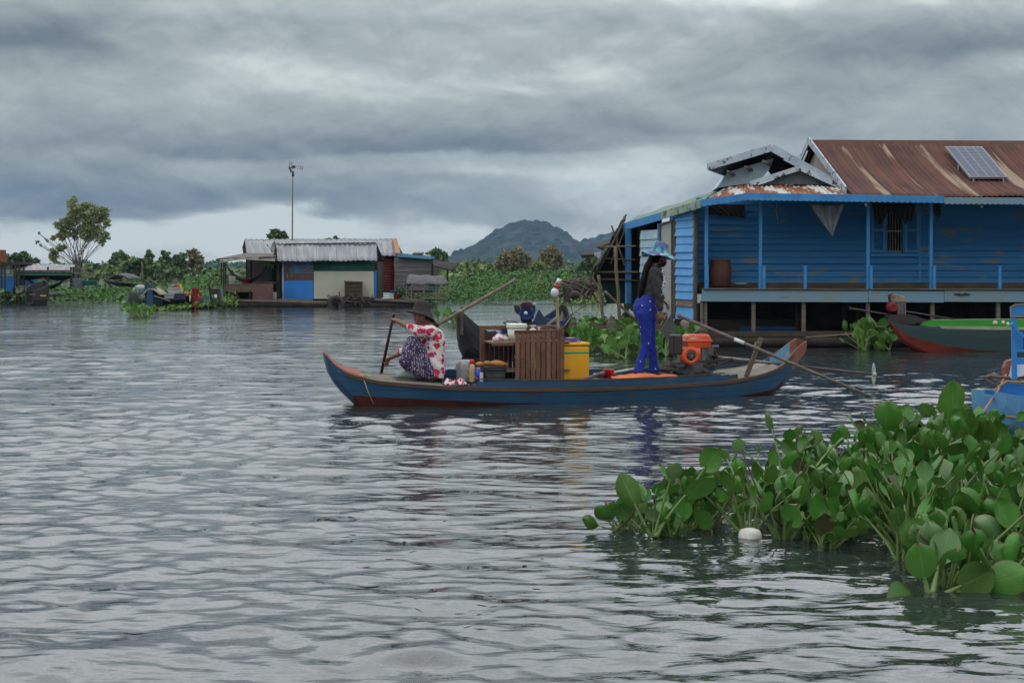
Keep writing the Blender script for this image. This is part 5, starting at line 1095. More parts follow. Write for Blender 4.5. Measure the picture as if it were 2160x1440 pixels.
# basin with loaves
c = FB.J(1044, 803, -.22); Bs = thing('dark_basin', c, 'dark grey plastic basin with the bread tray on top', 'basin')
mb = MB(); a_, b__ = .125, .10; vs = []; n = 24
for r, h in ((.82, 0), (.93, .07), (1.0, .135), (1.1, .14), (1.1, .15), (.95, .14), (.8, .02)):
    for k in range(n): t_ = 2 * math.pi * k / n; rr = r * (1 + .02 * math.cos(4 * t_)); q = abs(math.cos(t_)) ** .6 * (1 if math.cos(t_) > 0 else -1), abs(math.sin(t_)) ** .6 * (1 if math.sin(t_) > 0 else -1); vs.append(c + ax * q[0] * rr * a_ + bx_ * q[1] * rr * b__ + UP * h)
mb.add(vs, [(i * n + k, i * n + (k + 1) % n, (i + 1) * n + (k + 1) % n, (i + 1) * n + k) for i in range(6) for k in range(n)] + [tuple(range(n))[::-1], tuple(6 * n + k for k in range(n))]); mb.build('basin_body', M('dark_grey_plastic', (.045, .05, .055), (.08, .08, .08), .5, 5, wear=(.14, .13, .12), wlo=.62, whi=.75, wsc=9, wst=(1, 1, .3)), Bs, smooth=True)
mb = MB(); mb.box(c + UP * .162, (.27, .2, .012), AX3); mb.build('tray', iron, Bs, bevel=.004)
bread = M('bread_crust', (.42, .19, .06), (.30, .12, .035), .6, 9, bump=.3, bsc=30)
for (u, v, w_, l, r_, tl, lb) in ((1050, 767, -.25, .085, .038, .1, 'largest golden loaf of bread at the front of the tray'), (1012, 768, -.15, .05, .027, 0, 'small golden loaf at the left end of the tray'), (1030, 767, -.1, .055, .03, .1, 'golden loaf behind, between the small loaf and the largest one'), (1066, 769, -.2, .04, .022, .35, 'golden loaf with a pointed end at the right of the tray')):
    mb = MB(); p = FB.J(u, v, w_); d_ = (ax * 1 + UP * -tl).normalized(); p.z = max(p.z, c.z + .17 + r_ * .8); mb.loft([(p + d_ * l * x, bx_ * r_ * y, UP * r_ * y) for x, y in ((-1, .12), (-.85, .6), (-.4, .95), (0, 1), (.3, .97), (.7, .8), (.93, .45), (1, .1))]); tag(mb.build('bread_loaf', bread, smooth=True), lb, 'bread', 'loaves of bread on the tray')
c = FB.J(981, 806, -.02); t = thing('plastic_jar', c, 'clear plastic jar in the boat behind the seated woman', 'jar')
clr = M('clear_plastic', (.42, .45, .45), (.36, .38, .38), .15, 9, spec=.6)
m_ = clr; pp = m_.node_tree.nodes['Principled BSDF']; pp.inputs['Transmission Weight'].default_value = .55
mb = MB(); mb.lathe([(0, 0), (.095, 0), (.105, .02), (.105, .20), (.085, .255), (.05, .26), (0, .26)], c, n=24); mb.build('jar_body', clr, t, smooth=True)
mb = MB(); mb.ell(c + UP * .05, (.08, .08, .045)); mb.build('contents', M('pale_snacks', (.30, .27, .22), (.2, .16, .12), .8, 40), t, smooth=True)
c = FB.J(996, 806, -.14); t = thing('sauce_bottle', c, 'small bottle of orange sauce with a red cap beside the jar', 'bottle')
mb = MB(); mb.lathe([(0, 0), (.038, 0), (.04, .02), (.038, .13), (.03, .19), (.022, .215), (0, .215)], c, n=16); mb.build('bottle_body', M('sauce', (.42, .22, .10), (.45, .36, .25), .3, 5), t, smooth=True)
mb = MB(); mb.lathe([(.024, .21), (.028, .215), (.028, .25), (.018, .262), (0, .262)], c, n=14); mb.build('cap', M('red_plastic', (.45, .012, .015), None, .35), t, smooth=True)
c = FB.J(1010, 806, -.18); t = thing('blue_tin', c, 'blue and white tin between the sauce bottle and the basin', 'tin')
mb = MB(); mb.lathe([(0, 0), (.045, 0), (.045, .15), (0, .15)], c, n=20); mb.build('tin_body', M('tin_blue', (.02, .05, .30), None, .4), t, smooth=True)
mb = MB(); mb.box(c + ax * .02 - bx_ * .042 + UP * .06, (.04, .01, .11), AX3); mb.build('white_label', M('white_plastic', (.6, .6, .58), None, .5), t, bevel=.002)
mb = MB(); mb.bar(FB.J(985, 775, -.2), FB.J(1008, 800, -.3), .008, .008); mb.bar(FB.J(970, 770, -.1), FB.J(992, 797, -.26), .006, .006); tag(mb.build('chopsticks', bamboo), 'thin wooden sticks leaning on the clear jar', 'sticks')
# ---- other boats
def simple_boat(name, label, F, st, mats, roll=0.0, floor=.1, hname='hull'):
    t = thing(name, F.at(F.L / 2, 0, 0), label, 'boat'); hull(hname, F, st, mats, t, roll, floor=floor); return t
dk_hull = M('tarred_hull', (.022, .024, .026), (.04, .042, .042), .55, 4, bump=.4); navy = M('navy_paint', (.012, .03, .13), (.012, .03, .09), .5, 4)
# boat 2, behind the cargo
F2 = Frame(968, 24.0, 1190, 28.5)
zz = lambda v, Y: ZV(v, Y)
b2 = simple_boat('moored_boat', 'dark wooden boat with a high prow moored behind the cargo', F2, [
    (0.0, .06, .80, .70, .74, 0, 0), (.12, .10, .72, .45, .55, 0, 0), (.3, .2, .57, .15, .35, 0, 0), (.6, .32, .42, -.05, .15, 0, 3), (1.1, .42, .36, -.12, .1, 0, 3), (2.4, .48, .36, -.15, .1, 0, 3), (3.8, .45, .42, -.12, .12, 0, 3), (4.5, .3, .55, 0, .2, 0, 3), (4.75, .16, .70, .3, .5, 0, 0), (4.85, .08, .78, .55, .7, 0, 0)],
    [dk_hull, dk_hull, wood_mid, navy])
mb = MB(); mb.bar(W(974, 706, 24.0), W(975, 647, 24.0), .07, .05); mb.build('prow_post', wood_mid, b2)
mb = MB(); mb.poly([W(1168, 700, 28.2), W(1186, 655, 28.4), W(1194, 672, 28.4), W(1192, 705, 28.2)], (0, .06, 0)); mb.build('stern_fin', wood_grey, b2)
mb = MB(); mb.ppoly([(1120, 690), (1137, 652), (1150, 672), (1195, 678), (1196, 700), (1110, 700)], 28, .5); mb.build('side_panel', M('teal_panel', (.012, .05, .09), (.02, .04, .06), .6, 4), b2)
mb = MB(); mb.ppoly([(1060, 700), (1085, 688), (1190, 676), (1192, 702)], 27.4, .05); mb.build('inner_side', navy, b2)
E2 = thing('boat_engine', W(1110, 680, 26.8), 'blue fan boat engine with a dark brown tank on the moored boat', 'engine')
mb = MB(); mb.lathe([(.07, .02), (.09, 0), (.125, 0), (.14, .03), (.14, .16), (.05, .16), (.05, .02), (.07, .02)], W(1111, 661, 26.6), (0, 1, 0), 24); mb.build('fan_housing', M('engine_blue', (.010, .032, .16), (.012, .02, .08), .4, 9), E2)
mb = MB(); mb.lathe([(0, .04), (.1, .04), (.1, .15), (0, .15)], W(1111, 661, 26.6), (0, 1, 0), 20); mb.bx(1098, 650, 1106, 676, 26.7, .15); mb.bx(1116, 650, 1126, 672, 26.75, .15); mb.build('crankcase', iron, E2, bevel=.01)
mb = MB(); mb.lathe([(0, -.012), (.03, -.012), (.035, 0)], W(1109, 660, 26.58), (0, 1, 0), 14); mb.build('hub', M('white_plastic', (.6, .6, .58), None, .5), E2, smooth=True)
mb = MB(); mb.ppoly([(1097, 642), (1102, 637), (1120, 636), (1123, 642), (1121, 651), (1098, 652)], 26.6, .25); mb.build('fuel_tank', M('maroon_tank', (.06, .018, .015), (.04, .015, .012), .5, 6), E2, bevel=.02)
mb = MB(); mb.ppoly([(1083, 642), (1096, 644), (1098, 660), (1094, 664), (1086, 658)], 26.7, .2); mb.caps(W(1126, 645, 26.8), W(1124, 660, 26.8), .03, .04); mb.build('air_filter', iron, E2, bevel=.015)
mb = MB(); mb.bx(1100, 668, 1122, 690, 26.7, .3); mb.build('engine_mount', iron, E2)
mb = MB(); mb.ell(W(1128, 648, 27), (.04, .04, .09)); tag(mb.build('blue_bag', M('pale_blue_plastic', (.12, .32, .42), None, .4), smooth=True), 'small light blue bag hanging right of the blue engine', 'bag')
mb = MB(); mb.tube([W(1062, 680 + 0, 26), W(1070, 677, 25.8), W(1085, 678, 25.8), W(1094, 682, 26), W(1080, 686, 26.2), W(1065, 683, 26.2), W(1062, 680, 26)], .012, 5); tag(mb.build('wire_hoop', iron), 'thin dark wire hoop above the bucket on the moored boat', 'hoop')
mb = MB(); A, B = W(924, 684, 23.2), W(1087, 590, 24.6); pts = [A.lerp(B, i / 7) for i in range(8)]; mb.tube(pts, [.028 + .004 * (i % 2) for i in range(8)], 9); tag(mb.build('bamboo_pole', bamboo_dk, smooth=True), 'thick bamboo pole slanting up to the right over the prow of the moored boat', 'pole')
mb = MB(); mb.tube([W(1150, 690, 25), W(1178, 667, 25.5)], .03, 7); tag(mb.build('pale_pole', wood_grey, smooth=True), 'short pale pole slanting behind the top of the slatted shelf', 'pole')
mb = MB()
for a in (((1190, 676), (1222, 652), (1240, 640)), ((1195, 672), (1208, 660), (1204, 645)), ((1205, 664), (1210, 676)), ((1212, 659), (1226, 662))): mb.tube([W(u, v, 28) for u, v in a], .008, 5)
tag(mb.build('bare_branch', bark), 'thin bare twigs behind the stern of the moored boat', 'branch')
mb = MB(); mb.tube([W(1020, 642, 38), W(1120, 642, 38), W(1260, 641, 38)], .012, 5); tag(mb.build('rope', iron), 'thin dark rope stretched low over the water behind the moored boat', 'rope')
# small prows behind the standing woman
def punt(name, label, F, L, zg, prow, mat, hb=.3, matin=None):
    t = thing(name, F.at(L / 2, 0, 0), label, 'boat')
    hull('hull', F, [(0, .10, prow, prow - .15, prow - .1, 0, 0), (.2, .15, prow * .7, .0, .1, 0, 0), (.5, hb * .8, zg * 1.05, -.08, .03, 0, 0), (L * .5, hb, zg, -.1, .02, 0, 0), (L - .3, hb * .8, zg * 1.1, -.05, .05, 0, 0), (L, .12, zg * 1.8, .1, .2, 0, 0)], [mat, mat, wood_grey, mat], t, floor=.02); return t
p1 = punt('wooden_punt', 'brown wooden punt with a pointed prow in the plants left of the standing woman', Frame(1278, 27.4, 1400, 28.3), 1.5, .36, .5, wood_mid)
mb = MB(); mb.poly([W(1276, 694, 27.3), W(1289, 662, 27.3), W(1296, 676, 27.3), W(1304, 694, 27.3)], (0, .05, 0)); mb.build('prow_board', wood_grey, p1)
mb = MB(); mb.bar(W(1240, 694, 27.2), W(1400, 690, 27.2), .07, .1); mb.bar(W(1290, 704, 26.8), W(1395, 700, 26.8), .06, .1); mb.bar(W(1200, 684, 27.5), W(1290, 690, 27.5), .08, .1); tag(mb.build('landing_plank', wood_mid), 'old planks laid over the floating plants behind the standing woman', 'plank')
p2 = punt('wooden_punt', 'dark punt with a tall shield-shaped prow right of the standing woman', Frame(1412, 25.2, 1440, 28.5), 2.6, .3, .45, wood_dark)
mb = MB(); mb.poly([W(1394, 700, 25), W(1402, 683, 25), W(1415, 664, 25), (W(1424, 686, 25)), W(1428, 712, 25), W(1412, 724, 25)], (0, .06, 0)); mb.build('prow_board', M('grey_green_board', (.055, .06, .055), (.08, .075, .065), .8, 5, bump=.4), p2)
mb = MB(); mb.v = []; 
c = W(1444, 676, 25.4); P = [W(u, v, 25.4) for u, v in ((1434, 677), (1445, 672), (1457, 678), (1452, 690), (1444, 700), (1440, 694), (1435, 686))]
mb.add([c + Vector((0, -.06, 0))] + P, [(0, i + 1, (i + 1) % 7 + 1) for i in range(7)]); tag(mb.build('grey_rag', M('beige_rag', (.26, .23, .19), (.16, .14, .11), .9, 9), fix=False, solid=.02, sub=1), 'beige rag hanging beside the tall shield-shaped prow', 'cloth')
mb = MB(); mb.tube([W(1466, 700, 25.4), W(1480, 694, 25.4), W(1492, 694, 25.4), W(1494, 702, 25.4)], .012, 5); tag(mb.build('bent_branch', bamboo_dk), 'thin bent yellowish branch above the orange fuel tank', 'branch')
# boat 3: green-decked boat at the house
F3 = Frame(1872, 26.0, 2420, 27.2); b3c = M('dark_green_hull', (.022, .050, .050), (.03, .045, .045), .55, 3, bump=.4); b3r = M('orange_red_bottom', (.20, .035, .018), (.13, .025, .016), .6, 3)
s3 = [(0, .03, ZV(672, 26) - .0, ZV(680, 26), ZV(677, 26), 0, 0), (.12, .08, ZV(680, 26), ZV(693, 26), ZV(688, 26), 0, 0), (.3, .18, ZV(684, 26), ZV(722, 26), ZV(706, 26), 0, 0), (.6, .3, ZV(689, 25.9), -.02, ZV(716, 26), 0, 0), (1.0, .38, ZV(692, 25.9), -.1, ZV(728, 26), 0, 0), (1.6, .44, ZV(694, 25.9), -.12, ZV(737, 26), 0, 3), (2.6, .48, ZV(695, 25.9), -.12, .0, 0, 3), (4.8, .48, ZV(694, 26), -.12, -.02, 0, 3)]
b3 = thing('green_decked_boat', F3.at(2, 0, 0), 'dark green boat with an orange-red bottom and bright green deck by the blue house', 'boat'); hull('hull', F3, s3, [b3c, b3r, M('rail_grey_green', (.13, .16, .15), (.09, .10, .10), .7, 4), b3c], b3, .03, floor=.15)
mb = MB(); Yd = 27.0; mb.poly([W(1940, 684, Yd - .2), W(1955, 675, Yd + .3), W(2330, 672, Yd + .3), W(2330, 692, Yd - .3), W(1990, 691, Yd - .3)], (0, 0, -.03)); mb.build('green_deck', M('bright_green_paint', (.025, .17, .015), (.02, .12, .015), .5, 3), b3)
mb = MB(); mb.bar(W(1955, 690, Yd - .33), W(2330, 696, Yd - .33), .05, .04, (0, 0, 1)); mb.bar(W(1968, 676, Yd + .32), W(2330, 673, Yd + .32), .05, .03, (0, 0, 1)); mb.build('deck_edge', M('cream_trim', (.30, .33, .22), (.2, .24, .16), .7, 4), b3)
mb = MB(); mb.bx(2040, 694, 2150, 706, Yd - .28, .05); mb.build('deck_side', wood_dark, b3)
mb = MB()
for (u, v) in ((2099, 681), (2116, 680), (2126, 683)): mb.ell(W(u, v, Yd - .15), (.05 if u < 2110 else .035, .03, .04))
o = mb.build('bright_odds', M('pink_white_bits', (.5, .35, .32), (.55, .52, .48), .5, 5), None, smooth=True); tag(o, 'small pink and white things lying on the green deck', 'bits')
mb = MB(); mb.tube([W(1876, 684, 26), W(1865, 690, 26.2), W(1850, 688, 26.6), W(1838, 672, 27)], .012, 5); tag(mb.build('mooring_rope', bamboo_dk), 'slack mooring rope from the green decked boat to a stilt', 'rope')
E3 = thing('boat_engine', W(1895, 668, 26.4), 'red and grey long-tail engine with a rusty brown tank on the green decked boat', 'engine')
mb = MB(); mb.lathe([(0, 0), (.05, 0), (.06, -.01), (.085, 0), (.095, .03), (.095, .18), (0, .18)], W(1885, 648, 26.2), (0, 1, 0), 20); mb.build('fan_housing', M('engine_red', (.22, .01, .016), (.12, .01, .012), .5, 9), E3)
mb = MB(); mb.ppoly([(1880, 625), (1885, 620), (1908, 625), (1914, 631), (1912, 638), (1880, 635)], 26.25, .2); mb.build('fuel_tank', M('rusty_cream_tank', (.28, .22, .15), (.10, .06, .04), .6, 5), E3, bevel=.015)
mb = MB()
for k in range(6): mb.bx(1894 + k * 3, 638, 1895.4 + k * 3, 663, 26.2, .18)
mb.bx(1893, 640, 1911, 664, 26.25, .14); mb.build('cylinder', steel, E3)
mb = MB(); mb.ppoly([(1876, 622), (1882, 620), (1884, 634), (1878, 637)], 26.3, .12); mb.build('air_filter', iron, E3)
mb = MB(); mb.tube([W(1793, 650, 26.2), W(1884, 665, 26.3)], .018, 7); mb.tube([W(1792, 647, 26.2), W(1794, 654, 26.2)], .02, 7); mb.build('tiller', iron, E3)
mb = MB(); mb.tube([W(1905, 656, 26.3), W(2012, 673, 26.6)], [.022, .014], 7); mb.build('shaft', iron, E3)
mb = MB(); mb.ppoly([(1870, 668), (1884, 664), (1925, 664), (1960, 676), (1925, 684), (1885, 682)], 26.2, .2); mb.build('engine_mount', iron, E3)
# boat 4: light blue boat at the right edge
F4 = Frame(2087, 13.5, 2400, 14.2); b4c = M('sky_blue_boat_paint', (.095, .25, .40), (.07, .20, .34), .6, 4, wear=(.10, .12, .13), wlo=.58, whi=.68, wsc=5, wst=(1, 1, 1.6), bump=.3)
b4o = M('ochre_trim', (.28, .18, .04), (.18, .13, .05), .6, 5); b4i = M('boat_blue_inner', (.03, .17, .42), (.025, .14, .36), .5, 4)
zq = lambda v: ZV(v, 13.5)
s4 = [(0, .10, zq(824), zq(838), zq(832), 0, 3), (.02, .22, zq(826), zq(870), zq(850), 0, 3), (.07, .34, zq(829), zq(895), zq(868), 0, 3), (.18, .42, zq(831), -.04, zq(890), 0, 3), (.5, .5, zq(832), -.12, .02, 0, 3), (1.6, .55, zq(828), -.15, .0, 0, 3)]
b4 = thing('light_blue_boat', F4.at(.6, 0, 0), 'light blue boat with ochre trim cut off by the right edge of the picture', 'boat'); hull('hull', F4, s4, [b4c, b4c, b4c, b4i], b4, .0, floor=.12)
def b4g(s, dw, z_, side=-1): hb = np.interp(s, [x[0] for x in s4], [x[1] for x in s4]); return F4.at(s - dw * (1 if s < .1 else .3), side * (hb + dw), z_)
for zv, nm, r_ in ((876, 'rub_strip', .009), (800, 'rim_strip', None)):
    mb = MB(); ss = [0.0, .01, .03, .07, .12, .18, .3, .5, .9, 1.5]
    if r_: mb.tube([F4.at(.05, .3, zq(874))] + [b4g(s + .03, -.012 , zq(zv - 2 + 3 * min(1, s * 3))) for s in ss], r_, 6); mb.build(nm, b4o, b4)
# raised inner blue stem board
mb = MB(); mb.ppoly([(2098, 834), (2104, 820), (2122, 806), (2165, 812), (2165, 840)], 13.75, .06); mb.build('stem_board', b4i, b4)
mb = MB(); mb.tube([W(2096, 830, 13.7), W(2106, 816, 13.7), W(2124, 804, 13.7), W(2170, 807, 13.7)], .014, 6); mb.build('stem_trim', b4o, b4)
mb = MB(); mb.poly([W(2120, 800, 14.4), W(2118, 775, 14.4), W(2124, 762, 14.4), W(2140, 757, 14.4), W(2175, 757, 14.4), W(2175, 800, 14.4)], (0, .08, 0)); mb.build('salmon_end', [boat_salmon], b4)
mb = MB(); mb.poly([W(2128, 798, 14.37), W(2134, 770, 14.37), W(2175, 768, 14.37), W(2175, 790, 14.37)], (0, .02, 0)); mb.build('white_panel', M('white_paint', (.55, .6, .62), (.4, .45, .5), .6, 9), b4)
CHR = thing('blue_chair', W(2150, 810, 13.8), 'blue painted wooden seat frame with an ochre top rail standing in the light blue boat', 'chair')
cb = M('chair_blue', (.035, .20, .47), (.03, .16, .40), .5, 4, wear=(.2, .25, .3), wlo=.66, whi=.74, wsc=8)
mb = MB(); mb.ppoly([(2133, 668), (2132, 648), (2141, 643), (2190, 641), (2190, 668)], 13.8, .03); mb.build('top_panel', cb, CHR)
mb = MB(); mb.bar(W(2133, 668, 13.78), W(2190, 667, 13.78), .012, .012); mb.bar(W(2133, 668, 13.78), W(2133, 647, 13.78), .012, .012); mb.bar(W(2133, 647, 13.78), W(2142, 642, 13.78), .012, .012); mb.bar(W(2142, 642, 13.78), W(2190, 640, 13.78), .012, .012); mb.build('ochre_edge', b4o, CHR)
mb = MB(); mb.bar(W(2138, 668, 13.8), W(2140, 800, 13.8), .045, .03, (1, 0, 0)); mb.bar(W(2205, 668, 13.8), W(2205, 800, 13.8), .045, .03, (1, 0, 0)); mb.build('leg', cb, CHR)
mb = MB(); P = [W(2134, 682, 13.7), W(2141, 690, 13.7), W(2148, 702, 13.7), W(2158, 708, 13.7), W(2185, 709, 13.7)]
for a, b in zip(P[:-1], P[1:]): mb.bar(a, b, .03, .035, (0, 0, 1))
mb.build('arm_rest', cb, CHR)
mb = MB(); mb.bx(2136, 755, 2200, 768, 13.8, .03); mb.bx(2144, 700, 2158, 740, 13.86, .02); mb.bx(2162, 700, 2176, 740, 13.86, .02); mb.bx(2136, 738, 2200, 742, 13.8, .04); mb.build('seat_panel', cb, CHR)
mb = MB(); mb.tube([W(2078, 796, 13.9), W(2088, 792, 13.9), W(2104, 795, 13.9), W(2130, 797, 13.9)], .016, 7); mb.tube([W(2080, 800, 13.8), W(2090, 806, 13.8), W(2104, 816, 13.8)], .006, 5); tag(mb.build('boat_pole', M('reddish_pole', (.16, .08, .06), None, .7), smooth=True), 'short reddish pole sticking out over the bow of the light blue boat', 'pole')
mb = MB(); mb.tube([W(2122, 790, 14), W(2104, 825, 13.6), W(2074, 868, 13.2), W(2066, 880, 13.1)], .010, 6); tag(mb.build('pink_rope', M('pink_rope', (.35, .14, .12), None, .8), smooth=True), 'pinkish rope running down to the water from the light blue boat', 'rope')
# ------------------------------------------------------------------ people
skin = M('skin', (.20, .095, .055), (.16, .075, .045), .5, 8, spec=.4)
def hand(mb, wrist, d, palmn, grip=0.0, L=.17, thumb=1):
    d = Vector(d).normalized(); pn = Vector(palmn); pn = (pn - d * pn.dot(d)).normalized(); sd_ = d.cross(pn)
    mb.loft([(wrist - d * .01, sd_ * .022, pn * .016), (wrist + d * .03, sd_ * .034, pn * .015), (wrist + d * .075, sd_ * .038, pn * .013), (wrist + d * .088, sd_ * .034, pn * .010)], n=12)
    for i, fl in enumerate((.068, .077, .071, .056)):
        p = wrist + d * .08 + sd_ * (-.028 + .0187 * i); dd = (d + sd_ * (-.06 + .04 * i)).normalized(); r = .0092
        seg = [fl * .45, fl * .32, fl * .27]; ang = [.25 + grip * 1.2, .3 + grip * 1.4, .2 + grip * 1.0]; a = 0
        for sL, an in zip(seg, ang):
            a += an; v = dd * math.cos(a) + pn * math.sin(a); q = p + v * sL; mb.caps(p, q, r, r * .92, 8); p = q; r *= .92
    p = wrist + d * .025 - sd_ * .03 * thumb; q = p + (d * .6 - sd_ * thumb * .7 + pn * (.3 + grip * .6)).normalized() * .035; mb.caps(p, q, .012, .0105, 8)
    q2 = q + (d * .8 - sd_ * thumb * .1 + pn * (.3 + grip)).normalized() * .03; mb.caps(q, q2, .0105, .009, 8)
def head(mb, c, fwd, sd_, up, s=1.0):
    mb.ell(c, (.078 * s, .098 * s, .118 * s), (sd_, fwd, up), 20, 16)
    mb.ell(c + fwd * .028 * s - up * .06 * s, (.058 * s, .066 * s, .062 * s), (sd_, fwd, up))
    mb.ell(c + fwd * .088 * s - up * .022 * s, (.014 * s, .026 * s, .022 * s), (sd_, (fwd * .9 - up * .4).normalized(), up))        # nose
    mb.caps(c + fwd * .082 * s + up * .022 * s - sd_ * .03, c + fwd * .082 * s + up * .022 * s + sd_ * .03, .016, .016)               # brow
    mb.caps(c + fwd * .085 * s - up * .062 * s - sd_ * .015, c + fwd * .085 * s - up * .062 * s + sd_ * .015, .012, .012)             # lips
    for k in (-1, 1):
        mb.ell(c + sd_ * k * .05 * s + fwd * .055 * s - up * .028 * s, (.024, .026, .024), (sd_, fwd, up))
        mb.ell(c + sd_ * k * .08 * s - fwd * .005 - up * .01, (.010, .02, .032), (sd_, fwd, up))
# ===== woman squatting in the bow, paddling, facing left
PW = thing('person', FB.J(885, 800, 0), 'woman in a dark straw hat and pink flowered jacket squatting in the bow and paddling', 'person')
J = FB.J; a3, b3v = FB.a, FB.b; LF = -a3
def Jp(u, v, w=0.0): return J(u, v, w)
mb = MB(); hc = Jp(889, 665, .0); fw = (LF * 1 - UP * .16 - b3v * .1).normalized(); hs = (LF.cross(UP)); hs = (hs - fw * hs.dot(fw)).normalized(); hup = hs.cross(fw).normalized(); hup = hup if hup.z > 0 else -hup
head(mb, hc, fw, hs, hup, .95)
mb.caps(hc - hup * .05 - fw * .02, Jp(912, 692, .0), .05, .056)
sh = Jp(914, 700, 0); mb.caps(sh - b3v * .13, sh + b3v * .13, .05, .05); mb.loft([(Jp(914, 695), b3v * .12, a3 * .07), (Jp(914, 730), b3v * .12, a3 * .09), (Jp(906, 785), b3v * .14, a3 * .11)])
el, wr = Jp(869, 692, -.12), Jp(836, 676, .02); mb.caps(Jp(912, 699, -.17), el, .046, .038); mb.caps(el, wr, .037, .026)
padT, padB = Jp(830, 664, .10), Jp(799, 812, .55)
pdir = (padB - padT).normalized(); gp = padT + pdir * .045
hd = (gp - wr).normalized(); hand(mb, wr, hd, Vector((0, 0, -1)), .75, thumb=1)
el2, wr2 = Jp(862, 738, .28), Jp(822, 755, .42); mb.caps(Jp(912, 702, .17), el2, .044, .037); mb.caps(el2, wr2, .036, .025)
s_ = .70; gp2 = padT.lerp(padB, .70); hand(mb, wr2, (gp2 - wr2), (Vector((0, -.6, -.6))), .75, thumb=-1)
hipc = Jp(904, 785, 0)
for k in (-1, 1):
    kn, ak = Jp(868 + (3 if k > 0 else 0), 723 if k < 0 else 727, k * .11), Jp(866, 790, k * .10); mb.caps(Jp(904, 784, k * .09), kn, .08, .055); mb.caps(kn, ak, .052, .036); mb.caps(ak - UP * .01, ak + LF * .13 - UP * .02, .03, .025)
fuse(mb, 'body', skin, PW, .0065, 3)
mb = MB()
for k in (-1, 1): mb.ell(hc + hs * k * .03 + fw * .083 + hup * .004, (.011, .009, .007), (hs, fw, hup), 8, 6)
mb.build('eyes', M('eye_dark', (.02, .015, .012), None, .2), PW, smooth=True)
mb = MB(); mb.ell(hc - fw * .035 + hup * .012, (.085, .085, .10), (hs, fw, hup)); mb.caps(hc - fw * .08 - hup * .05, Jp(918, 686, 0), .035, .045); fuse(mb, 'hair', M('black_hair', (.012, .010, .009), None, .5), PW, .01, 2)
# jacket
def floral(t, tc, c):
    v = t.node('ShaderNodeTexVoronoi', inp={'Vector': t.vm('ADD', tc, t.vm('MULTIPLY', t.node('ShaderNodeTexNoise', inp={'Vector': tc, 'Scale': 18.0}).outputs[1], (.09, .09, .09))), 'Scale': 12.0})
    v2 = t.node('ShaderNodeTexVoronoi', inp={'Vector': t.vm('ADD', tc, (3, 1, 2)), 'Scale': 27.0})
    pet = t.noise(tc, 55, 2, .5)
    f = t.sstep(t.m('ADD', v.outputs[0], t.m('MULTIPLY', t.m('SUBTRACT', pet, .5), .5)), .47, .41)
    c = t.mix(f, c, (.40, .018, .075)); return t.mix(t.m('MULTIPLY', t.sstep(v2.outputs[0], .22, .17), .5), c, (.42, .16, .17))
flor = M('flowered_fabric', (.56, .53, .49), (.48, .46, .43), .85, 6, bump=.4, bsc=18, extra=floral)
mb = MB()
mb.loft([(Jp(912, 690), b3v * .10, a3 * .05), (Jp(914, 697), b3v * .185, a3 * .095), (Jp(915, 712), b3v * .20, a3 * .125), (Jp(913, 740), b3v * .19, a3 * .135), (Jp(914, 765), b3v * .20, a3 * .13), (Jp(917, 786), b3v * .21, a3 * .11), (Jp(919, 796), b3v * .19, a3 * .09)], n=22)
mb.caps(Jp(909, 700, -.15), Jp(884, 699, -.14), .082, .070, 16); mb.caps(Jp(884, 699, -.14), Jp(866, 691, -.11), .068, .050, 16)
mb.caps(Jp(910, 702, .16), Jp(868, 732, .26), .078, .055, 14); mb.caps(Jp(868, 732, .26), Jp(846, 743, .34), .055, .043, 14)
mb.caps(Jp(890, 712, -.05), Jp(882, 726, -.02), .06, .05)
def wrk(co): 
    co = co.copy(); co[:, 0] += .005 * np.sin(co[:, 2] * 60 + co[:, 1] * 25) ; co[:, 1] += .005 * np.sin(co[:, 2] * 45 + co[:, 0] * 40); return co
jk = fuse(mb, 'jacket', flor, PW, .008, 3, wrk)
mb = MB(); mb.tube([Jp(884, 706, -.08), Jp(880, 716, -.07), Jp(876, 726, -.06)], .012, 6); mb.build('collar_trim', M('navy_trim', (.02, .02, .07), None, .8), PW, smooth=True)
def dots(t, tc, c):
    v = t.node('ShaderNodeTexVoronoi', inp={'Vector': tc, 'Scale': 42.0, 'Randomness': .5}); return t.mix(t.sstep(v.outputs[0], .36, .30), c, (.40, .32, .38))
sar = M('dotted_sarong_fabric', (.045, .038, .085), (.035, .03, .065), .85, 6, bump=.3, bsc=16, extra=dots)
mb = MB()
for k in (-1, 1):
    kn = Jp(869 + (4 if k > 0 else 0), 723 if k < 0 else 727, k * .10); mb.caps(Jp(906, 784, k * .08), kn, .115, .082, 16); mb.caps(kn, Jp(862, 756, k * .12), .082, .10, 16)
    mb.caps(Jp(862, 756, k * .12), Jp(874, 775, k * .11), .10, .10, 16); mb.caps(Jp(852, 764, k * .14), Jp(885, 784, k * .12), .06, .085, 16)
mb.loft([(Jp(868, 725), b3v * .16, a3 * .07), (Jp(866, 745), b3v * .20, a3 * .11), (Jp(872, 772), b3v * .20, a3 * .13)])
mb.ell(Jp(905, 784, 0), (.13, .19, .10), (a3, b3v, UP))
fuse(mb, 'sarong', sar, PW, .009, 4, wrk)
boot = M('grey_green_rubber', (.13, .17, .16), (.10, .13, .12), .5, 8)
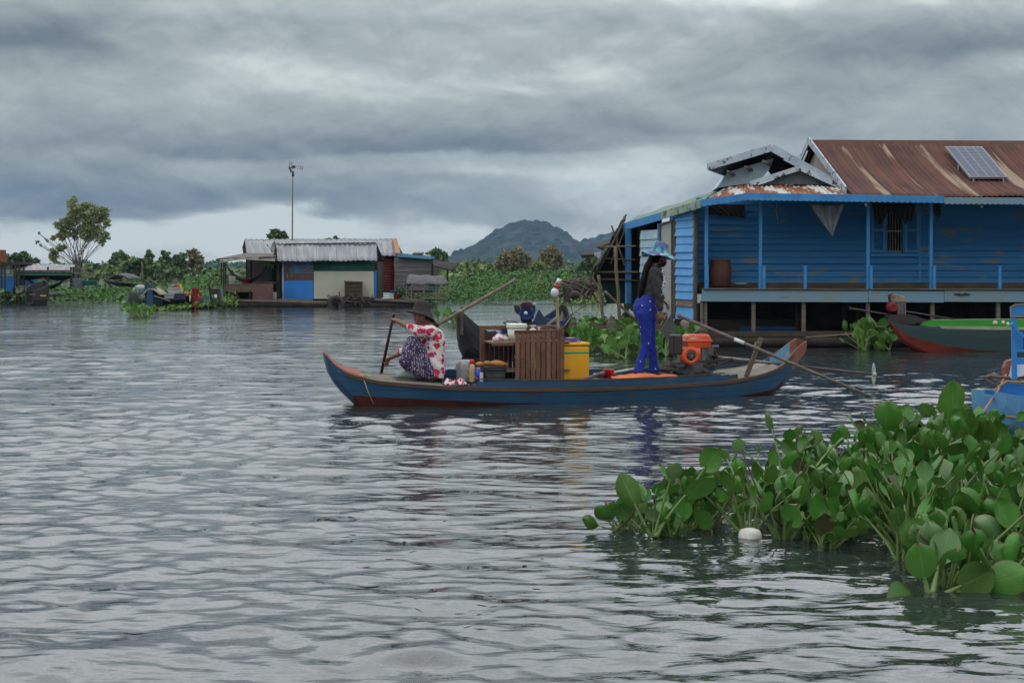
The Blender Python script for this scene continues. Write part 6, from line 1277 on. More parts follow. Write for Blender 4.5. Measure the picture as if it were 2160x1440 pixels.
for k in (-1, 1):
    mb = MB(); f0 = Jp(872 - (4 if k > 0 else 0), 795, k * .11); f0.z = FB.J(865, 800, k * .1).z + .06
    mb.loft([(f0 - LF * .05, b3v * .025, UP * .03), (f0 - LF * .03, b3v * .045, UP * .05), (f0 + LF * .05, b3v * .05, UP * .055), (f0 + LF * .13 - UP * .012, b3v * .05, UP * .036), (f0 + LF * .19 - UP * .022, b3v * .042, UP * .024), (f0 + LF * .215 - UP * .028, b3v * .02, UP * .012)], n=14)
    mb.caps(f0, Jp(868, 778, k * .11), .052, .056); fuse(mb, 'boot', boot, PW, .007, 2)
# hat: dark woven, drooping brim
def plaidhat(t, tc, c):
    w1 = t.node('ShaderNodeTexWave', inp={'Vector': tc, 'Scale': 16.0}); w2 = t.node('ShaderNodeTexWave', bands_direction='Z', inp={'Vector': tc, 'Scale': 16.0}); return t.mix(t.m('MULTIPLY', w1.outputs[1], w2.outputs[1]), c, (.012, .010, .009))
mb = MB(); hz = hc + hup * .055 - fw * .012; tl = (hup - fw * .34 * -1 * -1).normalized()
tl = (hup - fw * .30).normalized(); ta, tb = orth(tl); vs = []; n = 32
for r, h in ((.0, .115), (.06, .11), (.086, .092), (.094, .05), (.10, .0), (.12, -.016), (.15, -.038), (.168, -.055)):
    for k in range(n):
        th = 2 * math.pi * k / n; rd = ta * math.cos(th) + tb * math.sin(th); back = -rd.dot(fw)
        rr = max(r, .001) * (1 + (.04 * math.sin(5 * th) if r > .12 else 0)); vs.append(hz + rd * rr * (.92 if abs(rd.dot(hs)) > .7 else 1) + tl * (h - (.055 * max(0, back) if r > .12 else 0) + (.03 * max(0, -back) if r > .15 else 0)))
mb.add(vs, [(i * n + k, i * n + (k + 1) % n, (i + 1) * n + (k + 1) % n, (i + 1) * n + k) for i in range(7) for k in range(n)])
mb.build('hat', M('dark_woven_straw', (.045, .038, .033), (.032, .027, .024), .85, 12, bump=1, bsc=50, extra=plaidhat), PW, smooth=True, fix=False, solid=.008)
mb = MB(); s0_ = Jp(905, 801, 0); mb.box(s0_ - UP * .0, (.26, .22, .055), AX3); tag(mb.build('low_stool', wood_dark, bevel=.004), 'low dark wooden stool under the squatting woman', 'stool')
t = thing('paddle', padB, 'dark wooden paddle held upright by the squatting woman', 'paddle')
mb = MB(); mb.tube([padT, padT.lerp(padB, .5), padB], [.016, .018, .019], 10); mb.caps(padT - b3v * .035, padT + b3v * .035, .017, .017); mb.build('shaft', M('dark_paddle_wood', (.035, .022, .017), (.02, .015, .012), .5, 8), t, smooth=True)
mb = MB(); bd = pdir; e = padB + bd * .30; mb.loft([(padB - bd * .04, a3 * .018, b3v * .014), (padB + bd * .06, a3 * .06, b3v * .010), (e - bd * .08, a3 * .07, b3v * .008), (e, a3 * .045, b3v * .005)]); mb.build('blade', MT['dark_paddle_wood'], t, smooth=True)
# ===== woman standing amidships, facing the stern
PS_ = thing('person', FB.J(1362, 792, 0), 'woman standing in the boat in a black top, blue trousers and a plaid sun hat', 'person')
RF = a3
mb = MB(); hc = Jp(1389, 543, 0); fw = (RF - UP * .22 + b3v * .18).normalized(); hs = RF.cross(UP); hs = (hs - fw * hs.dot(fw)).normalized(); hup = hs.cross(fw); hup = hup.normalized() if hup.z > 0 else -hup.normalized()
head(mb, hc, fw, hs, hup, .95); mb.caps(hc - hup * .05 - fw * .02, Jp(1377, 572, 0), .048, .055)
mb.loft([(Jp(1377, 566), b3v * .12, a3 * .05), (Jp(1377, 590), b3v * .14, a3 * .09), (Jp(1370, 625), b3v * .11, a3 * .075), (Jp(1362, 650), b3v * .135, a3 * .10), (Jp(1362, 662), b3v * .12, a3 * .08)])
eln, wrn = Jp(1387, 618, -.21), Jp(1393, 656, -.20); mb.caps(Jp(1380, 573, -.16), eln, .045, .036); mb.caps(eln, wrn, .035, .025); hand(mb, wrn, (a3 * .12 - UP * 1), (a3 * .3 + b3v * 1), .22, thumb=1)
elf, wrf = Jp(1388, 615, .22), Jp(1397, 632, .24); mb.caps(Jp(1380, 573, .16), elf, .045, .036); mb.caps(elf, wrf, .034, .025); hand(mb, wrf, (a3 * .8 - UP * .75), (-UP * .6 - a3 * .5), .08, thumb=-1)
LEGS = [((1358, 660, -.08), (1363, 722, -.085), (1346, 785, -.09)), ((1366, 662, .08), (1373, 722, .085), (1380, 784, .09))]
for h_, k_, f_ in LEGS:
    mb.caps(Jp(*h_), Jp(*k_), .068, .045); mb.caps(Jp(*k_), Jp(*f_), .042, .032); p = Jp(*f_); mb.loft([(p - RF * .04 - UP * .01, b3v * .03, UP * .025), (p + RF * .05 - UP * .015, b3v * .038, UP * .022), (p + RF * .13 - UP * .022, b3v * .038, UP * .014), (p + RF * .165 - UP * .024, b3v * .025, UP * .01)])
fuse(mb, 'body', skin, PS_, .0065, 3)
# trousers
def sequins(t, tc, c):
    v = t.node('ShaderNodeTexVoronoi', inp={'Vector': t.vm('MULTIPLY', tc, (1, 1, .8)), 'Scale': 11.5, 'Randomness': .75}); return t.mix(t.sstep(v.outputs[0], .105, .075), c, (.55, .52, .42))
tro = M('royal_blue_fabric', (.010, .025, .23), (.007, .016, .16), .75, 5, bump=.3, bsc=16, extra=sequins)
mb = MB()
mb.loft([(Jp(1366, 622), b3v * .135, a3 * .095), (Jp(1363, 632), b3v * .155, a3 * .12), (Jp(1361, 645), b3v * .172, a3 * .142), (Jp(1361, 660), b3v * .17, a3 * .14), (Jp(1364, 676), b3v * .155, a3 * .115)], n=22)
for i, (h_, k_, f_) in enumerate(LEGS):
    K_, F_ = Jp(*k_), Jp(*f_); mb.caps(Jp(h_[0] + 2, h_[1], h_[2]), K_, .095, .058, 18); mb.caps(K_, K_.lerp(F_, .5), .057, .052, 18); mb.loft([(K_.lerp(F_, .4), b3v * .05, a3 * .05), (K_.lerp(F_, .75), b3v * .056, a3 * .056), (K_.lerp(F_, 1.0) , b3v * .064, a3 * .068), (K_.lerp(F_, 1.02), b3v * .055, a3 * .06)], n=18)
fuse(mb, 'trousers', tro, PS_, .008, 2, lambda co: co + (wrk(co) - co) * .35)
top_b = M('black_knit', (.026, .026, .028), (.036, .036, .038), .9, 6, bump=.4, bsc=20)
mb = MB()
mb.loft([(Jp(1377, 560), b3v * .065, a3 * .055), (Jp(1378, 566), b3v * .13, a3 * .075), (Jp(1378, 575), b3v * .185, a3 * .10), (Jp(1378, 592), b3v * .165, a3 * .118), (Jp(1374, 612), b3v * .14, a3 * .105), (Jp(1369, 628), b3v * .14, a3 * .10), (Jp(1366, 637), b3v * .15, a3 * .115)], n=22)
mb.caps(Jp(1381, 573, -.165), Jp(1387, 616, -.21), .062, .050, 14); mb.caps(Jp(1387, 616, -.21), Jp(1392, 650, -.20), .049, .040, 14)
mb.caps(Jp(1381, 573, .165), Jp(1388, 614, .22), .062, .050, 14); mb.caps(Jp(1388, 614, .22), Jp(1395, 628, .235), .048, .040, 14)
fuse(mb, 'top', top_b, PS_, .008, 2, wrk)
def lace(t, tc, c): return t.mix(t.sstep(t.noise(tc, 38, 3, .6), .50, .54), c, (.03, .03, .035))
wl = M('white_lace_print', (.50, .50, .54), None, .8, extra=lace)
mb = MB(); mb.loft([(Jp(1389, 566), b3v * .10, a3 * .045), (Jp(1391, 580), b3v * .13, a3 * .065), (Jp(1391, 600), b3v * .125, a3 * .07), (Jp(1387, 620), b3v * .11, a3 * .06), (Jp(1384, 628), b3v * .09, a3 * .04)], n=18); fuse(mb, 'lace_front', wl, PS_, .008, 2)
mb = MB(); mb.ell(hc + fw * .055 - hup * .045, (.066, .065, .064), (hs, fw, hup)); mb.caps(hc + fw * .02 - hup * .06, hc - hup * .09, .066, .055); mb.caps(hc - hup * .03 - hs * .07, hc - hup * .03 + hs * .07, .02, .02); fuse(mb, 'face_mask', M('black_mask', (.014, .013, .015), None, .9), PS_, .008, 2)
mb = MB()
for k in (-1, 1): mb.ell(hc + hs * k * .03 + fw * .085 + hup * .008, (.011, .009, .007), (hs, fw, hup), 8, 6)
mb.build('eyes', MT['eye_dark'], PS_, smooth=True)
mb = MB(); mb.ell(hc - fw * .03 + hup * .008, (.086, .09, .105), (hs, fw, hup))
mb.loft([(Jp(1379, 540, -.02), b3v * .06, a3 * .05), (Jp(1366, 560, -.02), b3v * .06, a3 * .042), (Jp(1357, 590, -.02), b3v * .06, a3 * .036), (Jp(1352, 612, -.02), b3v * .05, a3 * .03), (Jp(1349, 627, -.02), b3v * .03, a3 * .016), (Jp(1347, 636, -.02), b3v * .01, a3 * .005)])
def strands(co): co = co.copy(); co[:, 1] += .004 * np.sin(co[:, 0] * 300); return co
fuse(mb, 'hair', M('dark_brown_hair', (.005, .004, .0035), (.009, .006, .005), .6, 30, st=(8, 8, .3), spec=.06), PS_, .008, 2, strands)
def hatpl(t, tc, c):
    v = t.node('ShaderNodeTexVoronoi', distance='CHEBYCHEV', inp={'Vector': tc, 'Scale': 19.0}); col = t.ramp(t.node('ShaderNodeSeparateColor', inp={0: v.outputs[1]}).outputs[0], [(0, (.06, .24, .30)), (.25, (.10, .09, .20)), (.45, (.26, .36, .38)), (.62, (.05, .13, .25)), (.8, (.08, .32, .32)), (.92, (.17, .08, .14))], 'CONSTANT')
    return col
hp = M('plaid_hat_fabric', (.1, .3, .4), None, .8, extra=hatpl)
mb = MB(); tl = (hup - fw * .05).normalized(); ta, tb = orth(tl); hz = hc + hup * .065; vs = []; n = 36
for r, h in ((0, .128), (.07, .124), (.093, .105), (.100, .04), (.106, .0), (.13, -.012), (.18, -.028), (.215, -.04)):
    for k in range(n):
        th = 2 * math.pi * k / n; rd = ta * math.cos(th) + tb * math.sin(th); wob = .012 * math.sin(4 * th + 1) if r > .12 else 0
        vs.append(hz + rd * max(r, .001) + tl * (h + wob * (r / .2) - (.02 * abs(rd.dot(hs)) if r > .15 else 0)))
mb.add(vs, [(i * n + k, i * n + (k + 1) % n, (i + 1) * n + (k + 1) % n, (i + 1) * n + k) for i in range(7) for k in range(n)]); mb.build('sun_hat', hp, PS_, smooth=True, fix=False, solid=.006)
# ================================================================== SETTLEMENT AT THE LEFT
Y1 = 56.0
metal_blue = M('blue_sheet', (.03, .18, .50), (.025, .15, .43), .6, 2, wear=(.05, .12, .3), wlo=.62, whi=.75, wsc=3, bump=.3, bsc=6)
blue_rust = M('blue_rust_sheet', (.06, .14, .24), (.05, .10, .17), .8, 3, wear=(.12, .055, .035), wlo=.5, whi=.58, wsc=2.2, wst=(1, 1, 2))
rust_sheet = M('rust_sheet', (.13, .055, .04), (.09, .06, .06), .85, 3, wear=(.22, .18, .14), wlo=.58, whi=.66, wsc=4, wst=(2, 1, .7))
cream = M('cream_sheet', (.42, .41, .32), (.37, .36, .28), .8, 1.5, wear=(.30, .27, .2), wlo=.62, whi=.8, wsc=2, wst=(1, 1, .5))
green_sh = M('green_corrugated', (.018, .085, .06), (.014, .06, .045), .6, 3)
red_sh = M('red_corrugated', (.15, .028, .026), (.11, .022, .022), .7, 3)
plank_gr = M('grey_planks', (.16, .155, .15), (.11, .105, .10), .9, 4, st=(.4, 1, 5), bump=.5)
def ribbed(mb, u0, v0, u1, v1, Y, pitch=.09, mi=0, amp=.015):     # sheet with horizontal ribs
    x0, x1 = XU(u0, Y), XU(u1, Y); z0, z1 = ZV(v1, Y), ZV(v0, Y); n = max(1, int((z1 - z0) / pitch)) * 4
    def fn(a, b): return Vector((x0 + (x1 - x0) * a, Y - amp * math.sin(2 * math.pi * b * n / 4), z0 + (z1 - z0) * b))
    mb.grid(fn, 1, n, mi)
def px_roof(name, bl, br, tr, tl, mat, par, pitch=.2, amp=.02, nv=4): return corr(name, bl, br, tr, tl, mat, par, pitch, amp, nv, 0, 4)
# --- front hut
HA = thing('floating_hut', (XU(690, Y1), Y1, 0), 'floating hut with a pale metal roof and patched blue, rust, green and cream front', 'hut')
mb = MB(); mb.bx(596, 553, 661, 577, Y1, .06); mb.build('wall_panel', blue_rust, HA); mb = MB(); mb.bx(596, 577.5, 661, 591, Y1, .06); mb.build('wall_panel', rust_sheet, HA); mb = MB(); mb.bx(596, 591.5, 661, 631, Y1 - .03, .06); mb.build('wall_panel', metal_blue, HA)
mb = MB(); ribbed(mb, 661, 551, 791, 572, Y1); mb.build('upper_wall', green_sh, HA, smooth=True, fix=False, solid=.02)
mb = MB(); mb.bx(662, 572, 788, 630, Y1 - .03, .06); mb.build('lower_wall', cream, HA)
mb = MB(); mb.bx(787, 570, 794, 632, Y1 + .05, .06); mb.build('blue_strip', metal_blue, HA)
mb = MB(); mb.bx(583, 545, 597, 632, Y1 + .1, .1); mb.bx(583, 545, 590, 633, Y1, .08); mb.build('dark_door_post', wood_dark, HA)
mb = MB(); mb.poly([(XU(590, Y1), Y1 + .1, ZV(632, Y1)), (XU(793, Y1), Y1 + .1, ZV(632, Y1)), (XU(793, Y1), Y1 + 2.6, ZV(632, Y1)), (XU(590, Y1), Y1 + 2.6, ZV(632, Y1))], (0, 0, .05)); mb.bx(590, 550, 793, 631, Y1 + 2.6, .06); mb.poly([(XU(793, Y1), Y1 + .1, ZV(631, Y1)), (XU(793, Y1), Y1 + 2.6, ZV(631, Y1)), (XU(793, Y1), Y1 + 2.6, ZV(552, Y1)), (XU(793, Y1), Y1 + .1, ZV(552, Y1))], (.05, 0, 0)); mb.build('inner_shell', wood_dark, HA)
px_roof('roof', W(583, 551, Y1 - .4), W(796, 549, Y1 - .4), W(794, 514, Y1 + 1.3), W(583, 515, Y1 + 1.3), grey_roof, HA)
px_roof('back_roof', (XU(585, Y1), Y1 + 3.2, ZV(549, Y1)), (XU(796, Y1), Y1 + 3.2, ZV(549, Y1)), W(794, 513.5, Y1 + 1.35), W(583, 514.5, Y1 + 1.35), grey_roof, HA)
px_roof('roof_top_strip', W(583, 514, Y1 + 1.25), W(796, 511.5, Y1 + 1.25), W(796, 508, Y1 + 2.2), W(583, 508, Y1 + 2.2), grey_roof, HA)
mb = MB(); random.seed(4)
for k in range(16): u = 590 + k * 12.5; 
mb.bar(W(600, 514.3, Y1 + 1.2), W(792, 512, Y1 + 1.2), .03, .03); mb.build('ridge_gap', iron, HA)
mb = MB(); mb.bar(W(597, 552, Y1 - .02), W(597, 632, Y1 - .02), .06, .05); mb.build('corner_post', white_worn, HA)
# --- long grey roof hut behind, red and grey walls
Y2 = 60.0
HB = thing('floating_hut', (XU(780, Y2), Y2, 0), 'longer hut behind with a pale grey roof, red ribbed wall and grey plank annex', 'hut')
px_roof('roof', W(520, 539, Y2 - .3), W(836, 539, Y2 - .3), W(833, 504.5, Y2 + 2), W(516, 505, Y2 + 2), grey_roof, HB, .22, .02)
px_roof('back_roof', (XU(520, Y2), Y2 + 4.2, ZV(540, Y2)), (XU(838, Y2), Y2 + 4.2, ZV(540, Y2)), W(833, 504, Y2 + 2.05), W(516, 504.5, Y2 + 2.05), grey_roof, HB, .22)
mb = MB(); mb.bar(W(832, 504, Y2 + 1.9), W(840, 535, Y2 - .4), .2, .05, (1, 0, 0)); mb.build('roof_edge_board', M('orange_brown_board', (.32, .17, .08), (.24, .12, .06), .8, 5), HB)
mb = MB(); mb.ppoly([(516, 505), (520, 540), (514, 540), (511, 522)], Y2 + 1.9, .1); mb.build('gable_end', rust_br, HB)
mb = MB(); ribbed(mb, 795, 540, 834, 613, Y2, .11); mb.build('red_wall', red_sh, HB, smooth=True, fix=False, solid=.02)
mb = MB(); clap(mb, (XU(833, Y2), Y2 - .3), (XU(912, Y2), Y2 - .3), ZV(613, Y2), ZV(543, Y2), .2, (0, -1, 0), .02); mb.build('plank_wall', plank_gr, HB)
mb = MB(); mb.bx(520, 541, 912, 612, Y2 + 4, .06); mb.bx(795, 612, 912, 617, Y2 - .32, 4.3); mb.poly([(XU(911, Y2), Y2 - .2, ZV(613, Y2)), (XU(911, Y2), Y2 + 4, ZV(613, Y2)), (XU(911, Y2), Y2 + 4, ZV(545, Y2)), (XU(911, Y2), Y2 - .2, ZV(545, Y2))], (.05, 0, 0)); mb.build('shell', wood_dark, HB)
px_roof('annex_roof', W(838, 538, Y2 - .5), W(917, 546, Y2 - .5), W(905, 537, Y2 + 3), W(838, 533, Y2 + 3), grey_roof, HB)
mb = MB(); mb.bar(W(838, 538, Y2 - .55), W(917, 544, Y2 - .55), .13, .04, (0, 0, 1)); mb.build('blue_fascia', M('light_blue_fascia', (.10, .27, .40), (.08, .2, .32), .6, 4), HB)
mb = MB(); mb.bar(W(880, 537, Y2), W(884, 534, Y2 + 1), .4, .1); mb.build('roof_patch', iron, HB)
for u in (800, 835, 870, 905): mb = MB(); mb.bar((XU(u, Y2), Y2 - .1, ZV(614, Y2)), (XU(u, Y2), Y2 - .1, .0), .1, .1); mb.build('stilt', wood_dark, HB)
mb = MB(); mb.poly([W(913, 549, Y2 - .6), W(970, 554, Y2 - .6), W(952, 569, Y2 - 2), W(914, 560, Y2 - 2)], (0, 0, -.04)); t = thing('awning', W(940, 560, Y2 - 1), 'dark sheet awning on a thin post at the right end of the grey plank annex', 'awning'); mb.build('sheet', tarp_dk, t); mb = MB(); mb.tube([W(944, 565, Y2 - 1.8), W(944, 605, Y2 - 1.8)], .04, 6); mb.tube([W(912, 545, Y2 - .6), W(912, 612, Y2 - .6)], .05, 6); mb.build('post', wood_dark, t)
# platform of logs
LP = thing('log_platform', (XU(690, Y1), Y1 - .6, 0), 'long low raft of dark logs carrying the two huts', 'raft')
mb = MB()
for k in range(6): mb.tube([(XU(500, Y1) - random.random(), Y1 - .8 + k * .8, .06 + .04 * (k % 2)), (XU(690, Y1), Y1 - .8 + k * .8, .07), (XU(885, Y1), Y1 - .75 + k * .8, .06)], .1, 7)
mb.build('logs', wood_dark, LP, smooth=True)
mb = MB(); mb.bar(W(504, 633, Y1 - 1), W(690, 637, Y1 - 1), .07, .05, (0, 0, 1)); mb.bar(W(790, 631, Y1 - .9), W(895, 638, Y1 - .9), .07, .06, (0, 0, 1)); mb.bar(W(560, 632, Y1 - .6), W(660, 634, Y1 - .6), .1, .3, (0, 0, 1)); mb.build('edge_poles', wood_grey, LP)
mb = MB(); mb.box((XU(690, Y1), Y1 + 1, .2), (XU(885, Y1) - XU(505, Y1), 3.6, .06)); mb.build('deck', wood_dark, LP)
# firewood, basket, tyre, buckets
random.seed(9); mb = MB()
for k in range(110):
    p = W(random.uniform(698, 790), random.uniform(627, 641) , Y1 - random.uniform(.4, 1.0)); d_ = Vector((random.uniform(-1, 1), random.uniform(-.5, .5), random.uniform(-.5, .6))).normalized(); l = random.uniform(.1, .32); mb.tube([p - d_ * l, p + d_ * l], random.uniform(.015, .035), 5)
tag(mb.build('firewood_pile', M('dark_branches', (.07, .05, .04), (.04, .03, .025), .9, 9)), 'pile of cut firewood on the raft in front of the cream wall', 'firewood')
t = thing('woven_basket', W(745, 627, Y1 - .5), 'brown woven crate standing on the firewood pile against the cream wall', 'basket')
wv = M('wicker', (.10, .08, .055), (.06, .048, .035), .9, 30, bump=.5); mb = MB()
for k in range(12): mb.bar(W(728 + k * 3.15, 593, Y1 - .55), W(728 + k * 3.15, 627, Y1 - .55), .035, .02, (1, 0, 0))
for k in range(9): mb.bar(W(727, 594 + k * 4, Y1 - .53 - .02 * (k % 2)), W(764, 594.5 + k * 4, Y1 - .53 - .02 * (k % 2)), .04, .02, (0, 0, 1))
mb.bx(729, 594, 763, 627, Y1 - .5, .4); mb.build('woven_side', wv, t); mb = MB(); mb.bar(W(726, 593.5, Y1 - .56), W(764.5, 595, Y1 - .56), .05, .05, (0, 0, 1)); mb.bar(W(764, 594, Y1 - .56), W(763.5, 627, Y1 - .56), .04, .04); mb.build('rim', wood_mid, t)
def torus(c, R_, r_, ax_, mat, name, label, cat):
    a, b = orth(Vector(ax_)); mb = MB(); pts = [Vector(c) + a * R_ * math.cos(t) + b * R_ * math.sin(t) for t in [2 * math.pi * k / 24 for k in range(25)]]; mb.tube(pts, r_, 8, cap=False); return tag(mb.build(name, mat, smooth=True), label, cat)
torus(W(709, 640, Y1 - 1.3), .24, .09, (0, 1, .1), M('rubber', (.03, .032, .034), (.05, .05, .05), .8, 9), 'old_tyre', 'old black tyre hanging at the waterline of the raft beside the firewood', 'tyre')
def pot(name, u, vb, Y, r, h, mat, label, cat, taper=1.15, z=None):
    c = W(u, vb, Y); mb = MB(); mb.lathe([(0, 0), (r, 0), (r * taper, h), (r * taper * 1.06, h * 1.02), (r * taper * .9, h), (r * .9, .05 * h), (0, .05 * h)], c, n=18); return tag(mb.build(name, mat, smooth=True), label, cat)
pot('orange_bucket', 837, 630, Y1 - .2, .12, .2, M('orange_bucket_plastic', (.30, .07, .03), None, .5), 'small orange-brown bucket under the red ribbed wall', 'bucket')
pot('blue_basin', 832, 618, Y1 - .1, .15, .09, M('blue_violet_plastic', (.09, .13, .42), None, .4), 'blue-violet basin sitting on top of the small orange-brown bucket', 'basin', 1.3)
# fan / turquoise disc
c = W(915, 603, Y1 - .8); t = thing('turquoise_fan', c, 'round turquoise plastic disc with spokes hanging on the wooden fence', 'fan'); tq = M('turquoise_plastic', (.02, .30, .32), (.02, .24, .27), .5, 9); mb = MB(); mb.lathe([(0, -.02), (.06, -.03), (.19, -.012), (.21, .01), (0, .02)], c, (0, 1, 0), 24); mb.build('disc', tq, t, smooth=True)
mb = MB(); a, b = Vector((1, 0, 0)), Vector((0, 0, 1))
for k in range(8): th = k * .785; mb.bar(c + (a * math.cos(th) + b * math.sin(th)) * .03 - Vector((0, .035, 0)), c + (a * math.cos(th) + b * math.sin(th)) * .2 - Vector((0, .03, 0)), .02, .015)
mb.build('spokes', M('turquoise_dark', (.012, .18, .2), None, .5), t)
# tarp cover and fence
t = thing('covered_pen', W(900, 630, Y1), 'grey sheet cover on poles over a slatted pen in front of the grey plank annex', 'pen')
mb = MB(); A = [W(862, 580, Y1 - .2), W(930, 582, Y1 - .2), W(947, 600, Y1 - 1), W(856, 600, Y1 - 1)]
mb.grid(lambda x, y: A[3].lerp(A[2], x).lerp(A[0].lerp(A[1], x), y) + Vector((0, 0, .06 * math.sin(math.pi * y) + .02 * math.sin(x * 14))), 20, 6); mb.build('cover', M('grey_tarp', (.10, .098, .10), (.07, .068, .07), .8, 5, bump=.4), t, smooth=True, fix=False, solid=.03)
mb = MB(); mb.ppoly([(853, 603), (862, 582), (866, 600), (858, 612)], Y1 - .5, .3); mb.build('side_cover', tarp_dk, t)
mb = MB(); pg = wood_grey
for (v) in (605, 611, 618, 624): mb.bar(W(856, v, Y1 - 1), W(947, v + 1, Y1 - 1), .035, .04, (0, 0, 1))
mb.build('rails', pg, t)
for u in (857, 868, 894, 920, 945): mb = MB(); mb.bar(W(u, 601, Y1 - 1.04), W(u, 630, Y1 - 1.04), .05, .05); mb.build('post', pg, t)
mb = MB(); mb.bar(W(885, 629, Y1 - 1.2), W(940, 629, Y1 - 1.2), .05, .3, (0, 0, 1)); mb.bar(W(850, 627, Y1 - 1.3), W(880, 634, Y1 - 1.3), .04, .05); mb.build('floor_planks', wood_grey, t)
# satellite dish
c = W(578, 521, Y1 + .6); t = thing('satellite_dish', c, 'grey satellite dish at the left end of the front hut roof', 'satellite dish'); dn = Vector((-.85, -.45, .25)).normalized()
mb = MB(); mb.lathe([(0, -.06), (.10, -.05), (.19, -.01), (.24, .035)], c, dn, 24); o = mb.build('dish', M('dish_grey', (.20, .20, .20), (.15, .15, .15), .6, 9), t, smooth=True, fix=False, solid=.012)
mb = MB(); mb.tube([c - dn * .06, c - dn * .1 - Vector((0, 0, .1)), W(582, 553, Y1 + .4)], .025, 6); mb.build('mast', iron, t); mb = MB(); mb.tube([c + dn * .02 - Vector((0, 0, .24)), c + dn * .28], .01, 5); mb.ell(c + dn * .28, (.03, .03, .03)); mb.build('feed_arm', iron, t)
mb = MB(); mb.poly([W(575, 556, Y1 - .1), W(581, 515, Y1 - .1), W(586, 552, Y1 - .1), W(598, 556, Y1 - .2), W(590, 562, Y1 - .2)], (0, .05, 0)); tag(mb.build('loose_sheet', wood_dark), 'dark folded sheet wedged at the left corner of the front hut roof', 'sheet')
# wind turbine
c = W(617, 512, Y2 + .5); t = thing('wind_turbine', c, 'small wind turbine with a wire tail on a thin tall pole above the huts', 'wind turbine')
mb = MB(); mb.tube([W(616, 560, Y2 + .5), W(617, 430, Y2 + .5), W(618, 362, Y2 + .5)], [.028, .025, .02], 8); mb.build('pole', M('rusty_pole', (.13, .09, .07), (.09, .07, .06), .7, 9), t, smooth=True)
mb = MB(); mb.tube([W(618, 372, Y2 + .5), W(618, 361, Y2 + .5)], .05, 8); hb_ = W(619, 352, Y2 + .5); mb.ell(hb_, (.09, .07, .07)); mb.build('head', iron, t, smooth=True)
rx = Vector((-.85, -.5, 0)).normalized(); ra, rb = orth(rx); rc = hb_ + rx * .12
for k in range(5):
    th = k * 1.2566 + .3; d_ = ra * math.cos(th) + rb * math.sin(th); mb = MB(); tw = rx * .5 + d_.cross(rx) * .8; mb.poly([rc + d_ * .05 - tw * .02, rc + d_ * .24 - tw * .045, rc + d_ * .25 + tw * .03, rc + d_ * .05 + tw * .03], rx * .01); mb.build('blade', iron, t)
mb = MB(); pts = [rc + (ra * math.cos(x) + rb * math.sin(x)) * .2 for x in [2 * math.pi * k / 20 for k in range(21)]]; mb.tube(pts, .012, 5, cap=False); mb.build('ring', steel, t)
mb = MB(); e1, e2 = W(639, 352, Y2 + .6), W(638, 358, Y2 + .6)
mb.tube([hb_ + Vector((.05, 0, .04)), e1], .010, 5); mb.tube([hb_ + Vector((.05, 0, -.04)), e2], .010, 5); mb.tube([e1, e2], .02, 5); mb.tube([W(634, 351.5, Y2 + .6), W(634, 357.5, Y2 + .6)], .01, 5); mb.build('tail', steel, t)
# hammock shelter
HS = thing('hammock_shelter', W(520, 635, Y1), 'open roofed platform with a hammock at the left end of the huts', 'shelter')
mb = MB(); Q = [W(458, 549, Y1 - .8), W(580, 545, Y1 - .8), W(583, 536, Y1 + 2.5), W(520, 536, Y1 + 2.5)]
mb.poly([W(457, 548, Y1 - .8), W(520, 536, Y1 + 1.5), W(582, 538, Y1 + 1.5), W(582, 543, Y1 - .8)], (0, 0, .05)); mb.build('roof', M('grey_brown_roof', (.12, .105, .095), (.08, .07, .065), .8, 4, bump=.4), HS)
mb = MB(); P = [W(467, 554, Y1 - .9), W(490, 550, Y1 - .9), W(520, 547, Y1 - .9), W(545, 549, Y1 - .9), W(580, 551, Y1 - .9)]
for a, b in zip(P[:-1], P[1:]): mb.poly([a, b, b + Vector((0, 0, .13)), a + Vector((0, 0, .04))], (0, .03, 0))
mb.build('eave_sheet', M('cream_eave', (.33, .33, .28), (.25, .25, .21), .8, 4), HS)
for u, v0, v1 in ((467, 552, 600), (472, 551, 635), (476, 550, 600), (520, 546, 598), (530, 546, 598), (575, 548, 632)): mb = MB(); mb.bar(W(u, v0, Y1 - .6 + (u % 3) * .5), W(u, v1, Y1 - .6 + (u % 3) * .5), .055, .05); mb.build('post', wood_dark, HS)
for k in range(4): mb = MB(); mb.bar(W(560 + k * 4, 562, Y1 + 1), W(560 + k * 4, 597, Y1 + 1), .04, .04); mb.build('green_bar', M('green_paint', (.02, .12, .07), None, .6), HS)
mb = MB(); mb.bx(472, 599, 535, 614, Y1 - .8, 1.6); mb.build('table', wood_mid, HS); mb = MB(); mb.bx(533, 595, 577, 599, Y1 - .8, 1.4); mb.build('counter_top', wood_dark, HS)
mb = MB(); mb.bx(533, 599, 576, 632, Y1 - .85, .06); mb.build('rusty_panel', rust_sheet, HS); mb = MB(); mb.bx(498, 616, 533, 632, Y1 + .4, .6); mb.bx(575, 558, 583, 632, Y1 + 1, .5); mb.build('dark_backing', wood_dark, HS)
for u in (478, 500, 528): mb = MB(); mb.bar(W(u, 612, Y1 - .7), W(u, 640, Y1 - .7), .07, .07); mb.build('leg', wood_dark, HS)
def hammock(name, A, B, sag, wd, mat, label):
    def fn(x, y):
        p = A.lerp(B, x); s = 4 * x * (1 - x); w_ = wd * s ** .6; return p + Vector((0, (y - .5) * w_, -sag * s ** .8 - .10 * math.sin(math.pi * y) * s + .10 * (y - .5) ** 2 * s))
    mb = MB(); mb.grid(fn, 24, 8); return tag(mb.build(name, mat, smooth=True, fix=False, solid=.03), label, 'hammock')
ham = M('dark_hammock_cloth', (.03, .028, .03), (.045, .04, .042), .9, 9)
hammock('hammock', W(480, 562, Y1), W(563, 560, Y1), .55, .9, ham, 'dark hammock slung across the open shelter at the left end of the huts')
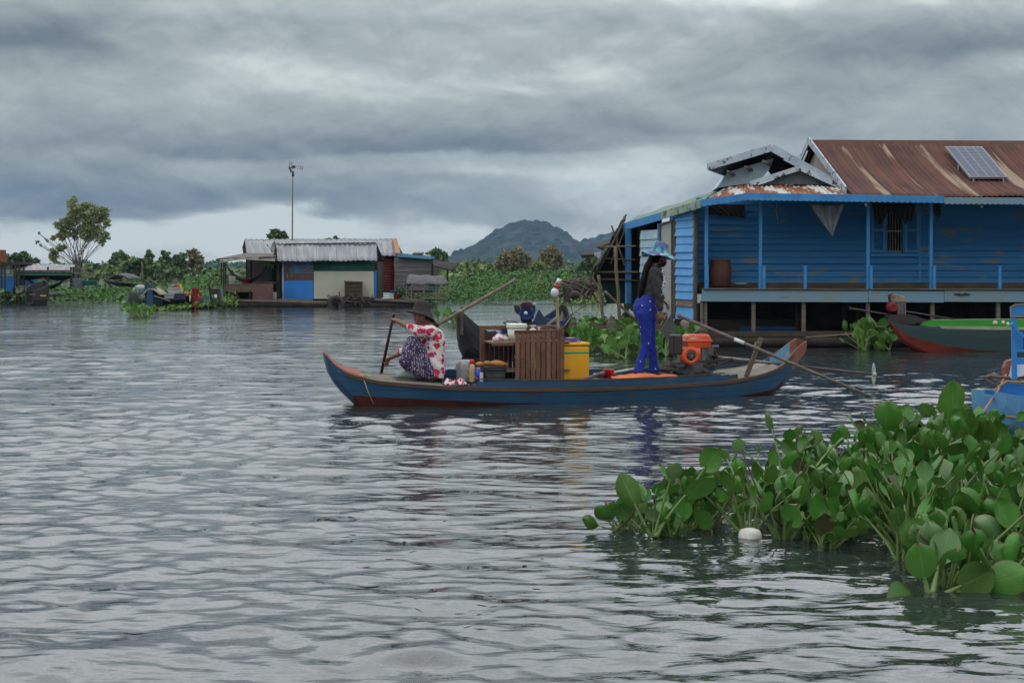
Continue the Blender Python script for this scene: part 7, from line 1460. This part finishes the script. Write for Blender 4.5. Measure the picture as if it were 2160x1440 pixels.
pot('white_bucket', 490, 599, Y1 - .5, .13, .30, cr_pl, 'white plastic bucket on the table under the hammock shelter', 'bucket', 1.08); pot('red_basin', 518, 599, Y1 - .5, .12, .12, MT['red_plastic'], 'red basin on the table beside the white bucket', 'basin', 1.2)
mb = MB(); random.seed(2)
for k in range(14): p = W(random.uniform(558, 576), random.uniform(553, 561), Y1 + .2); mb.caps(p, p + Vector((random.uniform(-.08, .08), 0, -.1)), .03, .02, 6)
tag(mb.build('banana_bunch', M('banana_green', (.10, .22, .03), (.14, .25, .04), .6, 9), smooth=True), 'bunch of green bananas hanging in the hammock shelter', 'bananas')
pot('pale_pipe', 580, 633, Y1 - .9, .07, .30, M('pale_pipe', (.33, .33, .28), None, .6), 'pale upright pipe end at the foot of the hut corner', 'pipe', 1.0)
# red drum-like object by the raft
# ---- loaded boats left of the shelter
def lboat(name, label, F, L, mats, hb=.5, zg=.45, pr=.8): return simple_boat(name, label, F, [(0, .08, pr, pr - .2, pr - .1, 0, 0), (.25, .25, pr * .8, .1, .2, 0, 0), (.8, hb * .85, zg * 1.1, -.1, .1, 0, 0), (L * .5, hb, zg, -.12, .05, 0, 0), (L - .6, hb * .9, zg * 1.05, -.1, .1, 0, 0), (L - .1, .3, pr * .7, .1, .25, 0, 0), (L, .1, pr * .75, .35, .45, 0, 0)], mats)
gh = M('grey_boat_hull', (.10, .11, .11), (.07, .08, .08), .7, 4, bump=.3); bh = M('blue_grey_hull', (.04, .09, .13), (.035, .06, .08), .7, 4, bump=.3); gn = M('teal_boat_hull', (.04, .13, .12), (.03, .09, .085), .7, 4)
YL = 52.0
lb1 = lboat('cargo_boat', 'grey boat piled with patterned cloth sacks, leftmost of the loaded boats', Frame(276, YL, 316, YL + 2.2), 2.6, [gh, gh, wood_grey, gh], .55, .42, .62)
lb2 = lboat('cargo_boat', 'blue-grey boat with a rounded cream cover, second of the loaded boats from the left', Frame(309, YL, 358, YL + 1.5), 2.2, [bh, bh, wood_grey, bh], .42, .45, .95)
mb = MB(); mb.ppoly([(309, 650), (310, 612), (322, 612), (322, 648)], YL - .2, .1); mb.build('blue_stem', M('dark_blue_stem', (.02, .05, .12), (.02, .07, .09), .6, 5), lb2)
lb3 = lboat('cargo_boat', 'low dark boat with boxes and tubs, third of the loaded boats from the left', Frame(345, YL + .5, 405, YL + 2), 2.4, [dk_hull, dk_hull, wood_grey, gh], .45, .32, .4)
lb4 = lboat('cargo_boat', 'teal and brown boat behind the red pump, fourth of the loaded boats from the left', Frame(398, YL + .5, 436, YL + 2), 2.2, [gn, wood_dark, wood_grey, wood_dark], .4, .42, .6)
def patt(t, tc, c):
    v = t.node('ShaderNodeTexVoronoi', inp={'Vector': tc, 'Scale': 6.0}); return t.ramp(t.node('ShaderNodeSeparateColor', inp={0: v.outputs[1]}).outputs[0], [(0, (.30, .29, .27)), (.3, (.10, .20, .17)), (.45, (.34, .33, .30)), (.7, (.30, .10, .07)), (.8, (.24, .23, .22))], 'CONSTANT')
ps = M('patterned_sacks', (.3, .3, .3), None, .9, extra=patt, bump=.4, bsc=8); random.seed(12)
for i, (u, v, r, lb) in enumerate(((296, 612, .26, 'patterned cloth sack on top of the leftmost loaded boat'), (288, 630, .22, 'patterned cloth sack low at the left end of the leftmost loaded boat'), (303, 626, .22, 'patterned cloth sack low at the right side of the leftmost loaded boat'))):
    mb = MB(); c = W(u, v, YL + .4); mb.ell(c, (r * 1.1, r, r * .8)); mb.ell(c + Vector((.1, .05, -.05)), (r * .8, r * .8, r * .7)); fo = thing('cloth_sack', c, lb, 'sack', 'patterned sacks on the grey boat'); fuse(mb, 'sack_body', ps, fo, .03, 2)
for a in (((284, 604), (295, 632)), ((290, 596), (298, 578))): mb = MB(); mb.tube([W(*a[0], YL), W(*a[1], YL)], .02, 6); tag(mb.build('dark_pole' if a[0][0] == 284 else 'thin_stick', wood_grey), 'dark pole leaning across the patterned sacks' if a[0][0] == 284 else 'thin stick rising behind the patterned sacks', 'pole')
mb = MB(); mb.tube([W(301, 588, YL + 2), W(299, 552, YL + 2)], .03, 6); tag(mb.build('white_tipped_pole', wood_grey), 'pale upright pole against the scrub left of the loaded boats', 'pole')
mb = MB(); mb.tube([W(311, 587, YL), W(352, 610, YL)], .03, 6); tag(mb.build('long_pole', wood_grey), 'long dark pole slanting down right above the blue-grey boat', 'pole')
mb = MB(); mb.tube([W(325, 624, YL - .6), W(359, 635, YL - .6)], .03, 6); tag(mb.build('short_oar', wood_grey), 'short pale oar lying across the blue-grey boat', 'oar')
mb = MB(); c0 = W(327, 632, YL + .3); mb.grid(lambda x, y: c0 + Vector((-.32 + .62 * x + .05 * y, (y - .5) * .9, .18 + .22 * math.sin(math.pi * x ** .8))), 16, 4); tag(mb.build('boat_cover', M('cream_cover', (.30, .27, .21), (.24, .20, .16), .8, 6), smooth=True, fix=False, solid=.04), 'arched cream cover over the second loaded boat', 'cover')
def crate(name, u0, v0, u1, v1, Y, dep, mat, label, cat='box', rim=None):
    t = thing(name, W((u0 + u1) / 2, v1, Y), label, cat); mb = MB(); mb.bx(u0, v0 + 2, u1, v1, Y, dep); mb.build('box_body', mat, t, bevel=.02); mb = MB(); mb.bx(u0 - 1, v0, u1 + 1, v0 + 2.5, Y - .02, dep + .04); mb.build('rim', rim or mat, t, bevel=.01)
crate('white_tub', 355, 607, 381, 619, YL + .5, .4, M('dirty_white_plastic', (.36, .36, .33), (.25, .25, .22), .6, 7), 'white plastic tub of goods on the third loaded boat', 'tub')
crate('pink_box', 367, 599, 379, 606, YL + .7, .3, M('salmon_box', (.35, .13, .09), None, .7), 'small salmon-pink box on top of the white tub', 'box')
crate('chequered_box', 356, 601, 366, 606, YL + .6, .25, M('bw_packets', (.4, .4, .38), (.05, .06, .05), .6, 30), 'small black and white packet on top of the white tub', 'box')
crate('orange_crate', 388, 617, 402, 624, YL + .3, .4, M('orange_crate_plastic', (.42, .20, .05), (.3, .12, .04), .6, 9), 'orange-yellow crate at the right end of the third loaded boat', 'crate')
crate('violet_bundle', 368, 619, 392, 629, YL + .3, .4, M('dark_violet_cloth', (.05, .04, .10), None, .9), 'dark violet bundle below the white tub', 'bundle')
crate('grey_bundle', 346, 620, 366, 630, YL + .2, .4, M('grey_cloth', (.20, .19, .18), None, .9), 'grey-brown bundle at the left end of the third loaded boat', 'bundle')
mb = MB(); mb.tube([W(380, 600, YL + .4), W(384, 616, YL + .4)], .04, 6); tag(mb.build('yellow_strap', M('yellow_strap', (.5, .36, .03), None, .5)), 'yellow strap hanging down beside the salmon-pink box', 'strap')
torus(W(401, 630, YL - .2), .09, .025, (1, .3, 0), M('cream_plastic', (.42, .38, .28), None, .6), 'cream_ring', 'small cream ring hanging left of the red pump', 'ring')
# red pump with funnel
c = W(412, 655, YL - .5); t = thing('red_pump', c, 'bright red pump with a wide funnel standing at the waters edge by the loaded boats', 'pump'); rp = M('bright_red_paint', (.42, .03, .025), (.33, .02, .02), .5, 9)
mb = MB(); k = YL / FPX; p0 = W(412, 655, YL - .5); mb.lathe([(3 * k, 22 * k), (4.5 * k, 27 * k), (8 * k, 46 * k), (9 * k, 47 * k), (7 * k, 44 * k), (0, 40 * k)], p0, n=18); mb.build('funnel', M('dark_red_paint', (.26, .02, .018), None, .6), t, smooth=True)
mb = MB(); mb.tube([p0, W(412, 642, YL - .5), W(413, 632, YL - .5)], .035, 8); mb.build('pipe', rp, t, smooth=True)
mb = MB(); mb.lathe([(.03, -.03), (.075, -.03), (.075, .03), (.03, .03)], W(417, 627, YL - .5), (0, 1, 0), 18); mb.tube([W(420, 627, YL - .5), W(432, 630, YL - .5)], .025, 6); mb.build('pump_wheel', rp, t, smooth=True)
mb = MB(); mb.tube([W(406, 610, YL), W(406, 645, YL)], .03, 6); mb.tube([W(440, 598, YL), W(446, 632, YL), W(448, 645, YL)], .04, 6); mb.tube([W(459, 610, YL), W(464, 640, YL)], .045, 6); tag(mb.build('mooring_stakes', wood_dark), 'dark crooked stakes standing in the plants right of the red pump', 'stakes')
E5 = thing('boat_engine', W(452, 625, YL), 'dark boat engine with a round white hub left of the hammock shelter', 'engine'); mb = MB(); mb.bx(443, 608, 462, 620, YL, .35); mb.build('engine_block', iron, E5, bevel=.03); mb = MB(); mb.ell(W(455, 625, YL - .15), (.055, .03, .07)); mb.build('hub', cr_pl, E5, smooth=True); mb = MB(); mb.bx(460, 610, 468, 636, YL + .1, .3); mb.build('casing', M('grey_casing', (.10, .12, .12), None, .7), E5, bevel=.03)
# covered grey boat in the scrub
t = thing('covered_boat', W(260, 600, 75), 'dark grey tarpaulin covered boat lying in the plants at the left', 'boat'); mb = MB(); c = W(262, 590, 75); mb.grid(lambda x, y: c + Vector(((x - .5) * 1.05, (y - .5) * 2.4, .02 + .30 * math.sin(math.pi * x) ** .6 * (.8 + .2 * math.sin(math.pi * y)))), 16, 8); mb.build('tarp', M('grey_tarp', (.10, .098, .10), None, .8), t, smooth=True, fix=False, solid=.05)
mb = MB(); mb.tube([W(222, 592, 75), W(250, 600, 75), W(290, 602, 75)], .10, 7); mb.tube([W(219, 588, 74), W(237, 606, 74)], .04, 6); mb.build('hull_edge', wood_dark, t)
# ---- shelter and sheds at the far left
Y3 = 62.0
S1 = thing('open_shelter', W(100, 640, Y3), 'low open shelter with a sagging pale metal roof and green trim at the far left', 'shelter')
px_roof('roof', W(24, 572, Y3 - 1), W(154, 573, Y3 - 1), W(158, 558, Y3 + 2), W(28, 554, Y3 + 2), grey_roof, S1)
mb = MB(); mb.bar(W(24, 571.5, Y3 - 1.05), W(152, 571, Y3 - 1.05), .07, .04, (0, 0, 1)); mb.build('rusty_edge', rust_sheet, S1)
mb = MB(); mb.bar(W(28, 577, Y3 - .9), W(152, 577.5, Y3 - .9), .14, .04, (0, 0, 1)); mb.build('green_trim', M('sea_green_trim', (.06, .20, .15), (.05, .15, .12), .7, 5), S1)
mb = MB(); mb.ppoly([(28, 580), (150, 580), (150, 588), (120, 592), (90, 586), (60, 591), (28, 588)], Y3 - .3, .1); mb.build('dark_valance', tarp_dk, S1)
for u in (32, 42, 50, 101, 150, 155): mb = MB(); mb.bar(W(u, 563, Y3 - .8), W(u, 640 if u < 60 else 606, Y3 - .8), .07, .07); mb.build('post', wood_dark, S1)
mb = MB(); mb.bar(W(154, 576, Y3 - .5), W(190, 576, Y3 - .5), .9, .06, (0, 1, 0)); mb.bar(W(160, 560, Y3), W(190, 578, Y3), .05, .05); mb.bar(W(165, 579, Y3), W(172, 605, Y3), .05, .05); mb.build('side_ledge', wood_grey, S1)
hammock('hammock', W(62, 590, Y3), W(136, 588, Y3), .35, .9, ham, 'dark hammock slung under the low open shelter at the far left')
t = thing('blue_shed', W(18, 620, Y3), 'blue walled shed with a rust-orange gable cut by the left edge', 'shed')
mb = MB(); mb.bx(-60, 583, 38, 614, Y3 - .6, 2.5); mb.build('wall', metal_blue, t); mb = MB(); mb.bx(-60, 568, 22, 577, Y3 - .65, .06); mb.build('white_strip', M('pale_violet_sheet', (.36, .38, .5), None, .7), t)
mb = MB(); mb.bx(-60, 553, 27, 558, Y3 - 1, 3); mb.build('roof', wood_dark, t); mb = MB(); mb.ppoly([(-60, 527), (8, 527), (8, 553), (-60, 553)], Y3 + 3, .3); mb.build('gable', M('rust_orange_board', (.22, .06, .03), (.16, .05, .03), .8, 3), t)
for u in (3, 10, 33, 40): mb = MB(); mb.bar(W(u, 552, Y3 - 1.2), W(u, 640, Y3 - 1.2), .08, .07); mb.build('post', wood_dark, t)
crate('grey_box', 33, 603, 45, 618, Y3 - 1.3, .5, M('concrete_grey', (.2, .2, .19), (.15, .15, .14), .9, 9), 'grey square box between the posts of the blue shed', 'box')
lb5 = simple_boat('dark_boat', 'dark boat with a high blunt bow and a yellow stripe at the left', Frame(62, 58, 112, 59.5), [(0, .2, .55, .0, .2, 0, 0), (.3, .4, .68, -.1, .2, 0, 0), (.7, .45, .82, -.1, .2, 0, 0), (.9, .3, .9, .2, .3, 0, 0), (1.0, .1, .95, .5, .6, 0, 0)], [dk_hull, dk_hull, dk_hull, dk_hull])
mb = MB(); mb.bx(85, 622, 97, 625, 57.5, .05); mb.build('yellow_stripe', M('yellow_paint', (.4, .27, .02), None, .6), lb5); mb = MB(); mb.bx(62, 619, 74, 623, 57.5, .05); mb.build('red_stripe', rust_sheet, lb5)
mb = MB(); mb.poly([W(103, 615, 57), W(123, 614, 57), W(124, 619, 57), W(103, 621, 57)], (0, .8, 0)); tag(mb.build('loose_board', plank_gr), 'pale board lying right of the dark boat at the left', 'board')
mb = MB(); random.seed(15)
for k in range(40): p = W(random.uniform(-10, 62), random.uniform(618, 640), Y3 - 1.4 + random.random()); d_ = Vector((random.uniform(-1, 1), 0, random.uniform(-.6, .8))).normalized(); mb.tube([p - d_ * .3, p + d_ * .3], .04, 5)
tag(mb.build('driftwood_pile', wood_dark), 'dark tangle of poles and driftwood under the blue shed', 'driftwood')
for (u, v, w_, h, m_, lb) in ((190, 592, .25, .2, M('teal_plastic', (.03, .2, .2), None, .6), 'teal basin in the plants right of the low open shelter'), (166, 598, .2, .4, M('pale_sack', (.3, .32, .33), (.2, .24, .26), .8, 6), 'pale sack heap under the side ledge of the low open shelter')):
    pot('plastic_basin' if u == 190 else 'pale_sack', u, v + 10, 60, w_, h, m_, lb, 'basin' if u == 190 else 'sack', 1.2)
# brushwood pile on the mat
random.seed(19); mb = MB()
for k in range(90):
    p = W(random.uniform(1198, 1262), random.uniform(596, 618), 50 + random.uniform(-1, 1)); d_ = Vector((random.uniform(-1, 1), random.uniform(-.3, .3), random.uniform(-.35, .35))).normalized(); l = random.uniform(.2, .55); mb.tube([p - d_ * l, p + Vector((0, 0, .05)), p + d_ * l], random.uniform(.02, .045), 5)
tag(mb.build('brushwood_pile', M('brush_brown', (.11, .085, .065), (.07, .055, .045), .9, 9)), 'heap of grey-brown brushwood on the floating plants left of the lean-to', 'brushwood')
mb = MB(); mb.poly([W(1186, 600, 46), W(1196, 612, 46), W(1206, 640, 46), W(1190, 636, 46)], (0, .4, 0)); mb.ell(W(1212, 622, 46), (.18, .2, .15)); tag(mb.build('dark_snag', wood_dark, smooth=False), 'dark pointed snag beside the hanging lamp, in front of the brushwood', 'snag')
mb = MB(); mb.tube([W(1130, 605, 70), W(1141, 578, 70)], .03, 6); tag(mb.build('pale_stick', bamboo), 'thin pale stick leaning in the far green mat below the hill', 'stick')
# reed debris floating in the near water
random.seed(23); deb = M('reed_debris', (.13, .07, .04), (.08, .045, .03), .7, 9)
mb = MB(); wat = bpy.data.objects['water']; bpy.context.view_layer.update()
for k in range(55):
    u, v = random.gauss(1080, 190), random.uniform(1060, 1340); Y = CH * FPX / (v - HZ); th = random.gauss(0, .35); l = random.uniform(.010, .035); p = W(u, v, Y)
    d_ = Vector((math.cos(th), math.sin(th), 0)); q = [p + d_ * l * s for s in (-1, -.5, 0, .5, 1)]
    for r in q:
        hit = wat.ray_cast(Vector((r.x, r.y, 2)), Vector((0, 0, -1))); r.z = (hit[1].z if hit[0] else 0) + .0015
    rr = random.uniform(.0008, .0016); mb.tube(q, [rr * .3, rr, rr * 1.2, rr * .8, rr * .2], 5)
tag(mb.build('floating_debris', deb), 'scattered thin brown reed bits drifting in the open water at the bottom centre', 'debris', None, 'stuff')
# ------------------------------------------------------------------ haze
def haze():
    mb = MB(); mb.box((0, 0, 74), (5700, 5700, 152)); o = mb.build('haze', None, fix=True); tag(o, kind='stuff'); o['label'] = 'thin bluish damp air that fades the distant hill'
    o.data.materials.clear(); m = bpy.data.materials.new('humid_air'); m.use_nodes = True; t = NT(m.node_tree); m.node_tree.nodes.clear(); out = t.node('ShaderNodeOutputMaterial'); v = t.node('ShaderNodeVolumePrincipled')
    v.inputs['Color'].default_value = (.32, .53, .84, 1); v.inputs['Density'].default_value = .00013; v.inputs['Anisotropy'].default_value = 0; t.l.new(v.outputs[0], out.inputs['Volume']); o.data.materials.append(m)
HAZE = True
if HAZE: haze()
